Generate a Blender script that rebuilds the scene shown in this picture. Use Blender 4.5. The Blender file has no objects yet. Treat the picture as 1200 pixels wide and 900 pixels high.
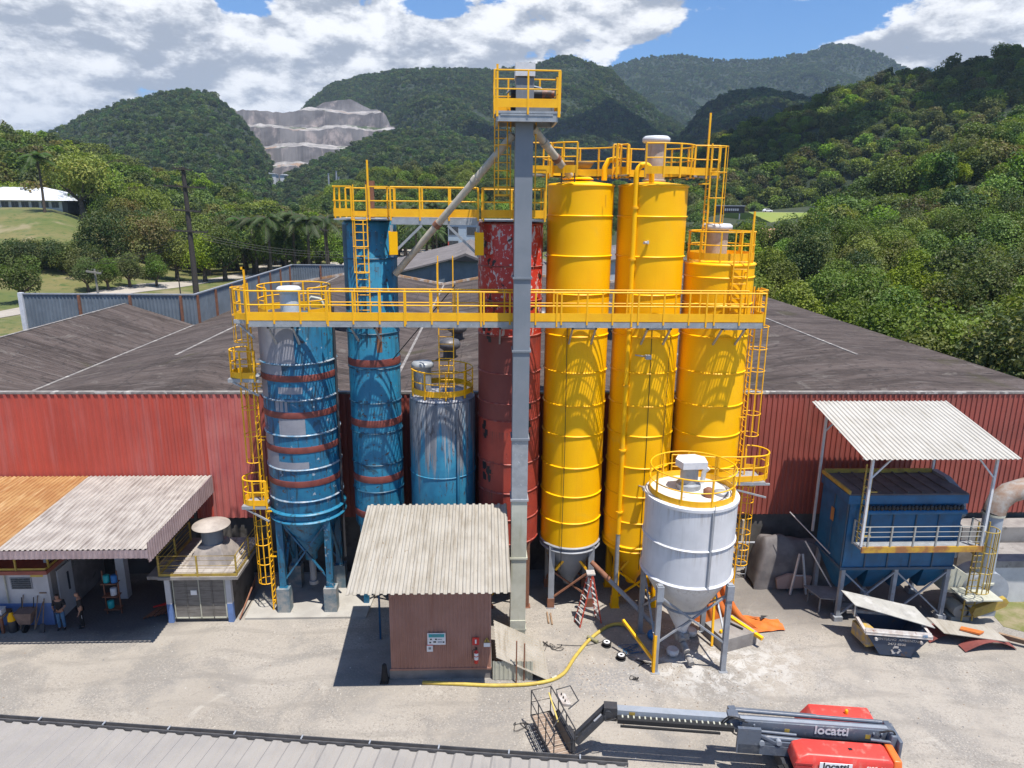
import bpy, bmesh, math, random
from math import sin, cos, pi, radians, atan2, sqrt, floor
from mathutils import Vector, Matrix, noise as mnoise
random.seed(7)
R = radians
scene = bpy.context.scene
col = scene.collection

# ------------------------------------------------------------------ camera, sky, sun, exposure
CAMZ = 18.6; FPX = 825.0
PITCH, YAW, ROLL = R(14.15), R(2.36), R(0.6)
fw = Vector((sin(YAW)*cos(PITCH), cos(YAW)*cos(PITCH), -sin(PITCH)))
r0 = Vector((cos(YAW), -sin(YAW), 0)); u0 = r0.cross(fw)
rt = r0*cos(ROLL) + u0*sin(ROLL); up = u0*cos(ROLL) - r0*sin(ROLL)
cam_d = bpy.data.cameras.new('camera'); cam = bpy.data.objects.new('camera', cam_d); col.objects.link(cam)
mw = Matrix((rt, up, -fw)).transposed().to_4x4(); mw.translation = (0, 0, CAMZ); cam.matrix_world = mw
cam_d.sensor_width = 36; cam_d.lens = 36*FPX/1200; cam_d.clip_end = 30000; cam_d.clip_start = 0.1
scene.camera = cam
def at(px, py, Y):
    d = fw + rt*((px-600)/FPX) - up*((py-450)/FPX); t = Y/d.y
    return Vector((d.x*t, Y, CAMZ+d.z*t))
def gz(px, py, z=0.0):
    d = fw + rt*((px-600)/FPX) - up*((py-450)/FPX); t = (z-CAMZ)/d.z
    return Vector((d.x*t, d.y*t, z))

SUN_DIR = Vector((-0.20, 0.265, -1.0)).normalized()      # the way the light travels
sun_d = bpy.data.lights.new('sun', 'SUN'); sun_d.energy = 5.0; sun_d.angle = R(0.5); sun_d.color = (1, .945, .865)
sun = bpy.data.objects.new('sun', sun_d); col.objects.link(sun)
sun.rotation_euler = SUN_DIR.to_track_quat('-Z', 'Y').to_euler(); sun.location = (0, 0, 80)
SUN_EL = math.asin(-SUN_DIR.z); SUN_AZ = atan2(-SUN_DIR.x, -SUN_DIR.y)

scene.view_settings.view_transform = 'Standard'; scene.view_settings.look = 'None'
scene.view_settings.exposure = 0.60; scene.view_settings.gamma = 1
scene.cycles.use_denoising = True
scene.cycles.max_bounces = 6; scene.cycles.diffuse_bounces = 3; scene.cycles.glossy_bounces = 2
scene.cycles.transparent_max_bounces = 8; scene.cycles.volume_bounces = 0
scene.cycles.sample_clamp_indirect = 6

w = bpy.data.worlds.new('World'); scene.world = w; w.use_nodes = True
nt = w.node_tree; nt.nodes.clear()
class NB:
    """tiny node-tree writer"""
    def __init__(s, nt): s.nt = nt
    def n(s, typ, **kw):
        nd = s.nt.nodes.new(typ)
        ins = kw.pop('ins', {})
        for k, v in kw.items(): setattr(nd, k, v)
        for k, v in ins.items(): s.put(nd.inputs[k], v)
        return nd
    def put(s, sock, v):
        if isinstance(v, bpy.types.NodeSocket): s.nt.links.new(v, sock)
        elif isinstance(v, bpy.types.Node): s.nt.links.new(v.outputs[0], sock)
        else:
            if sock.type == 'RGBA' and not isinstance(v, (int, float)) and len(v) == 3: v = (*v, 1)
            sock.default_value = v
    def math(s, op, a, b=0.0, c=0.0, clamp=False):
        nd = s.n('ShaderNodeMath', operation=op, use_clamp=clamp)
        for i, v in enumerate((a, b, c)): s.put(nd.inputs[i], v)
        return nd.outputs[0]
    def vmath(s, op, a, b=None):
        nd = s.n('ShaderNodeVectorMath', operation=op); s.put(nd.inputs[0], a)
        if b is not None: s.put(nd.inputs[3 if op == 'SCALE' else 1], b)
        return nd.outputs[1] if op in ('DOT_PRODUCT', 'LENGTH') else nd.outputs[0]
    def noise(s, vec, scale, detail=4, rough=.55, dist=0):
        nd = s.n('ShaderNodeTexNoise', ins={'Scale': scale, 'Detail': detail, 'Roughness': rough, 'Distortion': dist})
        if vec is not None: s.put(nd.inputs['Vector'], vec)
        return nd.outputs['Fac']
    def ramp(s, fac, a, b, smooth=True):
        nd = s.n('ShaderNodeMapRange', interpolation_type='SMOOTHSTEP' if smooth else 'LINEAR')
        s.put(nd.inputs[0], fac); nd.inputs[1].default_value = a; nd.inputs[2].default_value = b
        return nd.outputs[0]
    def mix(s, f, a, b, blend='MIX'):
        nd = s.n('ShaderNodeMix', data_type='RGBA', blend_type=blend)
        s.put(nd.inputs[0], f); s.put(nd.inputs[6], a); s.put(nd.inputs[7], b)
        return nd.outputs[2]
    def scale(s, vec, sx, sy, sz):
        nd = s.n('ShaderNodeVectorMath', operation='MULTIPLY'); s.put(nd.inputs[0], vec); nd.inputs[1].default_value = (sx, sy, sz)
        return nd.outputs[0]
b = NB(nt)
sky = b.n('ShaderNodeTexSky', sky_type='NISHITA', sun_disc=False, sun_elevation=SUN_EL, sun_rotation=SUN_AZ,
          air_density=1.0, dust_density=0.6, ozone_density=2.5, altitude=20)
tc = b.n('ShaderNodeTexCoord').outputs['Generated']
sep = b.n('ShaderNodeSeparateXYZ', ins={0: tc})
cv = b.vmath('ADD', b.scale(tc, 1, 1, 2.1), (3.1, 1.7, .4))
def blob(px, py, r0_, r1_, amp):
    d = (at(px, py, 1.0)-Vector((0, 0, CAMZ))).normalized()
    dt = b.vmath('LENGTH', b.scale(b.vmath('SUBTRACT', tc, tuple(d)), 1, 1, 2.2))
    return b.math('MULTIPLY', b.ramp(dt, r1_, r0_), amp)
cover = b.math('MULTIPLY', b.ramp(sep.outputs[2], .30, .62), -.10)
for args in ((130, 60, .15, .55, .19), (540, 55, .05, .28, .15), (740, 20, .02, .18, .16), (1140, 62, .06, .30, .20), (965, 72, .02, .13, .14), (868, 52, .015, .10, -.19), (955, 36, .02, .10, -.17), (505, 6, .01, .07, -.26), (285, 2, .01, .05, -.2), (1040, 8, .03, .10, -.14), (770, 70, .02, .06, -.14)):
    cover = b.math('ADD', cover, blob(*args))
def density(off):
    p = b.vmath('ADD', cv, off) if off else cv
    return b.math('ADD', b.noise(p, 5.2, 9, .60, .15), b.math('MULTIPLY', b.math('SUBTRACT', b.noise(p, 17.0, 7, .68), .5), .30))
d0, d1 = density(None), density((-.010, -.004, .038))
alpha = b.ramp(b.math('ADD', d0, cover), .525, .585)
relief = b.math('MULTIPLY', b.math('SUBTRACT', d0, d1), 4.4)                     # crests lean towards the sun
shade = b.math('ADD', b.math('ADD', relief, .5), b.math('MULTIPLY', b.math('SUBTRACT', .62, b.math('ADD', d0, cover)), 1.5))
ccol = b.mix(b.ramp(shade, .05, .76), (2.85, 3.1, 3.6), (8.0, 8.0, 8.05))
skyc = b.mix(1.0, sky.outputs[0], (.50, .79, 1.10), 'MULTIPLY')
final = b.mix(alpha, skyc, ccol)
bg = b.n('ShaderNodeBackground', ins={'Color': final, 'Strength': 0.1})
b.n('ShaderNodeOutputWorld', ins={0: bg})

# ------------------------------------------------------------------ mesh helpers
class MB:
    def __init__(s): s.v = []; s.f = []; s.m = []; s.s = []
    def _add(s, vs, fs, m=0, smooth=False):
        o = len(s.v); s.v += [tuple(v) for v in vs]
        for f in fs: s.f.append(tuple(o+i for i in f)); s.m.append(m); s.s.append(smooth)
        return s
    def box(s, lo, hi, m=0):
        x0, y0, z0 = lo; x1, y1, z1 = hi
        vs = [(x0,y0,z0),(x1,y0,z0),(x1,y1,z0),(x0,y1,z0),(x0,y0,z1),(x1,y0,z1),(x1,y1,z1),(x0,y1,z1)]
        return s._add(vs, [(0,3,2,1),(4,5,6,7),(0,1,5,4),(1,2,6,5),(2,3,7,6),(3,0,4,7)], m)
    def hexa(s, vs, m=0):
        return s._add(vs, [(0,3,2,1),(4,5,6,7),(0,1,5,4),(1,2,6,5),(2,3,7,6),(3,0,4,7)], m)
    def bar(s, p, q, wd=.08, ht=None, m=0, upv=(0, 0, 1)):
        p, q = Vector(p), Vector(q); ht = ht or wd; d = (q-p).normalized(); u = Vector(upv)
        if abs(d.dot(u)) > .98: u = Vector((0, 1, 0))
        a = d.cross(u).normalized()*wd/2; c = a.cross(d).normalized()*ht/2
        vs = [p-a-c, p+a-c, p+a+c, p-a+c, q-a-c, q+a-c, q+a+c, q-a+c]
        return s.hexa(vs, m)
    def tube(s, p, q, r, r2=None, n=8, m=0, caps=True):
        return s.ptube([p, q], [r, r if r2 is None else r2], n, m, caps)
    def ptube(s, pts, r, n=8, m=0, caps=True, closed=False):
        pts = [Vector(p) for p in pts]; k = len(pts)
        rs = r if isinstance(r, (list, tuple)) else [r]*k
        rings = []; prev = None
        for i, p in enumerate(pts):
            if closed: d = pts[(i+1) % k]-pts[i-1]
            else: d = pts[min(i+1, k-1)]-pts[max(i-1, 0)]
            d.normalize()
            if prev is None:
                a = d.cross(Vector((0, 0, 1)))
                if a.length < .05: a = d.cross(Vector((1, 0, 0)))
            else: a = prev-d*prev.dot(d)
            a.normalize(); prev = a; c = d.cross(a)
            rings.append([p+a*rs[i]*cos(2*pi*j/n)+c*rs[i]*sin(2*pi*j/n) for j in range(n)])
        vs = [v for rg in rings for v in rg]; fs = []
        for i in range(k if closed else k-1):
            i2 = (i+1) % k
            for j in range(n): fs.append((i*n+j, i*n+(j+1) % n, i2*n+(j+1) % n, i2*n+j))
        o = len(s.v); s._add(vs, fs, m, True)
        if caps and not closed:
            s.f += [tuple(o+j for j in reversed(range(n))), tuple(o+(k-1)*n+j for j in range(n))]; s.m += [m, m]; s.s += [False, False]
        return s
    def lathe(s, prof, c, n=32, m=0, a0=0, a1=2*pi, smooth=True):
        full = abs(a1-a0-2*pi) < 1e-6; na = n if full else n+1; k = len(prof)
        vs = [(c[0]+r*cos(a0+(a1-a0)*j/n), c[1]+r*sin(a0+(a1-a0)*j/n), c[2]+z) for (r, z) in prof for j in range(na)]
        fs = []
        for i in range(k-1):
            for j in range(n):
                j2 = (j+1) % na if full else j+1
                fs.append((i*na+j, i*na+j2, (i+1)*na+j2, (i+1)*na+j))
        s._add(vs, fs, m, smooth); o = len(s.v)-len(vs)
        if full:
            for i, rev in ((0, True), (k-1, False)):
                if prof[i][0] > 1e-4:
                    idx = [o+i*na+j for j in range(na)]
                    s.f.append(tuple(reversed(idx) if rev else idx)); s.m.append(m); s.s.append(False)
        return s
    def patch(s, c, r, z0, z1, a0, a1, m=0, n=None, th=.004):
        n = n or max(2, int(abs(a1-a0)/.12))
        return s.lathe([(r+th, z0), (r+th, z1)], (c[0], c[1], 0), n, m, a0, a1)
    def quad(s, a, b_, c, d, m=0): return s._add([a, b_, c, d], [(0, 1, 2, 3)], m)
    def prism(s, poly, axis, lo, hi, m=0):
        """poly of 2D points extruded along axis (0 x,1 y,2 z)"""
        def mk(p, t):
            q = [0, 0, 0]; o = [i for i in range(3) if i != axis]; q[o[0]], q[o[1]] = p; q[axis] = t; return q
        k = len(poly); vs = [mk(p, lo) for p in poly]+[mk(p, hi) for p in poly]
        fs = [tuple(reversed(range(k))), tuple(range(k, 2*k))]+[(i, (i+1) % k, k+(i+1) % k, k+i) for i in range(k)]
        return s._add(vs, fs, m)
    def corr(s, p0, pu, pv, pitch=.25, amp=.03, m=0, th=.012, nv=1, shape='trap', slots=None):
        """corrugated sheet: origin p0, pu across the ribs, pv along them"""
        p0, pu, pv = Vector(p0), Vector(pu), Vector(pv); nrm = pu.cross(pv).normalized()
        L = pu.length; k = max(1, int(round(L/pitch))); prof = []
        for i in range(k):
            if shape == 'trap': prof += [(i, 0), (i+.42, 0), (i+.55, 1), (i+.87, 1)]
            else: prof += [(i+j/6, .5-.5*cos(2*pi*j/6)) for j in range(6)]
        prof.append((k, 0)); na = len(prof)
        for sgn, off in ((1, 0), (-1, -th)):
            vs = [p0+pu*(a/k)+pv*(t/nv)+nrm*(h*amp+off) for t in range(nv+1) for (a, h) in prof]
            fs = []; ms = []
            for t in range(nv):
                for i in range(na-1):
                    f = (t*na+i, t*na+i+1, (t+1)*na+i+1, (t+1)*na+i)
                    fs.append(f if sgn > 0 else tuple(reversed(f)))
            o = len(s.v); s.v += [tuple(v) for v in vs]
            for q, f in enumerate(fs):
                s.f.append(tuple(o+i for i in f)); s.s.append(shape != 'trap')
                s.m.append(slots((f[0] % na)/na) if slots else m)
        return s
    def mesh(s, name, mats, orig=(0, 0, 0)):
        me = bpy.data.meshes.new(name); o = Vector(orig)
        me.from_pydata([tuple(Vector(v)-o) for v in s.v], [], s.f)
        for mt in (mats if isinstance(mats, (list, tuple)) else [mats]): me.materials.append(mt)
        me.polygons.foreach_set('material_index', s.m); me.polygons.foreach_set('use_smooth', s.s)
        me.update()
        if any(s.s) and len(s.f) < 60000: me.set_sharp_from_angle(angle=R(61))
        return me

ORIG = {}
def tag(o, label=None, cat=None, group=None, kind=None):
    if label: o['label'] = label
    if cat: o['category'] = cat
    if group: o['group'] = group
    if kind: o['kind'] = kind
    return o
def T(name, label, cat, loc=(0, 0, 0), group=None):
    o = bpy.data.objects.new(name, None); col.objects.link(o); o.location = loc; o.empty_display_size = .2
    ORIG[o] = Vector(loc); return tag(o, label, cat, group)
def P(parent, name, mb, mats, label=None):
    """a part: mesh given in world coordinates, stored relative to its thing"""
    og = ORIG[parent] if parent else Vector((0, 0, 0))
    o = bpy.data.objects.new(name, mb.mesh(name, mats, og)); col.objects.link(o)
    if parent: o.parent = parent; ORIG[o] = og
    if label: o['label'] = label
    return o
def single(name, mb, mats, label, cat, group=None, loc=(0, 0, 0)):
    o = bpy.data.objects.new(name, mb.mesh(name, mats, loc)); o.location = loc; col.objects.link(o)
    ORIG[o] = Vector(loc); return tag(o, label, cat, group)
def struct(name, mb, mats, kind='structure'):
    o = bpy.data.objects.new(name, mb.mesh(name, mats)); col.objects.link(o); o['kind'] = kind
    ORIG[o] = Vector((0, 0, 0)); return o
def PI_(parent, name, me, loc, rotz=0, scale=None):
    """a repeated part: shares mesh data, own place (world coordinates)"""
    o = bpy.data.objects.new(name, me); col.objects.link(o); o.parent = parent
    o.location = Vector(loc)-ORIG[parent]; o.rotation_euler = (0, 0, rotz)
    if scale: o.scale = scale
    return o
def kids(o): return [c for c in bpy.data.objects if c.parent == o]
CH = {}
def dup(root, loc, rotz=0, scale=1.0, label=None, group=None):
    r = root.copy(); col.objects.link(r); r.location = loc; r.rotation_euler = (0, 0, rotz); r.scale = (scale,)*3 if isinstance(scale, (int, float)) else scale
    if label: r['label'] = label
    if group: r['group'] = group
    if root not in CH: CH[root] = [(c, kids(c)) for c in kids(root)]
    for c, gs in CH[root]:
        c2 = c.copy(); col.objects.link(c2); c2.parent = r
        for g in gs:
            g2 = g.copy(); col.objects.link(g2); g2.parent = c2
    return r

# ------------------------------------------------------------------ materials
def mat(name, c, c2=None, ns=3.0, na=.5, rough=.6, metal=0.0, streak=None, ss=(6, 6, .35), sr=(.5, .75), spots=None, sps=4.0, spr=(.62, .68), bump=0.0, bs=40.0, rand=0.0, spec=.5, stretch=(1, 1, 1), drip=None):
    m = bpy.data.materials.new(name); m.use_nodes = True; t = m.node_tree; t.nodes.clear(); k = NB(t)
    oc = k.n('ShaderNodeTexCoord').outputs['Object']
    colr = k.n('ShaderNodeRGB'); colr.outputs[0].default_value = (*c, 1); cc = colr.outputs[0]
    if c2:
        cc = k.mix(k.math('MULTIPLY', k.ramp(k.noise(k.scale(oc, *stretch), ns, 6, .6), .35, .68), na*2, clamp=True), cc, c2)
    if streak:
        cc = k.mix(k.math('MULTIPLY', k.ramp(k.noise(k.scale(oc, *ss), 1.0, 5, .65), *sr), .85), cc, streak)
    if spots:
        for (sc_, r_, c_) in (spots if isinstance(spots, list) else [(sps, spr, spots)]):
            cc = k.mix(k.ramp(k.noise(oc, sc_, 5, .65, .3), *r_), cc, c_)
    if drip:                                                     # runs of dirt starting under each seam
        per, off, dc = drip; zc_ = k.n('ShaderNodeSeparateXYZ', ins={0: oc}).outputs[2]
        fr_ = k.math('FRACT', k.math('DIVIDE', k.math('SUBTRACT', zc_, off), per))
        ms = k.math('MULTIPLY', k.ramp(k.math('ADD', fr_, k.math('MULTIPLY', k.noise(k.scale(oc, 3, 3, .02), 1.0, 4, .7), .9)), .98, 1.5), k.ramp(k.noise(k.scale(oc, 9, 9, .25), 1.0, 5, .7), .46, .62))
        cc = k.mix(k.math('MULTIPLY', ms, .8), cc, dc)
    if rand:
        rv = k.n('ShaderNodeObjectInfo').outputs['Random']
        hs = k.n('ShaderNodeHueSaturation', ins={'Color': cc, 'Hue': k.math('ADD', k.math('MULTIPLY', rv, rand*.12), .5-rand*.06),
                 'Value': k.math('ADD', k.math('MULTIPLY', k.math('FRACT', k.math('MULTIPLY', rv, 17.3)), rand*1.1), 1-rand*.55)})
        cc = hs.outputs[0]
    bs_ = k.n('ShaderNodeBsdfPrincipled', ins={'Base Color': cc, 'Metallic': metal, 'Specular IOR Level': spec})
    rn = k.math('ADD', k.math('MULTIPLY', k.noise(oc, ns*2.3, 3), .3), rough-.15, clamp=True); k.put(bs_.inputs['Roughness'], rn)
    if bump:
        bn = k.n('ShaderNodeBump', ins={'Strength': bump, 'Distance': .02, 'Height': k.noise(oc, bs, 4, .6)}); k.put(bs_.inputs['Normal'], bn.outputs[0])
    k.n('ShaderNodeOutputMaterial', ins={0: bs_})
    return m
def leafmat(name, c, c2, rand=.5):
    m = bpy.data.materials.new(name); m.use_nodes = True; t = m.node_tree; t.nodes.clear(); k = NB(t)
    oc = k.n('ShaderNodeTexCoord').outputs['Object']
    cc = k.mix(k.ramp(k.noise(oc, .9, 4, .7), .35, .65), c, c2)
    rv = k.n('ShaderNodeObjectInfo').outputs['Random']
    hs = k.n('ShaderNodeHueSaturation', ins={'Color': cc, 'Hue': k.math('ADD', k.math('MULTIPLY', rv, .10*rand), .5-.05*rand),
             'Saturation': k.math('ADD', k.math('MULTIPLY', k.math('FRACT', k.math('MULTIPLY', rv, 5.7)), .5*rand), 1-.3*rand),
             'Value': k.math('ADD', k.math('MULTIPLY', k.math('FRACT', k.math('MULTIPLY', rv, 17.3)), 1.3*rand), 1-.55*rand)})
    d = k.n('ShaderNodeBsdfPrincipled', ins={'Base Color': hs.outputs[0], 'Roughness': .55, 'Specular IOR Level': .3})
    tr = k.n('ShaderNodeBsdfTranslucent', ins={'Color': k.mix(1.0, hs.outputs[0], (1.25, 1.3, .6), 'MULTIPLY')})
    mx = k.n('ShaderNodeMixShader', ins={0: .3, 1: d, 2: tr})
    k.n('ShaderNodeOutputMaterial', ins={0: mx}); return m

YEL = mat('yellow_paint', (.93, .49, .001), (.90, .45, .001), .8, .5, .42, spec=.28, streak=(.80, .39, .002), ss=(2.2, 2.2, .12), sr=(.56, .76), spots=[(5.0, (.72, .77), (.45, .22, .02)), (.7, (.60, .74), (.82, .46, .03))], bump=.08, bs=14)
YELR = mat('yellow_rail_paint', (.90, .47, .005), (.80, .38, .005), 2.0, .4, .45, spots=(.30, .13, .03), sps=3.5, spr=(.70, .76))
YELD = mat('dull_yellow_paint', (.42, .30, .05), (.30, .20, .05), 3.0, .5, .6, spots=(.18, .08, .03), sps=5, spr=(.62, .7))
BLUE = mat('blue_paint_worn', (.012, .11, .215), (.016, .15, .26), 1.4, .5, .45, drip=(1.585, 5.65, (.03, .035, .04)), streak=(.018, .03, .04), ss=(5, 5, .55), sr=(.52, .64), spots=[(5, (.60, .66), (.06, .028, .02)), (3.0, (.63, .68), (.28, .32, .36)), (1.3, (.58, .66), (.01, .05, .09))], bump=.06, bs=16)
BLUEB = mat('blue_paint_light', (.015, .15, .265), (.022, .195, .315), 1.1, .5, .45, drip=(1.46, 5.85, (.04, .035, .035)), streak=(.015, .055, .085), ss=(5, 5, .35), sr=(.52, .66), spots=[(4.2, (.60, .655), (.05, .024, .018)), (2.2, (.58, .66), (.016, .07, .11)), (7, (.66, .70), (.25, .28, .3))], bump=.06, bs=16)
BLUEC = mat('blue_paint_stained', (.022, .16, .28), (.03, .20, .34), 1.4, .5, .5, streak=(.10, .10, .11), ss=(3.2, 3.2, .22), sr=(.45, .60), spots=[(3.2, (.60, .66), (.06, .055, .06))], bump=.1, bs=14)
def stained_mat():
    m = bpy.data.materials.new('stained_blue_shell'); m.use_nodes = True; t = m.node_tree; t.nodes.clear(); k = NB(t)
    oc = k.n('ShaderNodeTexCoord').outputs['Object']; z = k.n('ShaderNodeSeparateXYZ', ins={0: oc}).outputs[2]
    c = k.mix(k.ramp(k.noise(oc, 1.3, 5), .4, .62), (.016, .14, .25), (.024, .19, .31))
    runs = k.math('ADD', k.noise(k.scale(oc, 3.4, 3.4, .16), 1.0, 6, .7), k.math('MULTIPLY', k.math('SUBTRACT', z, 7.1), .07))
    c = k.mix(k.math('MULTIPLY', k.ramp(runs, .50, .60), .93), c, k.mix(k.ramp(k.noise(k.scale(oc, 5, 5, .3), 1.0, 5, .7), .42, .6), (.13, .13, .145), (.27, .27, .28)))
    c = k.mix(k.math('MULTIPLY', k.ramp(k.noise(k.scale(oc, 6, 6, 1.4), 1.0, 6, .75), .56, .62), .85), c, (.055, .045, .05))
    bs_ = k.n('ShaderNodeBsdfPrincipled', ins={'Base Color': c, 'Roughness': .55}); k.n('ShaderNodeOutputMaterial', ins={0: bs_}); return m
BLUEC = stained_mat()
BLUED = mat('blue_collector_paint', (.005, .105, .24), (.006, .075, .17), 1.2, .5, .5, streak=(.015, .05, .09), ss=(4, 4, .4), sr=(.58, .75), spots=(.03, .03, .035), sps=3, spr=(.68, .74))
PRIM = mat('grey_primer', (.27, .27, .30), (.23, .23, .26), 2, .5, .6)
RUSTB = mat('red_oxide_band', (.22, .055, .04), (.15, .035, .03), 2.5, .5, .6)
DKB = mat('dark_steel', (.03, .035, .045), (.05, .045, .045), 4, .5, .5)
BLK = mat('black_plastic', (.012, .012, .014), None, rough=.5)
REDT = mat('red_paint_flaked', (.50, .034, .017), (.43, .028, .014), 1.2, .5, .45, streak=(.52, .47, .43), ss=(4.2, 4.2, 1.5), sr=(.575, .60), spots=[(6.5, (.60, .63), (.55, .50, .46)), (1.5, (.60, .62), (.02, .012, .01))], bump=.06, bs=18)
REDM = mat('red_primer_dull', (.17, .036, .03), (.20, .042, .034), 1.0, .5, .6, streak=(.2, .13, .12), ss=(2, 2, .15), sr=(.68, .85))
REDL = mat('red_paint_worn', (.36, .05, .03), (.30, .04, .026), 1.6, .5, .55, drip=(1.4, 4.7, (.10, .03, .025)), spots=[(3.2, (.66, .69), (.018, .012, .01)), (6, (.70, .73), (.4, .3, .27))], bump=.05, bs=18)
GALV = mat('galvanised_steel', (0.357, 0.374, 0.391), (0.2805, 0.2975, 0.3145), 3.0, .5, .5, .25, spots=[(9, (.6, .7), (.50, .52, .54))])
GREYP = mat('grey_painted_steel', (0.172, 0.1935, 0.2193), (0.2064, 0.2236, 0.2494), .9, .5, .5, streak=(0.2322, 0.2494, 0.2666), ss=(7, 7, .5), sr=(.55, .8))
CREAM = mat('weathered_cream_steel', (0.4725, 0.4725, 0.399), (0.378, 0.378, 0.3045), 1.2, .5, .55, streak=(0.315, 0.3045, 0.21), ss=(4, 4, .3), sr=(.55, .75))
WSILO = mat('white_silo_paint', (.62, .625, .64), (.55, .555, .57), 1.0, .5, .5, drip=(1.63, 3.98, (.40, .38, .36)), streak=(.47, .475, .49), ss=(3, 3, .2), sr=(.52, .75), spots=(.34, .22, .13), sps=7, spr=(.74, .78))
WTOP = mat('cement_dusted_top', (.66, .64, .60), (.48, .46, .44), 2.5, .5, .85, spots=(.25, .22, .2), sps=5, spr=(.64, .7), bump=.4, bs=20)
STEEL = mat('grey_steel_leg', (.28, .30, .33), (.22, .23, .25), 2.5, .5, .5, spots=(.22, .10, .05), sps=3, spr=(.68, .75))
RUST = mat('rusty_steel', (.17, .075, .045), (.24, .10, .055), 4, .5, .75)
VENT = mat('beige_filter_body', (.42, .37, .32), (.33, .28, .24), 3, .5, .6, streak=(.25, .17, .12), ss=(5, 5, .6), sr=(.6, .8))
CAPW = mat('white_filter_cap', (0.612, 0.621, 0.639), (0.522, 0.54, 0.567), 4, .5, .45)
PIPE = mat('weathered_chute_pipe', (.46, .42, .34), (.36, .31, .24), 2.5, .5, .6, spots=(.17, .10, .06), sps=4, spr=(.64, .72))
CLADL = mat('red_cladding', (.46, .076, .052), (.38, .062, .044), .35, .5, .5, streak=(.42, .13, .115), ss=(1.6, 1, .10), sr=(.48, .72), spots=(.45, .2, .17), sps=1.2, spr=(.78, .84), bump=.02, bs=6)
CLADP = mat('faded_red_cladding', (.50, .14, .12), (.42, .09, .08), .6, .5, .6, streak=(.40, .20, .18), ss=(2, 1, .1), sr=(.5, .8))
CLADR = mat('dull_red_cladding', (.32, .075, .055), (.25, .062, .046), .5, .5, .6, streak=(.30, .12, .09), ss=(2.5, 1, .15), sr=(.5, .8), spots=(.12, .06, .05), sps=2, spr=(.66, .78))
CONC = mat('stained_concrete', (0.2805, 0.2635, 0.2465), (0.187, 0.17, 0.1615), .8, .6, .9, spots=(.13, .12, .11), sps=1.3, spr=(.58, .72), bump=.3, bs=25)
CONCL = mat('pale_concrete_pad', (0.376, 0.36, 0.328), (0.304, 0.288, 0.264), .9, .5, .9, spots=(.30, .28, .25), sps=2.2, spr=(.6, .7), bump=.3, bs=30)
CONCD = mat('dark_wall_base', (.13, .12, .115), (.08, .075, .07), .7, .6, .9, spots=(.05, .045, .04), sps=1.2, spr=(.55, .7))
SHEETW = mat('weathered_white_sheet', (0.352, 0.3256, 0.2816), (0.2904, 0.264, 0.22), .9, .5, .6, streak=(0.22, 0.1892, 0.1452), ss=(5, .5, .5), sr=(.48, .70), spots=[(5, (.64, .69), (.20, .15, .10))])
SHEETC = mat('old_fibre_cement_sheet', (0.3854, 0.3526, 0.3198), (0.2952, 0.2624, 0.2378), 1.3, .6, .85, streak=(0.1804, 0.1517, 0.1353), ss=(7, .6, .6), sr=(.48, .68))
SHEETO = mat('orange_rusted_sheet', (0.357, 0.1997, 0.0765), (0.289, 0.136, 0.04675), 1.2, .6, .75, streak=(0.493, 0.34, 0.17), ss=(6, .5, .5), sr=(.52, .72))
SHEETF = mat('foreground_metal_sheet', (0.3108, 0.2898, 0.2646), (0.2688, 0.252, 0.2352), .6, .5, .5, streak=(0.2268, 0.2142, 0.2016), ss=(3, .4, .4), sr=(.55, .75), spots=(.3, .22, .15), sps=9, spr=(.74, .77))
PINK = mat('pinkish_fascia', (0.34, 0.255, 0.255), (0.272, 0.1955, 0.1955), 1.6, .5, .7, streak=(0.2125, 0.1615, 0.1615), ss=(6, 6, .6), sr=(.5, .75))
SHEDW = mat('brown_shed_cladding', (.38, .20, .155), (.32, .16, .12), 1.0, .5, .6, streak=(.30, .13, .09), ss=(4, 1, .25), sr=(.55, .8), spots=(.30, .20, .17), sps=1.1, spr=(.68, .74))
BLUG = mat('blue_grey_metal', (.155, .185, .215), (.12, .145, .17), .7, .5, .5, streak=(.22, .27, .31), ss=(4, 4, .3), sr=(.55, .8))
WHITE = mat('white_wall_paint', (0.527, 0.527, 0.5355), (0.425, 0.425, 0.4335), .8, .5, .8, streak=(0.357, 0.34, 0.323), ss=(3, 3, .4), sr=(.6, .8))
BLUEW = mat('blue_wall_paint', (.13, .22, .46), (.10, .17, .36), 1.5, .5, .8)
WOOD = mat('worn_wood', (.28, .19, .12), (.20, .13, .08), 3, .5, .8)
GLASS = mat('dark_louvre_glass', (.03, .035, .04), (.06, .06, .065), 3, .5, .25)
SHUT = mat('grey_shutter_metal', (.20, .19, .175), (.15, .14, .13), 1.5, .5, .6, streak=(.11, .10, .09), ss=(1, 1, 12), sr=(.45, .6))
REDSIG = mat('sign_red', (.55, .02, .02), None, rough=.4)
WHT = mat('sign_white', (.75, .76, .77), None, rough=.4)
TEAL = mat('sign_teal', (.01, .34, .36), None, rough=.4)
REDP = mat('lift_red_paint', (.66, .06, .045), (.58, .05, .04), 1.5, .5, .42, streak=(.62, .20, .16), ss=(2.5, 2.5, 1.2), sr=(.52, .72), spots=(.30, .10, .08), sps=9, spr=(.68, .73))
ORNG = mat('lift_orange_paint', (.72, .16, .03), None, rough=.4)
BOOM = mat('boom_blue_grey_paint', (.095, .115, .15), (.08, .095, .125), 3, .5, .45, streak=(.19, .20, .22), ss=(3, 3, 3), sr=(.52, .70), spots=(.03, .03, .035), sps=11, spr=(.64, .7))
BOOML = mat('boom_pale_grey_paint', (0.27, 0.297, 0.342), (0.234, 0.261, 0.297), 3, .5, .4)
DKG = mat('charcoal_steel', (.03, .034, .042), (.045, .045, .05), 5, .5, .5)
RUBB = mat('black_rubber', (.014, .014, .015), None, rough=.8)
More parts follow.
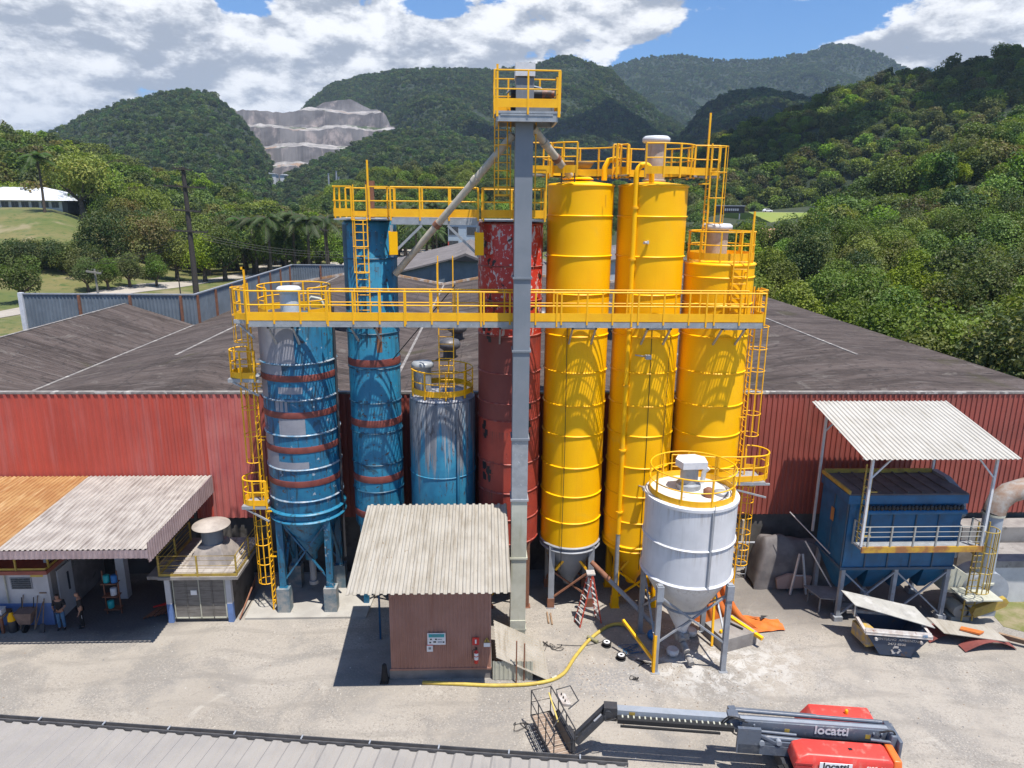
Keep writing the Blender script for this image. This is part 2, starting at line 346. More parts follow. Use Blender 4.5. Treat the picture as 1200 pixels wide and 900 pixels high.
TARP = mat('orange_tarpaulin', (.62, .17, .03), (.50, .12, .02), 2, .5, .55)
HOSE = mat('yellow_hose', (.50, .38, .07), (.40, .29, .06), 4, .5, .6)
BLUEP = mat('bright_blue_plastic', (.02, .16, .42), None, rough=.5)
SKIPB = mat('navy_skip_paint', (.025, .045, .09), (.035, .05, .08), 2, .5, .6, spots=(.10, .055, .035), sps=4, spr=(.6, .72))
SKIPW = mat('worn_white_skip_rim', (.46, .44, .42), (.33, .28, .25), 4, .5, .7, spots=(.2, .10, .07), sps=7, spr=(.62, .68))
LADR = mat('red_ladder_rail', (.50, .07, .04), None, rough=.5)
ALU = mat('aluminium', (.60, .61, .62), (.5, .5, .52), 6, .5, .4, .4)
SKIN = mat('skin', (.34, .18, .12), None, rough=.6)
HAIR = mat('dark_hair', (.015, .012, .01), None, rough=.6)
JEAN = mat('blue_jeans', (.07, .17, .30), (.05, .12, .22), 6, .5, .8)
TSHB = mat('black_shirt', (.012, .012, .015), None, rough=.85)
TROU = mat('black_trousers', (.01, .01, .012), None, rough=.85)
BARK = mat('bark', (.10, .075, .055), (.06, .045, .035), 6, .5, .9)
POLE = mat('dark_pole_wood', (.035, .03, .028), (.05, .04, .035), 4, .5, .8)
ASPH = mat('asphalt', (.10, .10, .10), (.14, .135, .13), .3, .5, .9)
DIRT = mat('pale_road_dust', (.38, .34, .29), (.30, .27, .23), .15, .5, .95)
GRASS = mat('mown_grass', (.085, .105, .022), (.15, .13, .045), .06, .6, .95, spots=[(.5, (.5, .65), (.055, .085, .016)), (.025, (.52, .60), (.20, .17, .09))])
WEED = mat('sparse_weeds', (.13, .14, .04), (.24, .20, .12), 1.5, .5, .95, bump=.6, bs=20)
HAZE_D = 0.00009
CLOUDS = ((530, 1020, 1250, 430, 260, 34, 1), (600, 780, 1230, 240, 200, 16, 2), (540, 300, 1020, 210, 120, 20, 3))
# ------------------------------------------------------------------ setting: ground
def ground_mat():
    m = bpy.data.materials.new('dusty_yard'); m.use_nodes = True; t = m.node_tree; t.nodes.clear(); k = NB(t)
    p = k.n('ShaderNodeTexCoord').outputs['Object']
    big = k.noise(p, .16, 5, .6, .4); med = k.noise(p, .7, 6, .65, .3); fin = k.noise(p, 9.0, 4, .7); peb = k.n('ShaderNodeTexVoronoi', ins={'Vector': p, 'Scale': 9.0}).outputs['Distance']
    c = k.mix(k.ramp(big, .36, .64), (0.328, 0.3, 0.264), (0.292, 0.264, 0.228))
    c = k.mix(k.math('MULTIPLY', k.ramp(med, .52, .70), .45), c, (0.24, 0.224, 0.208))                  # bare gravel
    grav = k.math('MULTIPLY', k.ramp(k.noise(p, .33, 4, .6, .6), .44, .60), 1.0)
    c = k.mix(k.math('MULTIPLY', grav, k.math('MULTIPLY', k.ramp(peb, .10, .45), .50)), c, (0.16, 0.156, 0.152))
    gm = k.ramp(k.noise(p, .28, 5, .65, .5), .40, .62)                                             # where the grit lies open
    c = k.mix(k.math('MULTIPLY', k.ramp(fin, .52, .62), k.math('ADD', .22, k.math('MULTIPLY', gm, .5))), c, (0.192, 0.172, 0.152))
    c = k.mix(k.math('MULTIPLY', k.ramp(k.noise(p, 14, 4, .75), .54, .63), k.math('ADD', .2, k.math('MULTIPLY', gm, .5))), c, (0.44, 0.412, 0.368))
    c = k.mix(k.math('MULTIPLY', k.ramp(k.noise(p, 6.5, 4, .8, .5), .58, .66), k.math('MULTIPLY', gm, .65)), c, (0.136, 0.124, 0.112))
    c = k.mix(k.math('MULTIPLY', k.ramp(k.noise(p, .55, 6, .7, .8), .60, .72), .6), c, (0.416, 0.388, 0.344))   # pale dust drifts
    c = k.mix(k.math('MULTIPLY', k.ramp(k.noise(p, .9, 7, .7, 1.2), .64, .72), .55), c, (0.152, 0.132, 0.116))  # oil and damp
    # tyre tracks, wandering along the yard
    wob = k.math('MULTIPLY', k.math('SUBTRACT', k.noise(k.scale(p, .07, .0, 0), 1.0, 2, .5), .5), 7.0)
    yy = k.math('ADD', k.n('ShaderNodeSeparateXYZ', ins={0: p}).outputs[1], wob)
    trk = k.ramp(k.math('ABSOLUTE', k.math('SUBTRACT', k.math('FRACT', k.math('MULTIPLY', yy, .62)), .5)), .16, .05)
    c = k.mix(k.math('MULTIPLY', trk, k.math('MULTIPLY', k.ramp(k.noise(k.scale(p, .3, 1.5, 0), 1.0, 6, .75), .40, .58), .38)), c, (0.2, 0.184, 0.164))
    # spilt cement powder round the pale silo
    dx = k.vmath('LENGTH', k.scale(k.vmath('SUBTRACT', p, (9.9, 25.4, 0)), .7, 1.4, 0))
    c = k.mix(k.math('MULTIPLY', k.ramp(dx, 4.2, .5), k.math('MULTIPLY', k.ramp(k.noise(p, 1.4, 8, .78, .6), .46, .58), .85)), c, (0.464, 0.452, 0.432))
    # blue-grey crushed stone in front of the silos, darker ground in the bay and round the dust collector
    d2 = k.vmath('LENGTH', k.scale(k.vmath('SUBTRACT', p, (4.9, 24.6, 0)), .6, 1.1, 0))
    c = k.mix(k.math('MULTIPLY', k.ramp(d2, 1.9, .2), k.math('MULTIPLY', k.ramp(k.noise(p, 7.5, 5, .75), .42, .58), .7)), c, (0.184, 0.188, 0.2))
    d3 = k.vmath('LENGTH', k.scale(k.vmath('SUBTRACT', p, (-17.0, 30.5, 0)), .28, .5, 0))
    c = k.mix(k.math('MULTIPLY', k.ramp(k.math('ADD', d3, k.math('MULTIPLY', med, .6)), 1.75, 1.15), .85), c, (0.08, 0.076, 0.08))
    d4 = k.vmath('LENGTH', k.scale(k.vmath('SUBTRACT', p, (17.0, 31.0, 0)), .16, .3, 0))
    c = k.mix(k.math('MULTIPLY', k.ramp(k.math('ADD', d4, k.math('MULTIPLY', med, .6)), 1.55, .85), .7), c, (0.128, 0.116, 0.108))
    bs = k.n('ShaderNodeBsdfPrincipled', ins={'Base Color': c, 'Roughness': .95, 'Specular IOR Level': .2})
    bn = k.n('ShaderNodeBump', ins={'Strength': .55, 'Distance': .05, 'Height': k.math('ADD', k.math('MULTIPLY', fin, .5), k.math('ADD', med, k.math('MULTIPLY', peb, .35)))})
    k.put(bs.inputs['Normal'], bn.outputs[0]); k.n('ShaderNodeOutputMaterial', ins={0: bs}); return m
def roof_mat():
    m = bpy.data.materials.new('mouldy_roof_sheet'); m.use_nodes = True; t = m.node_tree; t.nodes.clear(); k = NB(t)
    p = k.n('ShaderNodeTexCoord').outputs['Object']
    s1 = k.noise(k.scale(p, .10, .55, 0), 1.0, 7, .7, .5); s2 = k.noise(k.scale(p, .5, 2.6, 0), 1.0, 5, .7); s3 = k.noise(p, 2.2, 6, .75)
    c = k.mix(k.ramp(s1, .35, .66), (0.098, 0.0773, 0.07), (0.0437, 0.0342, 0.0308))
    c = k.mix(k.math('MULTIPLY', k.ramp(s2, .48, .68), .7), c, (0.132, 0.112, 0.104))
    c = k.mix(k.math('MULTIPLY', k.ramp(s3, .52, .66), .7), c, (0.028, 0.0246, 0.0241))
    c = k.mix(k.math('MULTIPLY', k.ramp(k.noise(k.scale(p, .25, 1.3, 0), 1.0, 5, .7, 1.2), .60, .68), .85), c, (0.0196, 0.0168, 0.0168))
    # laps between the sheets: a line every 3 m along the slope and every metre across
    sx = k.n('ShaderNodeSeparateXYZ', ins={0: p})
    lap = k.ramp(k.math('ABSOLUTE', k.math('SUBTRACT', k.math('FRACT', k.math('MULTIPLY', sx.outputs[0], .345)), .5)), .018, .006)
    c = k.mix(k.math('MULTIPLY', lap, k.math('MULTIPLY', k.ramp(s3, .3, .6), .55)), c, (0.028, 0.0252, 0.0252))
    lap2 = k.ramp(k.math('ABSOLUTE', k.math('SUBTRACT', k.math('FRACT', k.math('MULTIPLY', sx.outputs[1], .95)), .5)), .035, .01)
    c = k.mix(k.math('MULTIPLY', lap2, k.math('MULTIPLY', k.ramp(k.noise(k.scale(p, .2, .3, 0), 1.0, 4, .7), .46, .6), .5)), c, (0.0336, 0.028, 0.0263))
    c = k.mix(k.math('MULTIPLY', k.ramp(k.noise(p, .45, 6, .75, .8), .58, .66), .6), c, (0.151, 0.134, 0.12))
    c = k.mix(k.math('MULTIPLY', k.ramp(k.noise(p, .12, 6, .7, .6), .60, .68), .5), c, (0.0504, 0.0476, 0.0196))
    wv = k.math('SINE', k.math('MULTIPLY', sx.outputs[1], 2*pi/.30))
    bs = k.n('ShaderNodeBsdfPrincipled', ins={'Base Color': c, 'Roughness': .95, 'Specular IOR Level': .2})
    bn = k.n('ShaderNodeBump', ins={'Strength': .8, 'Distance': .05, 'Height': k.math('ADD', k.math('MULTIPLY', wv, .5), s3)})
    k.put(bs.inputs['Normal'], bn.outputs[0]); k.n('ShaderNodeOutputMaterial', ins={0: bs}); return m
YARD = ground_mat(); ROOF = roof_mat()
RIDGE = mat('pale_ridge_lichen', (.24, .22, .20), (.16, .145, .14), 3, .6, .95, spots=(.40, .38, .35), sps=2.0, spr=(.56, .64))
RIM = mat('rusty_white_flashing', (.55, .52, .48), (.40, .22, .10), 1.2, .6, .8)
FOREST_FLOOR = mat('forest_floor', (.022, .032, .010), (.035, .045, .014), .08, .5, .95)
SLOPE = mat('far_forest_slope', (.010, .020, .007), (.016, .028, .009), .02, .5, .95, bump=.5, bs=.06)

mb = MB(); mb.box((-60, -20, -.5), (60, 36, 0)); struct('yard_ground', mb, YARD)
def grass_mat():
    return GRASS
mb = MB(); N = 60
mb._add([(-9000, -3000, -.6), (9000, -3000, -.6), (9000, 12000, -.6), (-9000, 12000, -.6)], [(0, 1, 2, 3)]); struct('ground', mb, SLOPE)
def sstep(a, b_, x):
    t = max(0, min(1, (x-a)/(b_-a))); return t*t*(3-2*t)
def lawn_h(X, Y):
    u = X/max(Y, 1)
    return 17.0*sstep(132, 245, Y)*sstep(-.40, -.60, u) + .25*mnoise.noise(Vector((X*.05, Y*.05, 0))) - .4
def grove_h(X, Y): return max(0, (X-30))*.10 + max(0, Y-95)*.02*sstep(28, 60, X)
mb = MB(); nx, ny = 70, 60; vs = []
for j in range(ny+1):
    Y = 30+j*(330-30)/ny
    for i in range(nx+1):
        X = -Y*1.05-30+(Y*1.05+30+40)*i/nx; vs.append((X, Y, lawn_h(X, Y) if Y > 95 else -.4))
mb._add(vs, [(j*(nx+1)+i, j*(nx+1)+i+1, (j+1)*(nx+1)+i+1, (j+1)*(nx+1)+i) for j in range(ny) for i in range(nx)], 0, True)
struct('lawn', mb, GRASS)
mb = MB(); nx, ny = 30, 30
mb._add([(29+i*6, 28+j*12, grove_h(29+i*6, 28+j*12)-.2) for j in range(ny+1) for i in range(nx+1)], [(j*(nx+1)+i, j*(nx+1)+i+1, (j+1)*(nx+1)+i+1, (j+1)*(nx+1)+i) for j in range(ny) for i in range(nx)], 0, True)
struct('grove_floor', mb, FOREST_FLOOR)
mb = MB(); mb.prism([(24.0, 27.9), (25.2, 27.1), (40, 25.5), (40, 30), (24.4, 30)], 2, .0, .012); struct('weedy_verge', mb, WEED)

mb = MB(); rp = random.Random(77)
for i in range(2600):
    x, y = rp.uniform(-20, 24), rp.uniform(18.5, 29.0)
    if rp.random() < .5: x, y = rp.gauss(5.5, 3.2), rp.gauss(25.2, 1.6)
    if -3.9 < x < .5 and y > 24.6: continue
    r_ = rp.choice((.012, .016, .02, .025, .03, .045)); a = rp.uniform(0, 3)
    p_ = [(x+r_*cos(a+q*2.1)*rp.uniform(.7, 1.3), y+r_*sin(a+q*2.1)*rp.uniform(.7, 1.3), .0) for q in range(3)]; t_ = (x, y, r_*rp.uniform(.6, 1.1))
    mb._add(p_+[t_], [(0, 1, 3), (1, 2, 3), (2, 0, 3)], rp.randrange(3))
struct('loose_gravel', mb, [mat('pale_stone', (.50, .47, .42), None, rough=.9), mat('grey_stone', (.22, .215, .21), None, rough=.9), mat('brown_stone', (.26, .2, .15), None, rough=.9)], 'stuff')
# roads behind the works
def ribbon(name, pts, wd, m, hf, dz=.08):
    mb = MB(); vs = []
    for i, (x, y) in enumerate(pts):
        d = Vector((pts[min(i+1, len(pts)-1)][0]-pts[max(i-1, 0)][0], pts[min(i+1, len(pts)-1)][1]-pts[max(i-1, 0)][1], 0)).normalized()
        n = Vector((-d.y, d.x, 0))*wd/2
        for s in (1, -1): vs.append((x+n.x*s, y+n.y*s, hf(x+n.x*s, y+n.y*s)+dz))
    mb._add(vs, [(2*i, 2*i+1, 2*i+3, 2*i+2) for i in range(len(pts)-1)]); return struct(name, mb, m)
def curve(pts, n=10):
    out = []
    for i in range(len(pts)-1):
        p0, p1, p2, p3 = pts[max(i-1, 0)], pts[i], pts[i+1], pts[min(i+2, len(pts)-1)]
        for j in range(n):
            t = j/n
            out.append(tuple(.5*(2*p1[c]+(p2[c]-p0[c])*t+(2*p0[c]-5*p1[c]+4*p2[c]-p3[c])*t*t+(3*p1[c]-p0[c]-3*p2[c]+p3[c])*t**3) for c in range(len(p1))))
    return out+[tuple(pts[-1])]
rd = [gz(x, y, -.3) for x, y in ((-70, 378), (0, 368), (60, 357), (140, 345), (215, 333), (285, 322), (340, 303), (400, 292), (470, 291))]
ribbon('access_road', curve([(p.x, p.y) for p in rd]), 7, DIRT, lawn_h)
mb = MB(); pk = [gz(x, y, -.3) for x, y in ((380, 318), (600, 312), (600, 286), (395, 284))]
mb._add([(p.x, p.y, -.25) for p in pk], [(0, 1, 2, 3)]); struct('car_park', mb, DIRT)
# highway embankment to the right, with its grass slope
mb = MB(); mb.prism([(268, 8), (330, 17.2), (360, 17.2), (380, 4)], 0, 122, 290); struct('road_embankment', mb, mat('embankment_grass', (.16, .22, .03), (.20, .23, .05), .05, .5, .95))
mb = MB(); mb.box((122, 333, 17.205), (290, 346, 17.25)); struct('highway', mb, DIRT)

# ------------------------------------------------------------------ hills
def hill(name, sky_, Yr, Yb, zb, m, nu=90, ns=26, rough=6.0, nsc=.02, pw=1.0, back=.35, top_drop=0.0):
    """terrain from a foot at depth Yb up to a crest at Yr; crest heights come from real distances. returns f(px,t)->point"""
    xs = [p[0] for p in sky_]
    def prof(px):
        for i in range(len(sky_)-1):
            if px <= sky_[i+1][0]:
                t = (px-xs[i])/(xs[i+1]-xs[i]); t = max(0, min(1, t)); t = t*t*(3-2*t)*.5+t*.5
                return sky_[i][1]+(sky_[i+1][1]-sky_[i][1])*t
        return sky_[-1][1]
    fYr = Yr if callable(Yr) else (lambda px: Yr); fYb = Yb if callable(Yb) else (lambda px: Yb)
    fzb = zb if callable(zb) else (lambda px: zb)
    def f(px, t):
        top = at(px, prof(px), fYr(px)); u = top.x/top.y; zt = top.z-top_drop
        if t <= 1:
            Y = fYb(px)+(fYr(px)-fYb(px))*t; z = fzb(px)+(zt-fzb(px))*(max(0, t)**pw)
        else:
            Y = fYr(px)+(fYr(px)-fYb(px))*(t-1); z = zt-(zt-fzb(px))*((t-1)/back)*.7
        X = u*Y; nz = rough*sin(min(1, max(0, t))*pi*.93)
        z += nz*(mnoise.noise(Vector((X*nsc, Y*nsc, 1.3)))*1.2+mnoise.noise(Vector((X*nsc*2.7, Y*nsc*2.7, 4.1)))*.5)
        return Vector((X, Y, z))
    mb = MB(); ts = [i/ns*(1+back) for i in range(ns+1)]; vs = []
    for t in ts:
        for i in range(nu+1): vs.append(f(xs[0]+(xs[-1]-xs[0])*i/nu, t))
    mb._add(vs, [(j*(nu+1)+i, j*(nu+1)+i+1, (j+1)*(nu+1)+i+1, (j+1)*(nu+1)+i) for j in range(ns) for i in range(nu)], 0, True)
    struct(name, mb, m); f.px = (xs[0], xs[-1]); return f

# leaf-clump crowns
def crown_mb(seed, rx, rz, nblob, nleaf, ls, flat=1.0, mats=1, zc=0.0, droop=0.0):
    rd = random.Random(seed); mb = MB(); blobs = []
    for i in range(nblob):
        a = rd.uniform(0, 2*pi); q = rd.random()**.5; zz_ = rd.uniform(-1, 1)
        k = sqrt(max(0, 1-zz_*zz_*.85))
        blobs.append((Vector((rx*.68*q*k*cos(a), rx*.68*q*k*sin(a), zc+rz*.62*zz_)), rx*rd.uniform(.30, .50)))
    tot = sum(r_*r_ for _, r_ in blobs)
    for c, r_ in blobs:
        tone = rd.randrange(mats)
        for i in range(int(nleaf*r_*r_/tot)):
            z_ = rd.uniform(-.65, 1); a = rd.uniform(0, 2*pi); s_ = sqrt(1-z_*z_)
            n = Vector((s_*cos(a), s_*sin(a), z_)); p = c+Vector((n.x*r_, n.y*r_, n.z*r_*flat))*rd.uniform(.72, 1.08)
            nn = (n*.8+Vector((rd.gauss(0, .5), rd.gauss(0, .5), rd.gauss(.35, .4)))).normalized()
            a1 = nn.cross(Vector((rd.gauss(0, 1), rd.gauss(0, 1), rd.gauss(0, 1)))).normalized(); a2 = nn.cross(a1)
            l = ls*rd.uniform(.6, 1.35); wd = l*rd.uniform(.45, .8)
            p2 = p-nn*l*.18
            mb._add([p2-a1*l*.5, p-a2*wd*.5, p2+a1*l*.5, p+a2*wd*.5], [(0, 1, 2, 3)], tone if rd.random() > .15 else rd.randrange(mats))
    return mb
LEAF = {
 'dark': leafmat('dark_leaves', (.040, .070, .016), (.060, .100, .022)),
 'mid': leafmat('mid_green_leaves', (.100, .150, .020), (.150, .205, .028)),
 'lime': leafmat('bright_green_leaves', (.155, .225, .022), (.205, .265, .030)),
 'olive': leafmat('olive_leaves', (.100, .122, .028), (.135, .152, .036)),
 'rust': leafmat('bronze_leaves', (.150, .115, .035), (.115, .125, .032)),
 'gold': leafmat('yellow_flowering_leaves', (.32, .33, .04), (.20, .26, .04)),
 'far': leafmat('far_leaves', (.050, .088, .020), (.075, .125, .026), .7), 'fard': leafmat('far_dark_leaves', (.034, .062, .018), (.05, .085, .022), .6), 'farl': leafmat('far_olive_leaves', (.085, .125, .028), (.11, .145, .036), .7),
}
proto_cols = {}
def proto_set(key, specs):
    c = bpy.data.collections.new(key)
    for i, (mts, args) in enumerate(specs):
        o = bpy.data.objects.new(key+'_crown', crown_mb(*args, mats=len(mts)).mesh(key+'_crown', [LEAF[x] for x in mts])); c.objects.link(o)
    proto_cols[key] = c
proto_set('near', [(('mid', 'lime'), (11, 4.8, 3.0, 17, 2600, .58)), (('dark', 'mid'), (12, 4.6, 4.4, 19, 2600, .58)), (('olive', 'mid'), (13, 4.0, 3.0, 14, 2300, .56)), (('mid', 'dark'), (14, 5.8, 2.6, 22, 2900, .60)), (('lime', 'mid'), (15, 3.8, 3.2, 13, 2200, .55)), (('dark', 'olive'), (16, 4.4, 5.2, 20, 2700, .58)), (('olive', 'rust'), (17, 4.6, 3.2, 16, 2200, .56)), (('dark', 'mid'), (18, 3.4, 4.8, 12, 2000, .55))])
proto_set('farset', [(('far', 'fard'), (21, 5.2, 3.2, 11, 620, 1.25)), (('far', 'farl'), (22, 4.6, 3.8, 11, 620, 1.25)), (('fard',), (23, 5.8, 2.8, 12, 620, 1.3)), (('far', 'farl'), (24, 4.2, 3.0, 9, 520, 1.2)), (('fard', 'far'), (25, 4.6, 4.8, 11, 600, 1.25))])
proto_set('mid', [(('mid', 'lime'), (51, 4.8, 2.6, 24, 1500, .95)), (('dark', 'mid'), (52, 4.6, 4.4, 26, 1500, .95)), (('olive', 'mid'), (53, 4.0, 2.8, 20, 1300, .9)), (('mid', 'dark'), (54, 6.0, 2.4, 30, 1700, .95)), (('lime', 'mid'), (55, 3.6, 3.4, 18, 1200, .9)), (('dark', 'olive'), (56, 4.4, 5.4, 26, 1500, .95)), (('olive', 'rust'), (57, 4.6, 3.0, 22, 1300, .9)), (('dark',), (58, 3.2, 4.8, 16, 1100, .9))])
def forest(name, pts, key, label=None):
    """one countless wood: crowns instanced on points"""
    me = bpy.data.meshes.new(name); me.from_pydata([tuple(p) for p, s, r in pts], [], [])
    for an, ix in (('scl', 1), ('rot', 2)):
        a = me.attributes.new(an, 'FLOAT', 'POINT'); a.data.foreach_set('value', [q[ix] for q in pts])
    o = bpy.data.objects.new(name, me); col.objects.link(o); o['kind'] = 'stuff'
    if label: o['label'] = label; o['category'] = 'forest'
    g = bpy.data.node_groups.new(name, 'GeometryNodeTree'); g.is_modifier = True
    g.interface.new_socket('Geometry', in_out='INPUT', socket_type='NodeSocketGeometry'); g.interface.new_socket('Geometry', in_out='OUTPUT', socket_type='NodeSocketGeometry')
    N_ = g.nodes; L = g.links
    gi = N_.new('NodeGroupInput'); go = N_.new('NodeGroupOutput'); iop = N_.new('GeometryNodeInstanceOnPoints'); ci = N_.new('GeometryNodeCollectionInfo')
    ci.inputs[0].default_value = proto_cols[key]; ci.inputs[1].default_value = True; ci.inputs[2].default_value = True
    iop.inputs['Pick Instance'].default_value = True
    L.new(gi.outputs[0], iop.inputs['Points']); L.new(ci.outputs[0], iop.inputs['Instance'])
    for an, sock in (('scl', 'Scale'), ('rot', 'Rotation')):
        na_ = N_.new('GeometryNodeInputNamedAttribute'); na_.data_type = 'FLOAT'; na_.inputs[0].default_value = an
        cx = N_.new('ShaderNodeCombineXYZ')
        if an == 'rot': L.new(na_.outputs[0], cx.inputs[2])
        else:
            for i in range(3): L.new(na_.outputs[0], cx.inputs[i])
        L.new(cx.outputs[0], iop.inputs[sock])
    L.new(iop.outputs[0], go.inputs[0])
    md = o.modifiers.new('crowns', 'NODES'); md.node_group = g; return o
def scatter(f, spacing, scale, lift, seed, tmax=1.06, tmin=0.0, px=None, keep=None):
    rd = random.Random(seed); out = []; lo, hi = px or f.px
    a = f(lo, .02); t = tmin
    while t < tmax:
        p = f(.5*(lo+hi), t); q = f(.5*(lo+hi), t+.02); dt = max(.0005, spacing/max(.1, (q-p).length)*.02)
        l, r_ = f(lo, t), f(hi, t); n = max(2, int((r_-l).length/spacing))
        for i in range(n):
            pp = f(lo+(hi-lo)*(i+rd.random())/n, t+dt*rd.uniform(-.5, .5)); s = scale*rd.choice((.5, .65, .8, .9, 1, 1, 1.15, 1.4, 1.65))
            if keep and not keep(pp): continue
            out.append((pp+Vector((0, 0, lift*s)), s, rd.uniform(0, 6.28)))
        t += dt
    return out

# far blue range, main mountain, right range, dark spur
hill('blue_peak', [(255, 170), (285, 142), (302, 132), (322, 141), (345, 165)], 6500, 5200, 0, SLOPE, 30, 10, 20, .004)
FR = hill('far_range', [(640, 110), (715, 78), (750, 69), (800, 64), (860, 70), (900, 69), (940, 63), (972, 52), (1000, 54), (1030, 66), (1060, 80), (1110, 110), (1180, 140)], 3400, 2000, 0, SLOPE, 120, 26, 60, .004, 1.15)
MM = hill('main_mountain', [(325, 158), (345, 143), (365, 120), (400, 98), (430, 87), (470, 78), (520, 77), (580, 80), (625, 76), (660, 68), (690, 73), (712, 79), (740, 106), (780, 138), (830, 165), (900, 190)], 2000, lambda px: 800+850*sstep(500, 420, px), lambda px: -20+150*sstep(500, 420, px), SLOPE, 120, 30, 45, .006, 1.2)
SP = hill('dark_spur', [(760, 180), (795, 160), (830, 120), (860, 106), (900, 105), (940, 112), (985, 140), (1030, 160)], 1350, 750, 0, SLOPE, 60, 20, 20, .01, 1.0)
QH = hill('quarry_hill', [(20, 175), (60, 155), (110, 133), (160, 120), (215, 108), (248, 109), (262, 124), (283, 142), (300, 165), (318, 195)], 1300, 640, 0, SLOPE, 70, 24, 25, .01, 1.0)
RH = hill('right_hill', [(740, 235), (770, 205), (800, 182), (840, 160), (880, 142), (920, 127), (960, 112), (1000, 97), (1050, 80), (1100, 74), (1150, 64), (1200, 52), (1290, 40)], lambda px: 560-max(0, px-900)*.25, lambda px: 400-max(0, px-900)*.25, lambda px: 12, SLOPE, 80, 26, 8, .025, .9, top_drop=6)
RN = hill('right_near_hill', [(950, 262), (985, 243), (1025, 225), (1060, 195), (1100, 172), (1150, 146), (1200, 137), (1290, 128)], 235, lambda px: 165, lambda px: 8, FOREST_FLOOR, 50, 20, 4, .04, .9, top_drop=6)
LH = hill('left_hill', [(-110, 128), (-40, 140), (0, 146), (55, 160), (100, 172), (140, 187), (180, 202), (225, 207), (265, 221), (300, 236), (345, 243), (390, 248)], 440, 262, lambda px: 16*sstep(240, 90, px), FOREST_FLOOR, 60, 22, 6, .03, .9, top_drop=6)
CH_ = hill('grove_hill', [(350, 240), (385, 222), (430, 205), (480, 197), (540, 194), (600, 200), (660, 212), (760, 225), (900, 235)], 520, 318, 0, FOREST_FLOOR, 60, 16, 3, .04, .8, top_drop=5)

# quarry face: stepped rock benches
ROCK = mat('quarry_rock', (.135, .128, .132), (.075, .07, .075), .02, .6, .95, streak=(.26, .22, .21), ss=(.05, .05, .02), sr=(.5, .7), bump=.8, bs=.05)
RUBBLE = mat('quarry_rubble', (.33, .31, .295), (.19, .178, .172), .05, .7, .95, spots=[(.015, (.56, .64), (.24, .16, .11)), (.012, (.57, .62), (.04, .06, .025))], bump=.8, bs=.08)
def quarry_top(px):
    pts = [(250, 118), (262, 126), (272, 136), (290, 141), (345, 140), (358, 135), (380, 126), (410, 123), (432, 130), (448, 140), (475, 175)]
    for i in range(len(pts)-1):
        if px <= pts[i+1][0]:
            t = max(0, (px-pts[i][0])/(pts[i+1][0]-pts[i][0])); return pts[i][1]+(pts[i+1][1]-pts[i][1])*t
    return pts[-1][1]
mb = MB(); cols = 70; rows = []; nb = 7; step = 36
for j in range(nb): rows += [(j/nb+.005, 14+j*step), (j/nb+.04, 14+(j+.74)*step), (j/nb+.135, 14+(j+1)*step)]
vs = []
for k, (ty, zl) in enumerate(rows):
    for i in range(cols+1):
        px = 250+(475-250)*i/cols; top = at(px, quarry_top(px), 1560); u = top.x/top.y
        Y = 1150+410*(ty+.03*mnoise.noise(Vector((px*.04, k*.2, 2)))+.004*mnoise.noise(Vector((px*.9, k*.9, 5))))
        zz_ = zl+3*mnoise.noise(Vector((px*.10, k*1.3, 0)))+1.2*mnoise.noise(Vector((px*.27, k*2.3, 4)))+6*mnoise.noise(Vector((px*.022, (k//3)*.9, 9))); 
        if zz_ > top.z: zz_ = top.z-.5*(zz_-top.z)
        vs.append((u*Y, Y, zz_))
mb._add(vs, [(j*(cols+1)+i, j*(cols+1)+i+1, (j+1)*(cols+1)+i+1, (j+1)*(cols+1)+i) for j in range(len(rows)-1) for i in range(cols)])
mb.m = [1 if (i//cols) % 3 == 1 else 0 for i in range(len(mb.f))]; struct('quarry_terraces', mb, [ROCK, RUBBLE])
QF = hill('quarry_foot_hill', [(270, 240), (300, 226), (322, 218), (345, 202), (370, 190), (400, 178), (430, 164), (460, 154), (500, 156), (560, 165), (640, 190)], 1120, 640, 0, SLOPE, 60, 16, 10, .012, 1.0)

def not_quarry(p):
    u = p.x/p.y; return True
if not globals().get('NOFOREST'):
    forest('far_range_wood', scatter(FR, 11.5, 1.35, 1, 1, 1.02, .22), 'farset', 'blue green forest covering the farthest range behind the yellow silos')
    forest('mountain_wood', scatter(MM, 7.4, .98, 1, 2, 1.02, .0), 'farset', 'dense forest on the big central mountain behind the elevator tower')
    forest('quarry_foot_wood', scatter(QF, 7.4, .95, 1, 14, 1.02), 'farset', 'forest in front of the quarry face below the big central mountain')
    forest('spur_wood', scatter(SP, 7.4, .95, 1, 3, 1.02), 'farset', 'dark forest on the low spur between the central mountain and right hill')
    forest('quarry_hill_wood', scatter(QH, 7.2, .95, 1, 4, 1.02), 'farset', 'forest on the hill beside the stepped quarry')
    forest('right_hill_wood', scatter(RH, 6.2, .88, 3.0, 5, 1.04), 'mid', 'mixed forest covering the tall hill on the right')
    forest('right_near_wood', scatter(RN, 6.4, 1.0, 3.5, 6, 1.05), 'near', 'darker forest on the nearer hill shoulder at the right edge')
    forest('left_hill_wood', scatter(LH, 6.4, .9, 3.0, 7, 1.05), 'mid', 'bright mixed forest on the hill behind the white roofed hall')
    forest('valley_wood', scatter(CH_, 8.0, .95, 3.2, 8, 1.05), 'near', 'tree belt in the valley behind the blue and red silos')

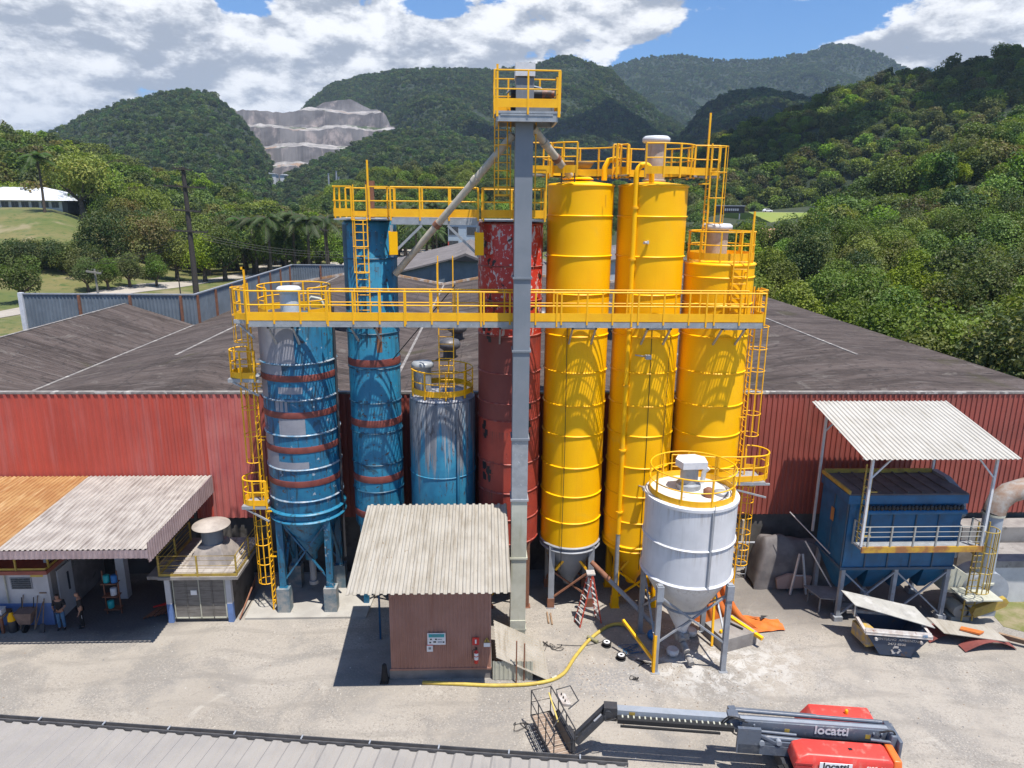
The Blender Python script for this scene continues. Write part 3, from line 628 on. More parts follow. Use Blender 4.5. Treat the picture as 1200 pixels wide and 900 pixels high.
# ------------------------------------------------------------------ trees one can tell apart
def limb_trunk(mb, h, r, seed, spread=1.6):
    rd = random.Random(seed)
    mb.ptube([(0, 0, -.4), (.06, .03, h*.3), (-.05, .08, h*.62)], [r*1.35, r, r*.8], 8)
    for i in range(5):
        a = i*2*pi/5+rd.uniform(-.3, .3); q = rd.uniform(.7, 1.2)*spread
        mb.ptube([(-.05, .08, h*.55), (cos(a)*q*.5, sin(a)*q*.5, h*.78), (cos(a)*q, sin(a)*q, h*1.05)], [r*.6, r*.4, r*.18], 6)
def tree_kind(name, label, mts, seed, rx, rz, nblob, nleaf, ls, trunk_h, flat=1.0):
    t = T(name, label, 'tree', (0, 0, 0))
    mb = MB(); limb_trunk(mb, trunk_h+rz*.5, .17*rx/2.6+.06, seed, rx*.55); P(t, 'trunk', mb, BARK)
    P(t, 'crown', crown_mb(seed, rx, rz, nblob, nleaf, ls, flat, len(mts), trunk_h+rz*.9), [LEAF[x] for x in mts]); return t
def palm_kind(name, label, seed, h, fl, nf=17):
    rd = random.Random(seed); t = T(name, label, 'palm', (0, 0, 0)); mb = MB()
    mb.ptube([(0, 0, -.4), (.1, 0, h*.4), (.05, .1, h*.75), (0, 0, h)], [.26, .2, .17, .15], 8); P(t, 'trunk', mb, BARK); mb = MB()
    for i in range(nf):
        a = i*2.4+rd.uniform(-.2, .2); el = rd.uniform(-.15, 1.15); L = fl*rd.uniform(.85, 1.1); pts = []
        for j in range(8):
            s_ = j/7; pts.append(Vector((cos(a)*L*s_*cos(el*.8), sin(a)*L*s_*cos(el*.8), h+L*(sin(el)*s_-.75*s_*s_))))
        mb.ptube(pts, [.05*(1-.8*j/7) for j in range(8)], 4, 0)
        side = Vector((-sin(a), cos(a), 0))
        for j in range(20):
            s_ = (j+1)/21; k_ = min(6, int(s_*7)); p = pts[k_].lerp(pts[k_+1], s_*7-k_); ll = L*.30*sin(pi*min(.95, s_*.85+.15))**.7
            d = (pts[k_+1]-pts[k_]).normalized()
            for sg in (1, -1):
                e = p+side*sg*ll*.8+d*ll*.45-Vector((0, 0, ll*.45)); mb._add([p-d*.09, p+d*.09, e], [(0, 1, 2)], 1)
    P(t, 'crown', mb, [BARK, LEAF['dark']]); return t
RDT = random.Random(99)
KIND = {
 'lawn': tree_kind('lawn_tree', 'round olive green tree at the far left edge of the mown lawn', ('olive', 'mid'), 31, 3.4, 2.5, 16, 4200, 0.3, 1.6),
 'bright': tree_kind('broadleaf_tree', 'x', ('lime', 'mid'), 32, 4.2, 3.0, 18, 4600, 0.34, 2.2),
 'dark': tree_kind('broadleaf_tree', 'x', ('dark', 'mid'), 33, 4.2, 3.2, 18, 4600, 0.34, 2.2),
 'bronze': tree_kind('broadleaf_tree', 'x', ('rust', 'olive'), 34, 4.4, 3.0, 18, 4400, 0.33, 2.2),
 'bush': tree_kind('bushy_tree', 'x', ('olive', 'dark'), 44, 4.6, 2.7, 20, 4200, .40, .5),
 'gold': tree_kind('flowering_tree', 'x', ('gold', 'lime'), 35, 3.6, 2.6, 16, 3800, 0.34, 3.0),
 'olive': tree_kind('broadleaf_tree', 'x', ('olive', 'dark'), 36, 4.4, 3.4, 19, 4600, 0.34, 2.2),
 'flat': tree_kind('spreading_tree', 'x', ('mid', 'lime'), 37, 6.2, 2.2, 25, 5200, 0.38, 4.5, .7),
 'grove': tree_kind('grove_tree', 'x', ('mid', 'olive'), 38, 4.6, 3.8, 22, 7000, 0.34, 3.4),
 'grove_lime': tree_kind('grove_tree', 'x', ('lime', 'mid'), 39, 4.2, 3.4, 21, 6600, 0.34, 3.4),
 'grove_dark': tree_kind('grove_tree', 'x', ('dark', 'olive'), 40, 4.6, 3.8, 22, 7000, 0.34, 3.4),
 'palm': palm_kind('palm_tree', 'x', 41, 8.5, 3.6),
}
USED = set()
def plant(kind, X, Y, z, s, label, group=None):
    root = KIND[kind]
    if kind not in USED:
        USED.add(kind); root.location = (X, Y, z); root.rotation_euler.z = RDT.uniform(0, 6); root.scale = (s, s, s); root['label'] = label
        if group: root['group'] = group
        return root
    return dup(root, (X, Y, z), RDT.uniform(0, 6.28), s*RDT.uniform(.96, 1.04), label, group)
def plant_px(kind, px, Y, s, label, group=None, dz=0):
    X = at(px, 300, Y).x; return plant(kind, X, Y, lawn_h(X, Y)+dz, s, label, group)
G1 = 'trees on the mown lawn'
plant_px('lawn', 20, 138, 1.35, 'round olive tree at the far left, nearest the metal fence end', G1)
plant_px('lawn', 98, 150, 1.1, 'small lawn tree directly behind the grey metal fence, left of the thin post', G1)
plant_px('lawn', 122, 153, 1.0, 'lawn tree touching the small lawn tree behind the metal fence', G1)
plant_px('lawn', 148, 158, 1.15, 'lawn tree between two neighbours beside the pale access road', G1)
plant_px('lawn', 180, 163, 1.1, 'rightmost small lawn tree beside the curve of the access road', G1)
G2 = 'trees on the grassy bank'
for kd, px, Y, s, lb in (
 ('bush', 8, 166, .62, 'dark bushy tree at the left edge below the white roofed hall'), ('bush', 38, 166, .62, 'olive bushy tree below the lawn in front of the white roofed hall'),
 ('bush', 68, 166, .62, 'broad olive tree at the middle of the grassy bank'), ('bush', 100, 163, .62, 'dark tree on the bank under the yellow flowering tree'),
 ('olive', 128, 170, 0.9, 'olive tree between the dark bank tree and the bronze tree'), ('bronze', 172, 174, 1.05, 'large bronze leaved tree on the bank left of the dark power pole'),
 ('bronze', 150, 185, 0.8, 'smaller bronze tree behind the large bronze leaved tree'), ('bright', 205, 179, 0.8, 'bright green tree just left of the dark power pole'),
 ('bright', 238, 178, 0.78, 'bright green tree just right of the dark power pole'), ('olive', 262, 181, 0.85, 'olive yellow tree right of the power pole beside the palms'),
 ('bright', 222, 222, 0.9, 'bright tree behind the dark power pole'), ('gold', 104, 236, 1.25, 'yellow flowering tree at the end of the white roofed hall'),
 ('flat', 120, 262, 1.5, 'wide flat crowned tree on the hill behind the yellow flowering tree'), ('flat', 165, 268, 1.4, 'wide flat crowned tree above the bronze tree'),
 ('flat', 205, 285, 1.3, 'wide flat crowned tree right behind the pole top'), ('dark', 185, 240, 1.0, 'dark tree among the palms right of the bronze tree'),
 ('bright', 250, 245, 1.0, 'bright rounded tree on the slope right of the power pole'), ('dark', 285, 262, 1.0, 'dark rounded tree behind the left palms'),
 ('dark', 320, 270, 0.95, 'dark rounded tree behind the middle palms'), ('olive', 352, 272, 0.9, 'olive tree behind the palms near the blue silo'),
 ('bright', 372, 232, 0.7, 'low bright tree next to the tall blue silo top'), ('dark', 425, 270, 0.9, 'dark tree seen above the walkway beside the tall blue silo')):
    plant_px(kd, px, Y, s*(1.75 if kd not in ('gold', 'flat') else 2.1 if kd == 'gold' else 1.45), lb, G2)
G3 = 'palms along the access road'
for px, Y, s, lb in ((60, 228, 1.15, 'lone palm in front of the white roofed hall'), (286, 199, 1.0, 'leftmost palm of the row along the road'), (300, 195, 1.05, 'second palm of the row along the road from the power pole'), (316, 188, 1.1, 'tall palm in the middle of the row along the road'),
    (334, 195, 1.1, 'palm behind the tall middle palm of the road row'), (346, 194, 1.15, 'palm of the road row with the thick crown'), (362, 187, 1.1, 'palm of the road row closest to the car park'), (384, 188, 1.1, 'palm standing left of the tall blue silo top'),
    (452, 290, 1.2, 'palm seen above the railing just right of the tall blue silo'), (470, 300, 1.3, 'palm at the middle of the upper walkway railing'), (489, 296, 1.3, 'palm over the upper walkway left of the sloping pipe'), (508, 305, 1.35, 'tall palm behind the sloping chute pipe'),
    (528, 300, 1.3, 'palm above the grey two storey house'), (545, 310, 1.35, 'palm left of the red silo top'), (488, 240, .9, 'short palm standing in the car park by the parked vans'), (512, 246, .8, 'short palm right of the parked vans'),
    (868, 235, 1.0, 'palm under the dark billboard'), (880, 250, .9, 'palm just right of the dark billboard'), (938, 215, .8, 'palm on the grass slope by the highway')):
    X = at(px, 300, Y).x
    plant('palm', X, Y, (lawn_h(X, Y) if px < 800 else 6 if px < 900 else 7.5), s*(1.65 if px < 600 else 1.0), lb, G3)
rf = random.Random(31)
for i in range(9):
    plant_px('bush', -6+i*15+rf.uniform(-4, 4), 164+rf.uniform(0, 8), rf.uniform(.95, 1.25), 'olive bush in the hedge like row on the bank below the white roofed hall', 'bushes on the bank below the hall')
for px0, px1, Ya, Yb_, n_, where in ((128, 400, 192, 226, 32, 'in the dense wood on the bank below the left hill'), (128, 400, 226, 268, 44, 'in the upper wood on the slope of the left hill'), (385, 640, 268, 318, 34, 'in the valley wood behind the upper walkway'), (795, 880, 190, 248, 18, 'in the wood between the yellow silos and the highway')):
    for i in range(n_):
        px = px0+(px1-px0)*(i+rf.random())/n_; Y = rf.uniform(Ya, Yb_); kd = rf.choice(('bright', 'dark', 'olive', 'dark', 'bright', 'bronze')) if px < 780 else rf.choice(('dark', 'olive', 'dark'))
        X = at(px, 300, Y).x; z = lawn_h(X, Y) if px < 780 else 4.0
        tone = {'bright': 'bright green', 'dark': 'dark green', 'olive': 'olive green', 'bronze': 'bronze tinted'}[kd]
        plant(kd, X, Y, z, rf.uniform(1.3, 1.8) if px < 780 else rf.uniform(1.0, 1.2), tone+' tree '+where, 'trees '+where+', '+tone)
GG = 'grove trees beside the big roof'
rg = random.Random(5); n = 0
rows_ = [(32.5, 36, 'g'), ]
spots = []
for Y in (35, 42, 50, 58, 67, 77, 88, 100, 114, 130, 148):
    x = 34.5+rg.uniform(-.5, .8)
    lim = Y*.86+4
    while x < lim and len(spots) < 110:
        spots.append((x+rg.uniform(-.9, .9), Y+rg.uniform(-2, 2))); x += rg.uniform(6.0, 7.6)
for i, (X, Y) in enumerate(spots):
    z = grove_h(X, Y)-.3; kd = rg.choice(('grove', 'grove', 'grove_lime', 'grove_dark', 'grove_lime', 'grove')) ; s = rg.uniform(.92, 1.15)*(1 if Y < 110 else 1.1)
    tone = {'grove': 'olive green', 'grove_lime': 'bright green', 'grove_dark': 'dark green'}[kd]
    plant(kd, X, Y, z, s, tone+' broadleaf tree in the dense grove behind the dark roof', GG+', '+tone)
# ------------------------------------------------------------------ the big hall
FY = 33.5
hall = T('industrial_hall', 'long industrial hall with red corrugated front and low mouldy grey gabled roof', 'building', (0, FY, 0))
mb = MB(); mb.box((-60, FY+.12, 0), (30, FY+.5, 3.3)); P(hall, 'base_wall', mb, CONCD)
mb = MB()
mb.corr((-60, FY, 3.15), (60-11.6, 0, 0), (0, 0, 6.5), .34, .055, slots=lambda u: 0 if u < .955 else 1); P(hall, 'wall_cladding', mb, [CLADL, CLADP])
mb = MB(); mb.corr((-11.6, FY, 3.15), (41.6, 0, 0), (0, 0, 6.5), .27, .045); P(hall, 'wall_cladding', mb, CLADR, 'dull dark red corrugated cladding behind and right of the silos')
mb = MB(); mb.box((-60, FY-.06, 9.65), (30.2, FY+.25, 9.75)); P(hall, 'parapet_flashing', mb, RIDGE)
prof = [(-24.5, 8.6), (-15, 10.4), (-5.2, 8.6), (4.2, 10.4), (13.5, 8.7), (23.3, 9.85), (30.2, 9.5)]
mb = MB(); Ys = [FY+.2, 42, 60, 76, 92]
vs = [(x, y, min(z, 9.6) if y < 40 else z) for y in Ys for (x, z) in prof]; k_ = len(prof)
mb._add(vs, [(j*k_+i, j*k_+i+1, (j+1)*k_+i+1, (j+1)*k_+i) for j in range(len(Ys)-1) for i in range(k_-1)]); P(hall, 'roof', mb, ROOF)
profL = [(-60, 2.0), (-42, 6.9), (-30, 10.4), (-24.5, 8.6)]; Yl = [FY+.2, 40, 60]; mb = MB()
vs = [(x, y, min(z, 9.6) if y < 38 else z) for y in Yl for (x, z) in profL]
mb._add(vs, [(j*4+i, j*4+i+1, (j+1)*4+i+1, (j+1)*4+i) for j in range(2) for i in range(3)]); P(hall, 'roof', mb, ROOF)
mb = MB(); mb.box((30.05, FY+.5, 0), (30.2, 92, 9.4)); mb.box((-60, 60, 0), (-42, 60.2, 2)); mb.box((-42, 59.9, -.5), (-24.5, 60.0, 6.8)); mb.box((-24.5, 91.8, -.5), (30, 92, 8.5)); P(hall, 'side_wall', mb, BLUG)
mb = MB()
for x, z, y0, y1 in ((-24.5, 8.62, FY+.3, 60), (23.3, 9.87, 42.2, 92), (-5.2, 8.62, 42, 92), (-30, 10.42, 40, 60), (13.5, 8.72, 42, 92), (-18.5, 9.75, 42.2, 91)):
    mb.box((x-.09, y0, z-.03), (x+.09, y1, z+.012))
P(hall, 'ridge_capping', mb, RIDGE)
mb = MB()
for (x0, z0), (x1, z1) in zip(prof[:-1], prof[1:]): mb.bar((x0, 92.05, z0+.1), (x1, 92.05, z1+.1), .3, .35)
P(hall, 'verge_flashing', mb, RIM)
def bolted_vent(px, py, Y, lb, s=1.0):
    X = at(px, py, Y).x; zr = 0
    for (x0, z0), (x1, z1) in zip(prof[:-1], prof[1:]):
        if x0 <= X <= x1: zr = z0+(z1-z0)*(X-x0)/(x1-x0)
    t = T('roof_ventilator', lb, 'roof vent', (X, Y, zr), 'ventilators on the big roof')
    mb = MB(); mb.lathe([(.42*s, -.1), (.40*s, .55*s)], (X, Y, zr), 18); P(t, 'collar', mb, DKB)
    mb = MB(); mb.lathe([(.40*s, .55*s), (.66*s, .72*s), (.72*s, .95*s), (.58*s, 1.2*s), (.2*s, 1.32*s), (.01, 1.34*s)], (X, Y, zr), 22); P(t, 'turbine_head', mb, mat('vent_grey', (.09, .085, .085), (.14, .13, .13), 4, .5, .5, .3))
bolted_vent(541, 392, 55, 'turbine roof vent farthest back, left of the red silo'); bolted_vent(536, 407, 50, 'middle turbine roof vent left of the red silo'); bolted_vent(527, 426, 44, 'turbine roof vent just behind the short blue silo rail')
bolted_vent(402, 392, 52, 'turbine roof vent between the two tall blue silos'); bolted_vent(712, 404, 49, 'turbine roof vent in the gap between two yellow silos'); bolted_vent(634, 410, 49, 'turbine roof vent just right of the red silo')
# grey metal parapet wall behind the left roof
t = T('metal_fence', 'blue grey corrugated metal fence wall behind the left roof', 'fence', (-30, 60.5, 7))
mb = MB(); mb.corr((-38.6, 60.6, 7.0), (14.1, 0, 0), (0, 0, 4.05), .3, .04); mb.corr((-24.5, 60.6, 7.0), (0, 31.4, 0), (0, 0, 4.05), .3, .04); mb.corr((-24.5, 92, 7.0), (7.5, 0, 0), (0, 0, 4.05), .3, .04); P(t, 'metal_panel', mb, BLUG)
mb = MB(); mb.box((-38.7, 60.5, 11.05), (-24.4, 60.72, 11.15)); mb.box((-24.62, 60.72, 11.05), (-24.4, 92.0, 11.15)); mb.box((-24.4, 91.9, 11.05), (-17.0, 92.1, 11.15)); P(t, 'top_rail', mb, STEEL)
pm = MB().box((-.09, -.09, 0), (.09, .09, 4.0)).mesh('post', RUST)
for y in range(8): PI_(t, 'post', pm, (-24.40, 61+y*4.2, 7.0))
for x in range(1, 3): PI_(t, 'post', pm, (-24.5+x*3.6, 91.85, 7.0))
for x in range(3): PI_(t, 'post', pm, (-34+x*4.2, 60.45, 7.0))
mb = MB(); mb.box((-38.95, 60.4, 6.0), (-38.6, 60.75, 11.2)); P(t, 'end_post', mb, CAPW)

# ------------------------------------------------------------------ railings, ladders
def arc(c, r, a0, a1, n=24): return [Vector((c[0]+r*cos(R(a0+(a1-a0)*i/n)), c[1]+r*sin(R(a0+(a1-a0)*i/n)), c[2])) for i in range(n+1)]
def railing(root, pts, closed=False, sp=1.0, h=1.2, toe=.28, m=None, r=.032, ends=True, toe_z=.02, square=True):
    m = m or YELR; pts = [Vector(p) for p in pts]; Z = Vector((0, 0, 1))
    mb = MB(); mb.ptube([p+Z*h for p in pts], r, 6, closed=closed); tr = P(root, 'top_rail', mb, m)
    mb = MB(); mb.ptube([p+Z*h*.54 for p in pts], r*.85, 6, closed=closed); P(root, 'mid_rail', mb, m)
    if toe:
        mb = MB(); q = pts+([pts[0]] if closed else [])
        for a, b_ in zip(q[:-1], q[1:]): mb.bar(a+Z*(toe_z+toe/2), b_+Z*(toe_z+toe/2), .02, toe)
        P(root, 'toe_board', mb, m)
    L = [0]; q = pts+([pts[0]] if closed else [])
    for a, b_ in zip(q[:-1], q[1:]): L.append(L[-1]+(b_-a).length)
    n = max(1, round(L[-1]/sp)); pm = MB().box((-.033, -.033, -.12), (.033, .033, h)).mesh('post', m)
    for i in range(n if closed else n+1):
        s_ = L[-1]*i/n; j = 0
        while j < len(L)-2 and L[j+1] < s_: j += 1
        t = (s_-L[j])/max(1e-6, L[j+1]-L[j]); p = q[j].lerp(q[j+1], t); d = q[j+1]-q[j]
        PI_(root, 'post', pm, p, atan2(d.y, d.x))
def ladder(name, label, x, y, z0, z1, face, cages=(), wd=.46, ext=0.0, m=None, group='caged ladders', bars=5, hoop_sp=.9, cr=.36):
    """face: direction (degrees) in which the climber stands; cages: list of (z0,z1)"""
    m = m or YELR; t = T(name, label, 'ladder', (x, y, z0), group); fx, fy = cos(R(face)), sin(R(face)); sx, sy = -fy, fx
    rm = MB().box((-.03, -.022, 0), (.03, .022, z1+ext-z0)).mesh('rail', m)
    for s in (1, -1): PI_(t, 'rail', rm, (x+sx*s*wd/2, y+sy*s*wd/2, z0), R(face))
    gm = MB().tube((0, -wd/2, 0), (0, wd/2, 0), .019, n=6).mesh('rung', m); n = int((z1-z0)/.3)
    for i in range(min(n, 95)): PI_(t, 'rung', gm, (x, y, z0+.25+i*(z1-z0-.3)/max(1, n-1)), R(face))
    for (c0, c1) in cages:
        ctr = cr*.75
        pts = [Vector((0, -wd/2, 0))]+[Vector((ctr+cr*cos(R(a)), cr*1.02*sin(R(a)), 0)) for a in range(-115, 116, 23)]+[Vector((0, wd/2, 0))]
        hm = MB().ptube(pts, .021, 6).mesh('hoop', m); k = max(1, round((c1-c0)/hoop_sp))
        for i in range(k+1): PI_(t, 'hoop', hm, (x, y, c0+(c1-c0)*i/k), R(face))
        bm_ = MB().box((-.012, -.02, 0), (.012, .02, c1-c0)).mesh('cage_bar', m)
        for i in range(bars):
            a = -100+200*i/(bars-1); lx, ly = ctr+cr*cos(R(a)), cr*1.02*sin(R(a))
            PI_(t, 'cage_bar', bm_, (x+fx*lx+sx*ly, y+fy*lx+sy*ly, c0), R(face+a))
    # brackets back to what carries it
    bk = MB().box((-.32, -.025, -.025), (0, .025, .025)).mesh('bracket', m); nb = max(1, int((z1-z0)/2.4))
    for i in range(nb+1):
        for s in (1, -1): PI_(t, 'bracket', bk, (x+sx*s*wd/2, y+sy*s*wd/2, z0+.5+(z1-z0-1)*i/nb), R(face))
    return t
def rings(root, c, r, zs, m, rr=.045, name='hoop_ring', h=None):
    for z in zs:
        mb = MB(); mb.lathe([(r-.01, -rr), (r+rr*.8, -rr*.6), (r+rr*1.2, 0), (r+rr*.8, rr*.6), (r-.01, rr)], (c[0], c[1], z), 48); P(root, name, mb, m)
def legs4(root, c, r, z0, z1, wd, m, rot=45, brace=None, bm_=None, foot=None, footm=None, prof='box'):
    ps = []
    for i in range(4):
        a = R(rot+90*i); p = Vector((c[0]+r*cos(a), c[1]+r*sin(a), 0)); ps.append(p); mb = MB()
        mb.box((p.x-wd/2, p.y-wd/2, z0), (p.x+wd/2, p.y+wd/2, z1))
        mb.box((p.x-wd*.8, p.y-wd*.8, z0), (p.x+wd*.8, p.y+wd*.8, z0+.03))
        lg = P(root, 'leg', mb, m)
        if foot:
            mb = MB(); mb.box((p.x-wd*.62, p.y-wd*.62, z0), (p.x+wd*.62, p.y+wd*.62, z0+foot)); P(lg, 'foot', mb, footm)
    if brace:
        for i in range(4):
            a, b_ = ps[i], ps[(i+1) % 4]; lo, hi = brace; n = (b_-a).cross(Vector((0, 0, 1))).normalized()*.02
            for (q0, q1, s) in (((a.x, a.y, lo), (b_.x, b_.y, hi), 1), ((b_.x, b_.y, lo), (a.x, a.y, hi), -1)):
                mb = MB(); mb.bar(Vector(q0)+n*s*2, Vector(q1)+n*s*2, .10, .07); P(root, 'brace', mb, bm_ or m)
    return ps
SY = 31.0
# ---- A: tall blue and grey silo on the pad
mb = MB(); pts = [(-11.0, 29.25), (-5.45, 29.25), (-5.2, 33.2), (-11.2, 33.2)]; mb.prism(pts, 2, .0, .10); struct('concrete_pad', mb, CONCL)
A = (-8.23, 31.0); ra = 1.62
s = T('silo', 'blue silo with grey repaint patches and red bands on tall legs, farthest from the elevator', 'silo', (A[0], A[1], .1))
mb = MB(); mb.lathe([(ra, 5.0), (ra, 13.75), (ra-.06, 13.85), (.01, 14.0)], (*A, 0), 56)
for z0, z1, a0, a1 in ((12.05, 13.74, 165, 279), (11.55, 11.95, 165, 258), (10.47, 11.23, 165, 228), (10.72, 11.02, 250, 287), (9.92, 10.38, 243, 263), (8.88, 9.6, 247, 288), (8.33, 8.79, 165, 232), (7.3, 8.01, 165, 242), (7.3, 7.62, 242, 290), (9.2, 9.5, 190, 215), (9.95, 10.2, 180, 205)):
    mb.patch(A, ra, z0, z1, R(a0), R(a1), 1)
P(s, 'shell', mb, [BLUE, PRIM])
mb = MB(); mb.tube((A[0]+1.66, A[1]-.25, 2.4), (A[0]+1.66, A[1]-.25, 14.3), .06); P(s, 'side_pipe', mb, DKB)
rings(s, A, ra, (12.0, 10.42, 8.83, 7.25, 5.75), mat('blue_rib_worn', (.02, .13, .24), (.3, .33, .36), 3, .6, .4), .05, 'stiffening_rib')
for z in (11.25, 9.62, 8.03, 6.45):
    mb = MB(); mb.lathe([(ra+.02, 0), (ra+.026, .02), (ra+.026, .26), (ra+.02, .28)], (*A, z), 56); P(s, 'red_band', mb, RUSTB)
rings(s, A, ra+.05, (5.12, 4.72), BLUEB, .07, 'ring_beam')
mb = MB(); mb.lathe([(ra, 5.0), (ra, 4.7), (.28, 2.5), (.28, 2.2)], (*A, 0), 40); P(s, 'hopper', mb, BLUEB)
mb = MB(); mb.lathe([(.16, 2.2), (.16, 1.0), (.22, .98), (.22, .8)], (A[0], A[1]+.1, 0), 16); P(s, 'outlet_pipe', mb, STEEL)
for sx in (-1, 1):
    for sy in (-1, 1):
        px_, py_ = A[0]+sx*1.08, A[1]+sy*1.08; mb = MB(); mb.box((px_-.15, py_-.12, 1.3), (px_+.15, py_+.12, 4.9)); mb.box((px_-.19, py_-.16, 1.3), (px_+.19, py_+.16, 1.35)); lg = P(s, 'leg', mb, BLUE)
        mb = MB(); mb.prism([(px_-.29, py_-.27), (px_+.29, py_-.27), (px_+.29, py_+.27), (px_-.29, py_+.27)], 2, .1, 1.3); P(lg, 'pedestal', mb, mat('blue_splashed_concrete', (.10, .16, .20), (.28, .28, .27), 2.2, .6, .85) if (sx, sy) == (-1, -1) else bpy.data.materials['blue_splashed_concrete'])
for (x0, y0, x1, y1) in ((-1, -1, 1, -1), (1, -1, 1, 1), (1, 1, -1, 1), (-1, 1, -1, -1)):
    for q, (za, zb_) in enumerate(((1.55, 4.6), (4.6, 1.55))):
        mb = MB(); o_ = .05*(1 if q else -1); mb.bar((A[0]+x0*1.08+o_*abs(y1-y0)/2, A[1]+y0*1.08+o_*abs(x1-x0)/2, za), (A[0]+x1*1.08+o_*abs(y1-y0)/2, A[1]+y1*1.08+o_*abs(x1-x0)/2, zb_), .11, .07); P(s, 'brace', mb, BLUE)
railing(s, arc((*A, 14.0), 1.52, -55, 235, 30), False, .95)
def filter_vent(c, z0, r, h, lb, m=VENT, cap=CAPW):
    t = T('filter_vent', lb, 'silo vent', (c[0], c[1], z0), 'filter vents on the silos')
    mb = MB(); mb.lathe([(r*1.12, 0), (r*1.12, .06), (r*.98, .08), (r, h*.3), (r*1.01, h)], (*c, z0), 28); P(t, 'filter_body', mb, m)
    mb = MB(); mb.lathe([(r*1.2, h-.04), (r*1.32, h), (r*1.32, h+.14), (r*1.1, h+.22), (.01, h+.25)], (*c, z0), 28); P(t, 'cap', mb, cap); return t
filter_vent((-8.5, 31.1), 13.93, .40, .98, 'white capped filter vent on the blue and grey patched silo', CAPW)
mb = MB(); mb.ptube([(-7.6, 30.9, 14.0), (-7.6, 30.9, 14.55), (-7.5, 30.9, 14.7), (-7.1, 30.9, 14.62), (-6.95, 30.9, 14.3), (-6.95, 30.9, 14.0)], .06, 8)
single('gooseneck_pipe', mb, CREAM, 'small white gooseneck pipe on top of the patched blue silo', 'pipe')
# ---- B: slim tall blue silo
B = (-4.92, 31.2); rb = 1.14
s = T('silo', 'slim tall blue silo with thin red bands and a ladder up its front', 'silo', (B[0], B[1], 0))
mb = MB(); mb.lathe([(rb, 4.2), (rb, 17.85), (rb-.08, 17.95), (.01, 18.0)], (*B, 0), 48); P(s, 'shell', mb, BLUEB)
rings(s, B, rb, (16.4, 15.0, 13.2, 11.65, 10.1, 8.7, 7.2, 5.9), mat('dark_blue_rib', (.01, .05, .09), (.02, .10, .17), 3, .5, .5), .035, 'stiffening_rib')
for z in (11.75, 9.0, 6.35, 4.6):
    mb = MB(); mb.lathe([(rb+.02, 0), (rb+.026, .02), (rb+.026, .30), (rb+.02, .32)], (*B, z), 48); P(s, 'red_band', mb, RUSTB)
mb = MB(); mb.patch(B, rb, 14.2, 17.8, R(150), R(222), 0); mb.patch(B, rb, 12.4, 13.6, R(285), R(297), 1); P(s, 'stained_patch', mb, [mat('black_blue_stain', (.012, .05, .09), (.02, .10, .16), 1.3, .6, .6), RUST])
mb = MB(); mb.lathe([(rb, 4.2), (.3, 2.3), (.3, 2.0)], (*B, 0), 36); P(s, 'hopper', mb, BLUE)
legs4(s, B, .98, 0, 4.4, .24, BLUE, 45, (.6, 3.6), YELR)
# ---- C: short blue silo
Cc = (-1.9, 31.2); rc = 1.5
s = T('silo', 'short wide blue silo with grey dust streaks behind the shed', 'silo', (Cc[0], Cc[1], 0))
mb = MB(); mb.lathe([(rc, 3.6), (rc, 10.05), (rc-.05, 10.2), (rc-.35, 10.38), (.01, 10.55)], (*Cc, 0), 52); P(s, 'shell', mb, BLUEC)
mb = MB(); mb.lathe([(rc-.02, 10.21), (rc-.33, 10.40), (.01, 10.58)], (*Cc, 0), 40); P(s, 'roof', mb, mat('silver_dusty_top', (.42, .43, .46), (.2, .2, .22), 2.4, .6, .7))
rings(s, Cc, rc, (6.7,), BLUEC, .03, 'stiffening_rib')
mb = MB(); mb.tube((Cc[0]+.75, Cc[1]-1.38, 5.0), (Cc[0]+.75, Cc[1]-1.38, 9.9), .07); P(s, 'down_pipe', mb, BLUEC)
mb = MB(); mb.lathe([(rc, 3.6), (.3, 1.9), (.3, 1.6)], (*Cc, 0), 36); P(s, 'hopper', mb, BLUE); legs4(s, Cc, 1.3, 0, 3.8, .24, BLUE, 45, (.6, 3.2))
railing(s, arc((*Cc, 10.42), 1.38, 0, 360, 32)[:-1], True, .95, 1.1, .26)
filter_vent((-2.75, 31.0), 10.4, .38, 1.2, 'grey steel filter vent on the short stained blue silo', GALV, GALV)
# ---- D: red silo
D = (1.15, 31.0); rdd = 1.40
s = T('silo', 'worn red silo with flaking paint behind the elevator tower', 'silo', (D[0], D[1], 0))
mb = MB(); mb.lathe([(rdd, 13.2), (rdd, 17.85), (rdd-.05, 17.95), (.01, 18.05)], (*D, 0), 52, 0); mb.lathe([(rdd, 9.4), (rdd, 13.2)], (*D, 0), 52, 1); mb.lathe([(rdd, 3.4), (rdd, 9.4)], (*D, 0), 52, 2)
mb.patch(D, rdd, 9.4, 13.2, R(292), R(350), 2); P(s, 'shell', mb, [REDT, REDM, REDL])  # sunlit right side of the dull middle band, painted as a lighter patch
rings(s, D, rdd, (17.9, 16.15, 14.7, 13.2, 11.55, 10.2, 9.4, 7.4, 6.0, 4.7, 3.5), mat('red_rib', (.27, .03, .02), (.35, .12, .09), 4, .5, .5), .035, 'stiffening_rib')
mb = MB()
rw = random.Random(4)
for z, a0 in ((8.9, 212), (8.5, 216), (7.0, 213), (6.8, 224), (6.5, 212), (6.45, 226), (9.9, 305), (9.0, 303), (8.5, 300), (12.9, 224), (13.35, 212), (13.4, 226)):
    for q in range(3): mb.patch(D, rdd, z+q*.07, z+q*.07+rw.uniform(.12, .3), R(a0+rw.uniform(-3, 3)), R(a0+rw.uniform(5, 11)), 0, 3, .004+q*.002)
P(s, 'black_marking', mb, BLK)
mb = MB(); mb.lathe([(rdd, 3.4), (.3, 1.9), (.3, 1.5)], (*D, 0), 36); P(s, 'hopper', mb, REDM); legs4(s, D, 1.25, 0, 3.6, .24, RUST, 45, (.5, 3.1), YELR)
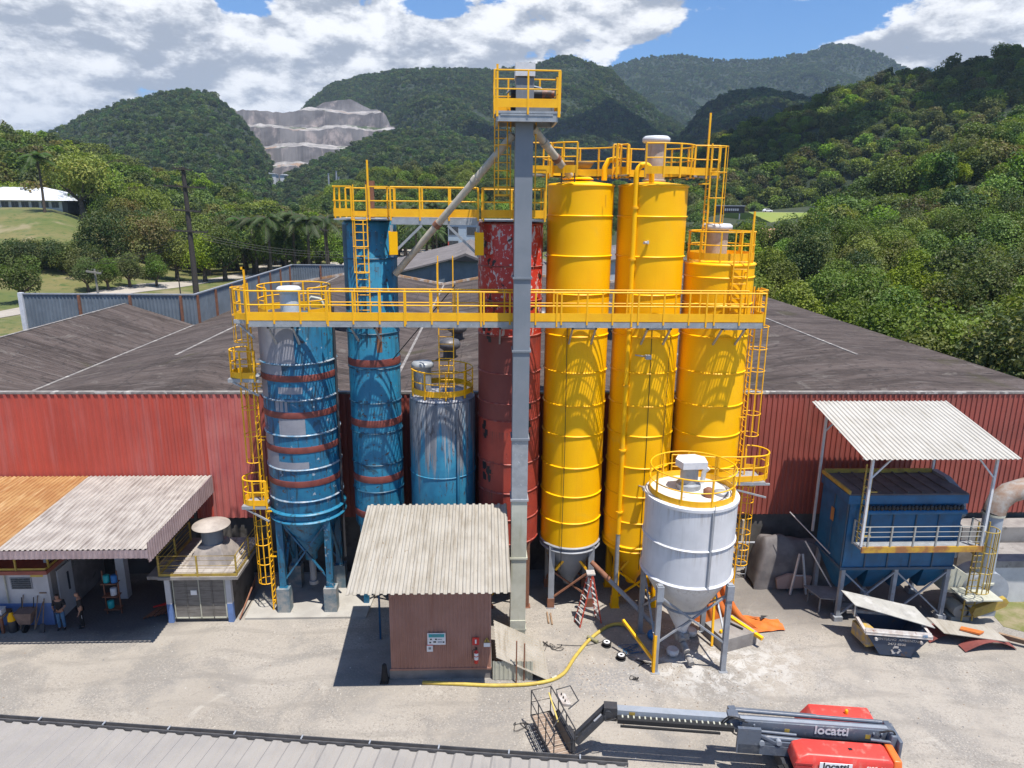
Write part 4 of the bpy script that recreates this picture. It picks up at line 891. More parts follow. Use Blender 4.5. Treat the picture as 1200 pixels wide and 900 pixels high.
# ---- E, F, G: yellow silos
def yellow(c, r, z0, z1, lb, ribs, legm, hopm, bracem, legr):
    s = T('silo', lb, 'silo', (c[0], c[1], 0)); mb = MB(); mb.lathe([(r, z0), (r, z1-.16), (r+.05, z1-.14), (r+.05, z1-.09), (r-.02, z1-.05), (.01, z1+.12)], (*c, 0), 60); P(s, 'shell', mb, YEL)
    rings(s, c, r, ribs, YEL, .042, 'stiffening_rib')
    rings(s, c, r, (z0, z0-.22), legm if legm is not YEL else YEL, .06, 'ring_beam')
    mb = MB(); mb.lathe([(r, z0), (r-.03, z0-.3), (.3, max(1.0, z0-2.4)), (.26, max(.8, z0-2.7))], (*c, 0), 44); P(s, 'hopper', mb, hopm)
    ps = legs4(s, c, legr, 0, z0-.05, .27, legm, 45, (.45, 1.9), bracem, .5, RUST if legm is not YEL else YEL)
    for i in range(4):
        a, b_ = ps[i], ps[(i+1) % 4]; m_ = (a+b_)/2
        for q in (a, b_):
            mb = MB(); mb.bar((q.x*.8+m_.x*.2, q.y*.8+m_.y*.2, 1.95), (q.x*.15+m_.x*.85, q.y*.15+m_.y*.85, z0-.5), .14, .1); P(s, 'knee_brace', mb, YELR)
    return s
E_ = (4.13, 31.0); F_ = (7.24, 31.0); G_ = (10.37, 31.0)
sE = yellow(E_, 1.40, 3.25, 19.6, 'tall yellow silo nearest the elevator, on grey legs', (18.25, 16.6, 15.0, 13.2, 11.6, 10.1, 8.7, 7.2, 5.8, 4.5), STEEL, GREYP, RUST, 1.32)
mb = MB(); mb.tube((5.0, 31.0-1.30, 18.6), (5.0, 31.0-1.30, 19.1), .02); P(sE, 'hook', mb, YELR)
sF = yellow(F_, 1.46, 3.25, 19.6, 'tall yellow silo with a fill pipe running up its front', (18.25, 16.6, 15.0, 13.2, 11.6, 10.1, 8.7, 7.2, 5.8, 4.5), YEL, YEL, YEL, 1.36)
for s_, c_, dx in ((sE, E_, -.55), (sF, F_, -.02)):
    mb = MB(); yy_ = c_[1]-sqrt(1.46**2-dx*dx)-.02; mb.ptube([(c_[0]+dx, yy_, 2.2), (c_[0]+dx+.03, yy_, 8), (c_[0]+dx-.02, yy_, 13.6), (c_[0]+dx, yy_-.02, 14)], .014, 5); mb.ptube([(c_[0]+dx+.8, yy_+.12, 13.6), (c_[0]+dx+.55, yy_+.03, 9.0), (c_[0]+dx+.35, yy_, 5.0)], .010, 5) if s_ is sE else None; P(s_, 'cable', mb, BLK)
sG = yellow(G_, 1.50, 3.25, 16.4, 'shorter yellow silo at the end of the row behind the white silo', (15.75, 14.6, 13.2, 11.6, 10.1, 8.7, 7.2, 5.8, 4.5), YEL, YEL, YEL, 1.4)
mb = MB(); xp, yp = F_[0]-1.0, F_[1]-1.18
mb.ptube([(xp, yp, 3.9), (xp, yp, 19.6)]+[(xp+.32-.32*cos(R(a)), yp+.05*(a/180), 19.9+.42*sin(R(a))) for a in range(0, 181, 20)]+[(xp+.66, yp+.1, 19.62)], .115, 12); t = single('fill_pipe', mb, YEL, 'yellow fill pipe with a bent top on the front of the yellow silo', 'pipe')
mb = MB(); mb.tube((xp, yp, 1.2), (xp, yp, 4.0), .10, n=10); P(t, 'lower_pipe', mb, STEEL)
mb = MB()
for z in (5, 8, 11, 13.5, 16.5, 18.6): mb.lathe([(.135, -.04), (.165, -.04), (.165, .04), (.135, .04)], (xp, yp, z), 12); mb.box((xp-.03, yp, z-.03), (xp+.25, yp+.3, z+.03))
P(t, 'pipe_clip', mb, YELR)
mb = MB(); mb.bar((6.55, 29.62, 12.42), (6.95, 29.30, 12.42), .05, .05); mb.box((6.9, 29.12, 12.33), (7.14, 29.34, 12.50)); single('floodlight', mb, GALV, 'small floodlight on the pipe of the yellow silo, above mid height', 'lamp', 'floodlights on the yellow silo')
mb = MB(); mb.bar((7.0, 29.62, 6.38), (7.15, 29.2, 6.45), .05, .05); mb.box((7.1, 29.05, 6.34), (7.4, 29.28, 6.5)); single('floodlight', mb, GALV, 'small floodlight low on the yellow silo beside the white silo', 'lamp', 'floodlights on the yellow silo')
mb = MB(); mb.box((6.76, 29.5, 17.15), (6.84, 29.62, 17.28)); mb.tube((6.75, 29.55, 17.2), (6.62, 29.45, 17.2), .06); single('level_sensor', mb, ALU, 'small silver sensor high on the piped yellow silo', 'sensor')
filter_vent((7.3, 31.2), 19.7, .44, 1.62, 'beige filter vent with white cap on the piped yellow silo')
filter_vent((10.2, 31.2), 16.5, .50, 1.25, 'beige filter vent with white cap on the shorter yellow silo')
railing(sG, arc((*G_, 16.45), 1.42, 0, 360, 32)[:-1], True, .9, 1.2, .30)

mb = MB(); mb.ptube([(8.05, 29.66, 13.3), (8.02, 29.66, 9.0), (7.85, 29.62, 4.0)], .012, 5); P(sF, 'cable', mb, BLK)
# ------------------------------------------------------------------ walkways
WK = 14.05
wk = T('walkway', 'long yellow railed walkway running across the front of all the silos', 'walkway', (1, 28.6, 13.8))
x0, x1, y0, y1 = -9.45, 11.55, 28.35, 29.25
mb = MB()
for i in range(175): mb.box((x0+.05+i*.12, y0+.06, WK-.04), (x0+.08+i*.12, y1-.06, WK))
for i in range(1, 5): mb.box((x0, y0+i*.18-.01, WK-.045), (x1, y0+i*.18+.01, WK-.008))
P(wk, 'deck', mb, GALV)
mb = MB()
for y in (y0, y1-.06): mb.box((x0, y, WK-.24), (x1, y+.06, WK-.005))
for i in range(22): mb.box((x0+.2+i*.98, y0+.06, WK-.22), (x0+.28+i*.98, y1-.06, WK-.06))
P(wk, 'channel', mb, GALV)
railing(wk, [(x0, y0, WK), (x1, y0, WK)], False, 1.025, 1.2, .34, r=.036)
railing(wk, [(-6.35, y1, WK), (x1-.4, y1, WK)], False, 1.025, 1.2, .2, r=.032)
railing(wk, [(x1, y0, WK), (x1, y1+.2, WK)], False, .6, 1.2, .34)
dp = MB().box((-.033, -.033, -.2), (.033, .033, 1.2)).mesh('post', YELR)
for i in range(1, 7): PI_(wk, 'post', dp, (x0+i*3.075+.11, y0, WK))
for c, r in ((A, ra), (B, rb), (D, rdd), (E_, 1.4), (F_, 1.46), (G_, 1.5)):
    for dx in (-.48, .48):
        ys = c[1]-sqrt(r*r-dx*dx); mb = MB(); mb.box((c[0]+dx-.04, y0+.1, WK-.32), (c[0]+dx+.04, ys, WK-.24)); mb.bar((c[0]+dx, y0+.2, WK-.3), (c[0]+dx, ys, WK-1.15), .07, .07)
        if dx < 0: mb.box((c[0]-.52, y0+.1, WK-.32), (c[0]+.52, y0+.18, WK-.245))
        P(wk, 'bracket', mb, GALV)
# landing and ladders at the patched blue silo
LX, LY = -9.98, 30.15
def landing(name, lb, x0, x1, y0, y1, z, rail_pts, toe=.26, group='small ladder landings'):
    t = T(name, lb, 'platform', ((x0+x1)/2, (y0+y1)/2, z), group); mb = MB(); mb.box((x0, y0, z-.06), (x1, y1, z)); P(t, 'deck', mb, GALV)
    mb = MB(); mb.bar((x0+.1, y0+.06, z-.1), (x1+.1, y0+.06, z-.75), .07); mb.bar((x0+.1, y1-.06, z-.1), (x1+.1, y1-.06, z-.75), .07); mb.box((x0, y0, z-.15), (x1+.2, y0+.07, z-.06)); mb.box((x0, y1-.07, z-.15), (x1+.2, y1, z-.06)); P(t, 'bracket', mb, GALV)
    railing(t, [(p[0], p[1], z) for p in rail_pts], False, .6, 1.2, toe); return t
landing('ladder_landing', 'small top landing where the caged ladder meets the long walkway', -10.1, -9.45, 28.6, 30.2, WK, [(-9.5, 28.4), (-10.05, 28.7), (-10.1, 29.5)])
lp = [(-9.75, 29.55)]+[(-10.35+.55*cos(R(a)), 30.1+.55*sin(R(a))) for a in range(-90, -271, -20)]
landing('ladder_landing', 'rounded rest landing half way up the left ladder of the patched silo', -10.9, -9.75, 29.55, 30.65, 11.35, lp)
landing('ladder_landing', 'lower rest landing on the left ladder, above the flat roofed hut', -10.8, -9.75, 29.55, 30.65, 5.5, [(p[0]+.08, p[1]) for p in lp])
ladder('caged_ladder', 'lowest caged yellow ladder rising from the concrete pad', LX+.12, LY, .1, 5.6, 180, [(1.5, 5.4)], .46, 1.0, hoop_sp=1.0, bars=6)
ladder('caged_ladder', 'middle caged yellow ladder between the two landings beside the patched silo', LX-.05, LY+.15, 5.5, 11.4, 180, [(7.4, 11.1)], .46, 1.0, hoop_sp=1.2)
ladder('caged_ladder', 'upper caged yellow ladder from the rounded landing to the walkway', LX-.02, LY-.1, 11.35, 14.1, 180, [(12.9, 15.2)], .46, 1.25, hoop_sp=1.15, bars=6)
mb = MB(); mb.box((-10.02, 29.9, 14.0), (-9.95, 29.97, 16.05)); mb.box((-10.1, 29.9, 15.95), (-9.95, 29.97, 16.05)); single('mast', mb, YELR, 'short yellow mast at the walkway end beside the patched silo', 'mast', 'yellow masts')
# B ladder, top platforms
ladder('caged_ladder', 'yellow ladder up the front of the slim blue silo from the walkway', -5.03, 29.72, WK, 18.2, 270, [(15.9, 18.0)], .52, 1.2, hoop_sp=1.05, bars=4, cr=.30)
mb = MB(); mb.box((-4.72, 29.7, 18.2), (-4.65, 29.77, 20.35)); single('mast', mb, YELR, 'yellow mast on the top platform of the slim blue silo', 'mast', 'yellow masts')
uw = T('walkway', 'upper yellow walkway linking the slim blue silo and the red silo tops', 'walkway', (-2, 30, 18.1)); Z1 = 18.12
mb = MB(); mb.box((-3.75, 29.8, Z1-.05), (-.3, 30.9, Z1)); P(uw, 'deck', mb, GALV)
mb = MB(); mb.box((-3.8, 29.74, Z1-.28), (-.22, 29.8, Z1-.01)); mb.box((-3.8, 30.9, Z1-.28), (-.22, 30.96, Z1-.01)); P(uw, 'channel', mb, GALV)
for sx, xe in ((-1, -3.8), (1, -.24)):
    mb = MB(); mb.bar((xe-sx*.0, 29.8, Z1-.3), (xe, 29.8, Z1-1.6), .12, .10); mb.bar((xe, 29.8, Z1-1.5), (xe-sx*1.25, 29.8, Z1-.3), .11, .10); P(uw, 'bracket', mb, GALV)
railing(uw, [(-3.8, 29.74, Z1), (-.24, 29.74, Z1)], False, 1.18, 1.2, .32); railing(uw, [(-3.8, 30.96, Z1), (-.24, 30.96, Z1)], False, 1.18, 1.2, .2)
for cx, cy, r0_, x_a, x_b in ((B[0], B[1], 1.18, -6.12, -3.95), (D[0], D[1], 1.42, -.08, 2.55)):
    pl = T('platform', 'railed top platform of the %s' % ('slim blue silo' if cx < 0 else 'red silo'), 'platform', (cx, cy, Z1)); mb = MB(); mb.box((x_a, cy-1.45, Z1-.12), (x_b, cy+1.3, Z1-.06)); P(pl, 'deck', mb, GALV)
    f0 = cy-1.5
    railing(pl, [(x_a, f0+1.2, Z1), (x_a, f0, Z1), (x_b, f0, Z1), (x_b, f0+1.2, Z1)] if cx > 0 else [(x_a, f0+1.4, Z1), (x_a, f0+.1, Z1), (x_a+.75, f0, Z1)], False, 1.15, 1.2, .32)
    if cx < 0: railing(pl, [(-4.65, f0, Z1), (x_b, f0, Z1), (x_b, f0+1.2, Z1)], False, 1.0, 1.2, .32)
    railing(pl, [(x_a, cy+1.3, Z1), (x_b, cy+1.3, Z1)], False, 1.15, 1.2, .2)
for x, lb in ((-3.72, 'yellow box fixed beside the slim blue silo under the upper walkway'), (-.18, 'yellow box fixed beside the red silo under the upper walkway')):
    mb = MB(); mb.box((x-.17, 29.66, 16.62), (x+.17, 29.73, 17.55)); mb.box((x-.2, 29.73, 16.6), (x-.12, 29.95, 17.57)); single('counterweight_box', mb, [YEL], lb, 'box', 'yellow boxes under the upper walkway')
mb = MB(); mb.box((-5.0, 31.3, 18.0), (-4.72, 31.6, 19.4)); mb.tube((-4.86, 31.45, 19.4), (-4.86, 31.45, 19.6), .2); single('vent_stack', mb, RUST, 'rusty vent stack on top of the slim blue silo', 'vent')
# short ladder to the short silo
ladder('ladder', 'yellow ladder hanging from the walkway down to the short blue silo', -1.6, 29.55, 10.45, 14.2, 270, [], .62, 2.4)
mb = MB(); mb.box((-1.95, 29.3, 14.0), (-1.88, 29.37, 16.3)); single('mast', mb, YELR, 'yellow mast rising from the walkway above the short blue silo', 'mast', 'yellow masts')
mb = MB(); mb.tube((-1.2, 29.5, 15.4), (-3.9, 29.6, 12.2), .025, n=6); single('cable', mb, BLK, 'dark slanted cable behind the walkway above the short blue silo', 'cable')
# E and F top platforms
Z2 = 19.92
pe = T('platform', 'round railed top platform of the yellow silo nearest the elevator', 'platform', (*E_, Z2)); mb = MB(); mb.lathe([(1.3, 0), (1.75, 0), (1.75, .06), (1.3, .06)], (*E_, Z2-.06), 40, 0, R(20), R(180)); mb.box((1.75, 30.3, Z2-.06), (2.8, 31.5, Z2)); P(pe, 'deck', mb, GALV)
railing(pe, arc((*E_, Z2), 1.62, 215, 330, 14)[:6]+[], False, .7, 1.2, .3); railing(pe, arc((*E_, Z2), 1.62, 205, -35, 26), False, .9, 1.2, .3)
railing(pe, [(1.75, 30.1, Z2), (2.75, 30.0, Z2)], False, .9, 1.2, .3)
pf = T('platform', 'round railed top platform of the piped yellow silo', 'platform', (*F_, Z2)); mb = MB(); mb.lathe([(1.35, 0), (1.8, 0), (1.8, .06), (1.35, .06)], (*F_, Z2-.06), 40, 0, R(-40), R(220)); mb.box((5.2, 30.4, Z2-.06), (6.0, 31.5, Z2)); P(pf, 'deck', mb, GALV)
railing(pf, arc((*F_, Z2), 1.66, 245, 345, 12), False, .75, 1.2, .3); railing(pf, arc((*F_, Z2), 1.66, 215, -15, 26), False, .9, 1.2, .3); railing(pf, [(5.35, 30.35, Z2), (6.0, 30.35, Z2)], False, .35, 1.2, .3); railing(pf, [(8.75, 30.3, Z2), (9.8, 30.3, Z2)], False, .5, 1.2, .3)
mb = MB(); mb.box((9.0, 30.35, Z2-.06), (9.9, 31.2, Z2)); P(pf, 'deck', mb, GALV)
ladder('caged_ladder', 'caged yellow ladder dropping from the upper platform to the shorter yellow silo', 9.42, 30.45, 16.6, 20.1, 0, [(18.0, 21.1)], .5, 1.1, hoop_sp=1.0, bars=6, cr=.42)
mb = MB(); mb.box((9.25, 30.3, 20.0), (9.32, 30.37, 22.4)); single('mast', mb, YELR, 'yellow mast at the highest platform above the shorter yellow silo', 'mast', 'yellow masts')
mb = MB(); mb.lathe([(.62, 0), (.68, .04), (.5, .14), (.02, .2)], (4.0, 31.1, 19.72), 28); t = single('hatch', mb, YEL, 'round manhole cover on the yellow silo nearest the elevator', 'hatch'); mb = MB(); mb.lathe([(.5, 0), (.64, .2), (.62, .25), (.01, .27)], (4.0, 31.0, 20.2), 28); P(t, 'cover', mb, mat('brown_cover', (.25, .15, .06), None, rough=.6))
mb = MB(); mb.ptube([(5.05, 30.6, 19.7), (5.05, 30.6, 20.2), (5.2, 30.6, 20.5), (5.5, 30.6, 20.55)], .12, 12); single('bent_pipe', mb, YEL, 'bent yellow pipe stub on the yellow silo nearest the elevator', 'pipe')
mb = MB(); mb.box((11.25, 29.75, 16.4), (11.32, 29.82, 18.5)); single('mast', mb, YELR, 'yellow mast beside the railing of the shorter yellow silo', 'mast', 'yellow masts')
# G ladders
ladder('ladder', 'wide yellow ladder from the walkway to the shorter yellow silo top', 10.75, 29.38, WK, 16.5, 270, [], .62, 1.25)
ladder('caged_ladder', 'upper caged yellow ladder below the walkway end on the right hand silo', 11.86, 30.3, 6.9, 14.1, 0, [(8.6, 13.6)], .46, 1.2, hoop_sp=.95, bars=5, cr=.40)
ladder('caged_ladder', 'lower caged yellow ladder between the white silo and the red wall', 11.95, 30.15, .9, 7.0, 0, [(2.2, 6.2)], .46, 1.0, hoop_sp=.8, bars=4, cr=.36)
lp2 = [(11.4, 29.0), (12.3, 29.1)]+[(12.2+.75*cos(R(a)), 29.85+.75*sin(R(a))) for a in range(-70, 91, 20)]
t = landing('ladder_landing', 'grey decked landing on the shorter yellow silo behind the white silo', 10.2, 12.6, 29.0, 30.4, 6.75, lp2); railing(t, [(8.4, 29.35, 6.75), (10.2, 29.0, 6.75), (11.4, 29.0, 6.75)], False, .9, 1.2, .26)
mb = MB(); mb.box((8.4, 29.3, 6.69), (10.2, 29.8, 6.74)); P(t, 'deck', mb, GALV)
railing(wk, [(11.6, 29.3, WK), (12.1, 29.6, WK), (12.1, 30.4, WK)], False, .6, 1.2, .2)

# ------------------------------------------------------------------ bucket elevator tower
LGX, LGY, LW = 1.50, 27.95, .66
el = T('elevator_tower', 'tall grey bucket elevator casing with railed yellow head platform', 'conveyor tower', (LGX, LGY, 0))
segs = [(23.2, 15.9, GREYP), (15.9, 13.0, GREYP), (13.0, 9.3, GREYP), (9.3, 6.6, GALV), (6.6, 3.9, CREAM), (3.9, .45, CREAM)]
for (zt, zb_, m_) in segs:
    mb = MB(); mb.box((LGX-LW/2, LGY-.42, zb_+.04), (LGX+LW/2, LGY+.42, zt-.04)); P(el, 'casing', mb, m_)
    mb = MB(); mb.box((LGX-LW/2-.05, LGY-.47, zb_-.04), (LGX+LW/2+.05, LGY+.47, zb_+.04)); P(el, 'flange', mb, m_)
mb = MB(); mb.prism([(LGX-.34, .0), (LGX+.34, .0), (LGX+.34, .9), (LGX-.34, .9)], 1, LGY-.46, LGY+.5); P(el, 'boot', mb, CREAM)
mb = MB(); mb.box((LGX-.36, LGY-.5, 23.2), (LGX+.36, LGY+.5, 23.65)); P(el, 'head_hood', mb, CAPW)
ZP = 21.95
mb = MB(); mb.box((.38, 27.0, ZP-.08), (2.78, 28.9, ZP)); P(el, 'platform_deck', mb, GALV)
mb = MB(); mb.box((.45, 27.02, ZP-.36), (2.68, 27.1, ZP-.085)); mb.box((.45, 28.8, ZP-.36), (2.68, 28.88, ZP-.085)); mb.box((.45, 27.1, ZP-.36), (.53, 28.8, ZP-.09)); mb.box((2.6, 27.1, ZP-.36), (2.68, 28.8, ZP-.09)); mb.box((.6, 27.0, ZP-.16), (2.5, 27.02, ZP-.1)); P(el, 'platform_frame', mb, GALV)
railing(el, [(.38, 27.0, ZP), (2.74, 27.0, ZP), (2.74, 28.86, ZP), (.38, 28.86, ZP), (.38, 27.0, ZP)], False, 1.16, 1.36, .30, toe_z=.12)
mb = MB(); mb.box((.44, 26.98, ZP-.2), (.52, 27.06, ZP+1.55)); P(el, 'corner_post', mb, YELR); mb = MB(); mb.box((2.66, 26.98, ZP-.2), (2.76, 27.06, ZP+1.36)); P(el, 'corner_post', mb, YELR)
mb = MB(); mb.tube((1.0, 28.0, ZP+.72), (1.2, 28.0, ZP+.72), .2, n=14); mb.box((1.0, 27.9, ZP), (1.2, 28.1, ZP+.6)); P(el, 'bearing', mb, BLK)
mb = MB(); mb.tube((1.85, 28.0, ZP+.7), (2.15, 28.0, ZP+.7), .2, n=14); P(el, 'gearbox', mb, BLK)
mb = MB(); mb.tube((2.15, 28.0, ZP+.72), (2.5, 28.0, ZP+.72), .17, n=14); mb.tube((2.5, 28.0, ZP+.72), (2.62, 28.0, ZP+.72), .13, n=12); P(el, 'motor', mb, mat('dark_orange_motor', (.28, .08, .03), (.06, .04, .03), 5, .6, .5))
mb = MB(); mb.box((1.85, 27.75, ZP+.1), (2.6, 28.25, ZP+.5)); mb.ptube([(1.84, 28.2, ZP+1.0), (2.1, 28.2, ZP+.95), (2.35, 28.2, ZP+.75)], .05); mb.ptube([(1.1, 28.2, ZP+1.0), (.85, 28.2, ZP+.75)], .04); P(el, 'motor_mount', mb, GREYP)
ladder('tower_ladder', 'yellow ladder climbing behind the elevator casing to its head platform', .72, 28.62, 18.2, 22.1, 270, [(19.0, 21.8)], .62, .6, hoop_sp=.9, bars=4, cr=.30)
mb = MB(); mb.bar((1.98, 28.3, 18.2), (1.98, 28.3, 21.7), .05, .05); mb.bar((2.45, 28.6, 18.2), (2.45, 28.6, 20.0), .05, .05); mb.box((1.98, 28.3, 19.95), (2.45, 28.6, 20.0)); single('cable_riser', mb, YELR, 'thin yellow riser frame beside the elevator casing above the red silo', 'frame')
def pipe_thing(pts, r, lb, m=PIPE):
    mb = MB(); mb.ptube(pts, r, 14); t = single('chute_pipe', mb, m, lb, 'pipe', 'chute pipes from the elevator head'); a, b_ = Vector(pts[0]), Vector(pts[-1])
    for f in (.3, .62):
        p = a.lerp(b_, f); d = (b_-a).normalized(); mb = MB(); mb.tube(p-d*.1, p+d*.1, r*1.22, n=14); P(t, 'coupling', mb, RUST if f > .5 else m)
    return t
pipe_thing([(1.12, 28.25, 21.25), (-3.78, 30.5, 15.75)], .145, 'long sloping chute pipe from the elevator head to the slim blue silo')
pipe_thing([(1.86, 28.25, 21.5), (3.55, 30.2, 19.85)], .15, 'short sloping chute pipe from the elevator head to the yellow silo')
mb = MB(); mb.tube((3.2, 30.2, 19.5), (3.2, 30.2, 20.5), .03); mb.tube((3.75, 30.2, 19.5), (3.75, 30.2, 20.6), .03); single('pipe_stay', mb, DKB, 'two dark stays holding the short chute pipe on the yellow silo', 'support')
# ------------------------------------------------------------------ text helper
def text(parent, name, s, size, loc, rot, m, ext=.004, align='CENTER'):
    cu = bpy.data.curves.new(name, 'FONT'); cu.body = s; cu.size = size; cu.extrude = ext; cu.offset = size*.022; cu.align_x = align; cu.align_y = 'CENTER'
    tmp = bpy.data.objects.new('tmp_text', cu); col.objects.link(tmp); dg = bpy.context.evaluated_depsgraph_get()
    me = bpy.data.meshes.new_from_object(tmp.evaluated_get(dg)); bpy.data.objects.remove(tmp); bpy.data.curves.remove(cu)
    me.materials.clear(); me.materials.append(m)
    o = bpy.data.objects.new(name, me); col.objects.link(o); o.parent = parent
    o.matrix_local = Matrix.Translation(Vector(loc)-ORIG[parent]) @ (rot if isinstance(rot, Matrix) else Matrix.Rotation(R(rot), 4, 'X')); return o

# ------------------------------------------------------------------ white silo
H = (8.48, 26.5); rh = 1.84
s = T('silo', 'squat white silo on four legs standing in front of the yellow silos', 'silo', (*H, 0))
mb = MB(); mb.lathe([(rh, 4.0), (rh, 7.25), (rh+.05, 7.27), (rh+.05, 7.38), (rh, 7.4)], (*H, 0), 60); P(s, 'shell', mb, WSILO)
mb = MB(); mb.lathe([(rh, 7.4), (rh*.6, 7.48), (.01, 7.56)], (*H, 0), 48); P(s, 'roof', mb, WTOP)
rings(s, H, rh, (5.62,), WSILO, .05, 'stiffening_rib'); rings(s, H, rh, (4.02,), mat('white_ring_beam', (.62, .63, .65), (.5, .5, .53), 4, .5, .45), .07, 'ring_beam')
mb = MB(); mb.lathe([(rh, 4.0), (.9, 2.35), (.86, 2.35), (.28, 1.2), (.25, .95)], (*H, 0), 44); P(s, 'hopper', mb, WSILO)
mb = MB(); mb.lathe([(.92, 2.3), (.98, 2.33), (.98, 2.4), (.94, 2.44)], (*H, 0), 40); P(s, 'hopper_flange', mb, STEEL)
mb = MB(); mb.bar((H[0]+.32, H[1]-rh-.02, 4.0), (H[0]+.32, H[1]-rh-.02, 7.3), .05, .05); mb.tube((H[0]+.37, H[1]-rh-.05, 3.9), (H[0]+.37, H[1]-rh-.05, 7.6), .014); P(s, 'seam_pipe', mb, STEEL)
lp_ = [(7.03, 24.9), (9.74, 25.35), (9.86, 28.0), (7.3, 27.95)]
lp_ = [(H[0]+1.42*sx+.0, H[1]+1.42*sy) for sx, sy in ((-1, -1), (1, -1), (1, 1), (-1, 1))]
for i, (x, y) in enumerate(lp_):
    mb = MB(); mb.box((x-.10, y-.10, 0), (x+.10, y+.10, 4.0)); mb.box((x-.18, y-.18, .0), (x+.18, y+.18, .03)); mb.box((x-.14, y-.14, 3.3), (x+.14, y+.14, 3.95)); lg = P(s, 'leg', mb, STEEL)
    if i == 0:
        mb = MB(); mb.box((x-.125, y-.125, .03), (x-.02, y+.10, 1.75)); mb.bar((x-.1, y, .55), (x-1.15, y+1.3, 1.6), .1, .1); P(lg, 'yellow_brace', mb, YELR)
    x2, y2 = lp_[(i+1) % 4]
    for q, (za, zb_) in enumerate(((1.3, 3.5), (3.5, 1.3))):
        mb = MB(); o_ = .05*(1-2*q); dx_ = o_ if abs(y2-y) > 1 else 0; dy_ = o_ if abs(x2-x) > 1 else 0
        mb.bar((x+dx_, y+dy_, za), (x2+dx_, y2+dy_, zb_), .07, .07); P(s, 'brace', mb, STEEL)
railing(s, arc((*H, 7.40), 1.70, 0, 360, 40)[:-1], True, 1.25, 1.12, .24, r=.03)
mb = MB(); mb.lathe([(.5, 0), (.5, .25), (.36, .3), (.36, 1.05)], (H[0]-.12, H[1]+.1, 7.48), 28); fv = T('filter_vent', 'pale grey filter vent with a wide flat cap on the white silo', 'silo vent', (H[0], H[1], 7.5), 'filter vents on the silos'); P(fv, 'filter_body', mb, GALV)
mb = MB(); mb.prism([(H[0]-.55, H[1]-.45), (H[0]+.45, H[1]-.38), (H[0]+.52, H[1]+.3), (H[0]+.2, H[1]+.62), (H[0]-.5, H[1]+.55), (H[0]-.72, H[1]+.1)], 2, 8.5, 8.78); P(fv, 'cap', mb, CAPW)
mb = MB(); mb.lathe([(.3, 0), (.3, .12), (.24, .16), (.01, .18)], (H[0]+1.05, H[1]-.5, 7.46), 20); single('hatch', mb, GALV, 'round lid on the white silo roof near the railing', 'hatch', 'fittings on the white silo roof'); mb = MB(); mb.lathe([(.2, 0), (.22, .3), (.1, .4), (.01, .42)], (H[0]+.45, H[1]-.75, 7.46), 16); single('valve', mb, RUST, 'rusty valve on the white silo roof, in front of the vent', 'valve')
mb = MB(); mb.ptube([(H[0]+.6, H[1]+.6, 7.5), (H[0]+.65, H[1]+.6, 8.0), (H[0]+.8, H[1]+.55, 8.2)], .1, 10); single('bent_pipe', mb, CAPW, 'white bent pipe on the white silo roof beside its vent', 'pipe')
mb = MB()
for i in range(3): mb.tube((H[0]-.1+i*.1, H[1]-.1-.4*i, .95-.3*i), (H[0]-.05+.1*i, H[1]-.5-.4*i, .6-.28*i+.2), .17-.02*i, n=12)
mb.box((H[0]-.3, H[1]-.3, .7), (H[0]+.3, H[1]+.3, 1.0)); single('screw_feeder', mb, mat('dusty_grey_metal', (.22, .21, .20), (.33, .31, .29), 5, .6, .8), 'dusty screw feeder hanging below the white silo hopper', 'machine')
mb = MB(); mb.ptube([(4.95, 29.3, 2.75), (7.75, 27.7, .35)], [.10, .12], 10); au = single('auger_tube', mb, STEEL, 'long sloping steel auger tube running from the yellow silos to the white silo', 'pipe'); mb = MB(); mb.ptube([(4.95, 29.3, 2.76), (5.75, 28.85, 2.07)], [.11, .125], 10); P(au, 'rusty_end', mb, RUST)

# ------------------------------------------------------------------ shed
sh = T('shed', 'small brown corrugated shed with a pale sloping sheet roof', 'shed', (-1.7, 26.5, 0))
mb = MB(); mb.box((-3.78, 24.86, 0), (.32, 28.3, .45)); P(sh, 'plinth', mb, CONC)
mb = MB(); mb.corr((-3.72, 24.84, .45), (4.0, 0, 0), (0, 0, 4.5), .155, .022); mb.corr((-3.70, 28.25, .45), (0, -3.41, 0), (0, 0, 4.5), .155, .022); mb.corr((.27, 24.84, .45), (0, 3.41, 0), (0, 0, 4.5), .155, .022); mb.box((-3.76, 24.80, .44), (.31, 24.845, .52)); P(sh, 'wall', mb, SHEDW)
mb = MB(); mb.box((-3.6, 24.95, .45), (.2, 28.2, 4.9)); P(sh, 'inner_wall', mb, CONCD)
mb = MB(); mb.corr((-5.04, 23.2, 4.80), (6.05, 0, 0), (0, 5.4, 1.14), .27, .065, nv=3); P(sh, 'roof', mb, SHEETW)
mb = MB()
for y in (23.7, 26.0, 28.2): mb.box((-4.95, y, 4.80+(y-23.2)*.211-.13), (.95, y+.06, 4.80+(y-23.2)*.211-.02))
mb.box((-4.6, 27.6, 0), (-4.52, 27.68, 5.4))
P(sh, 'roof_frame', mb, BLUED)
def sign(name, lb, x, y, z, w_, h_, m, group=None, cat='sign'):
    t = T(name, lb, cat, (x, y, z), group); mb = MB(); mb.box((x-w_/2, y-.02, z-h_/2), (x+w_/2, y, z+h_/2)); P(t, 'panel', mb, m); return t
SYY = 24.78
t = sign('notice_board', 'white notice board with teal header on the shed front', -1.88, SYY, 1.89, .72, .52, WHT)
mb = MB(); mb.box((-2.19, SYY-.03, 1.97), (-1.57, SYY-.02, 2.11)); P(t, 'header', mb, TEAL)
mb = MB()
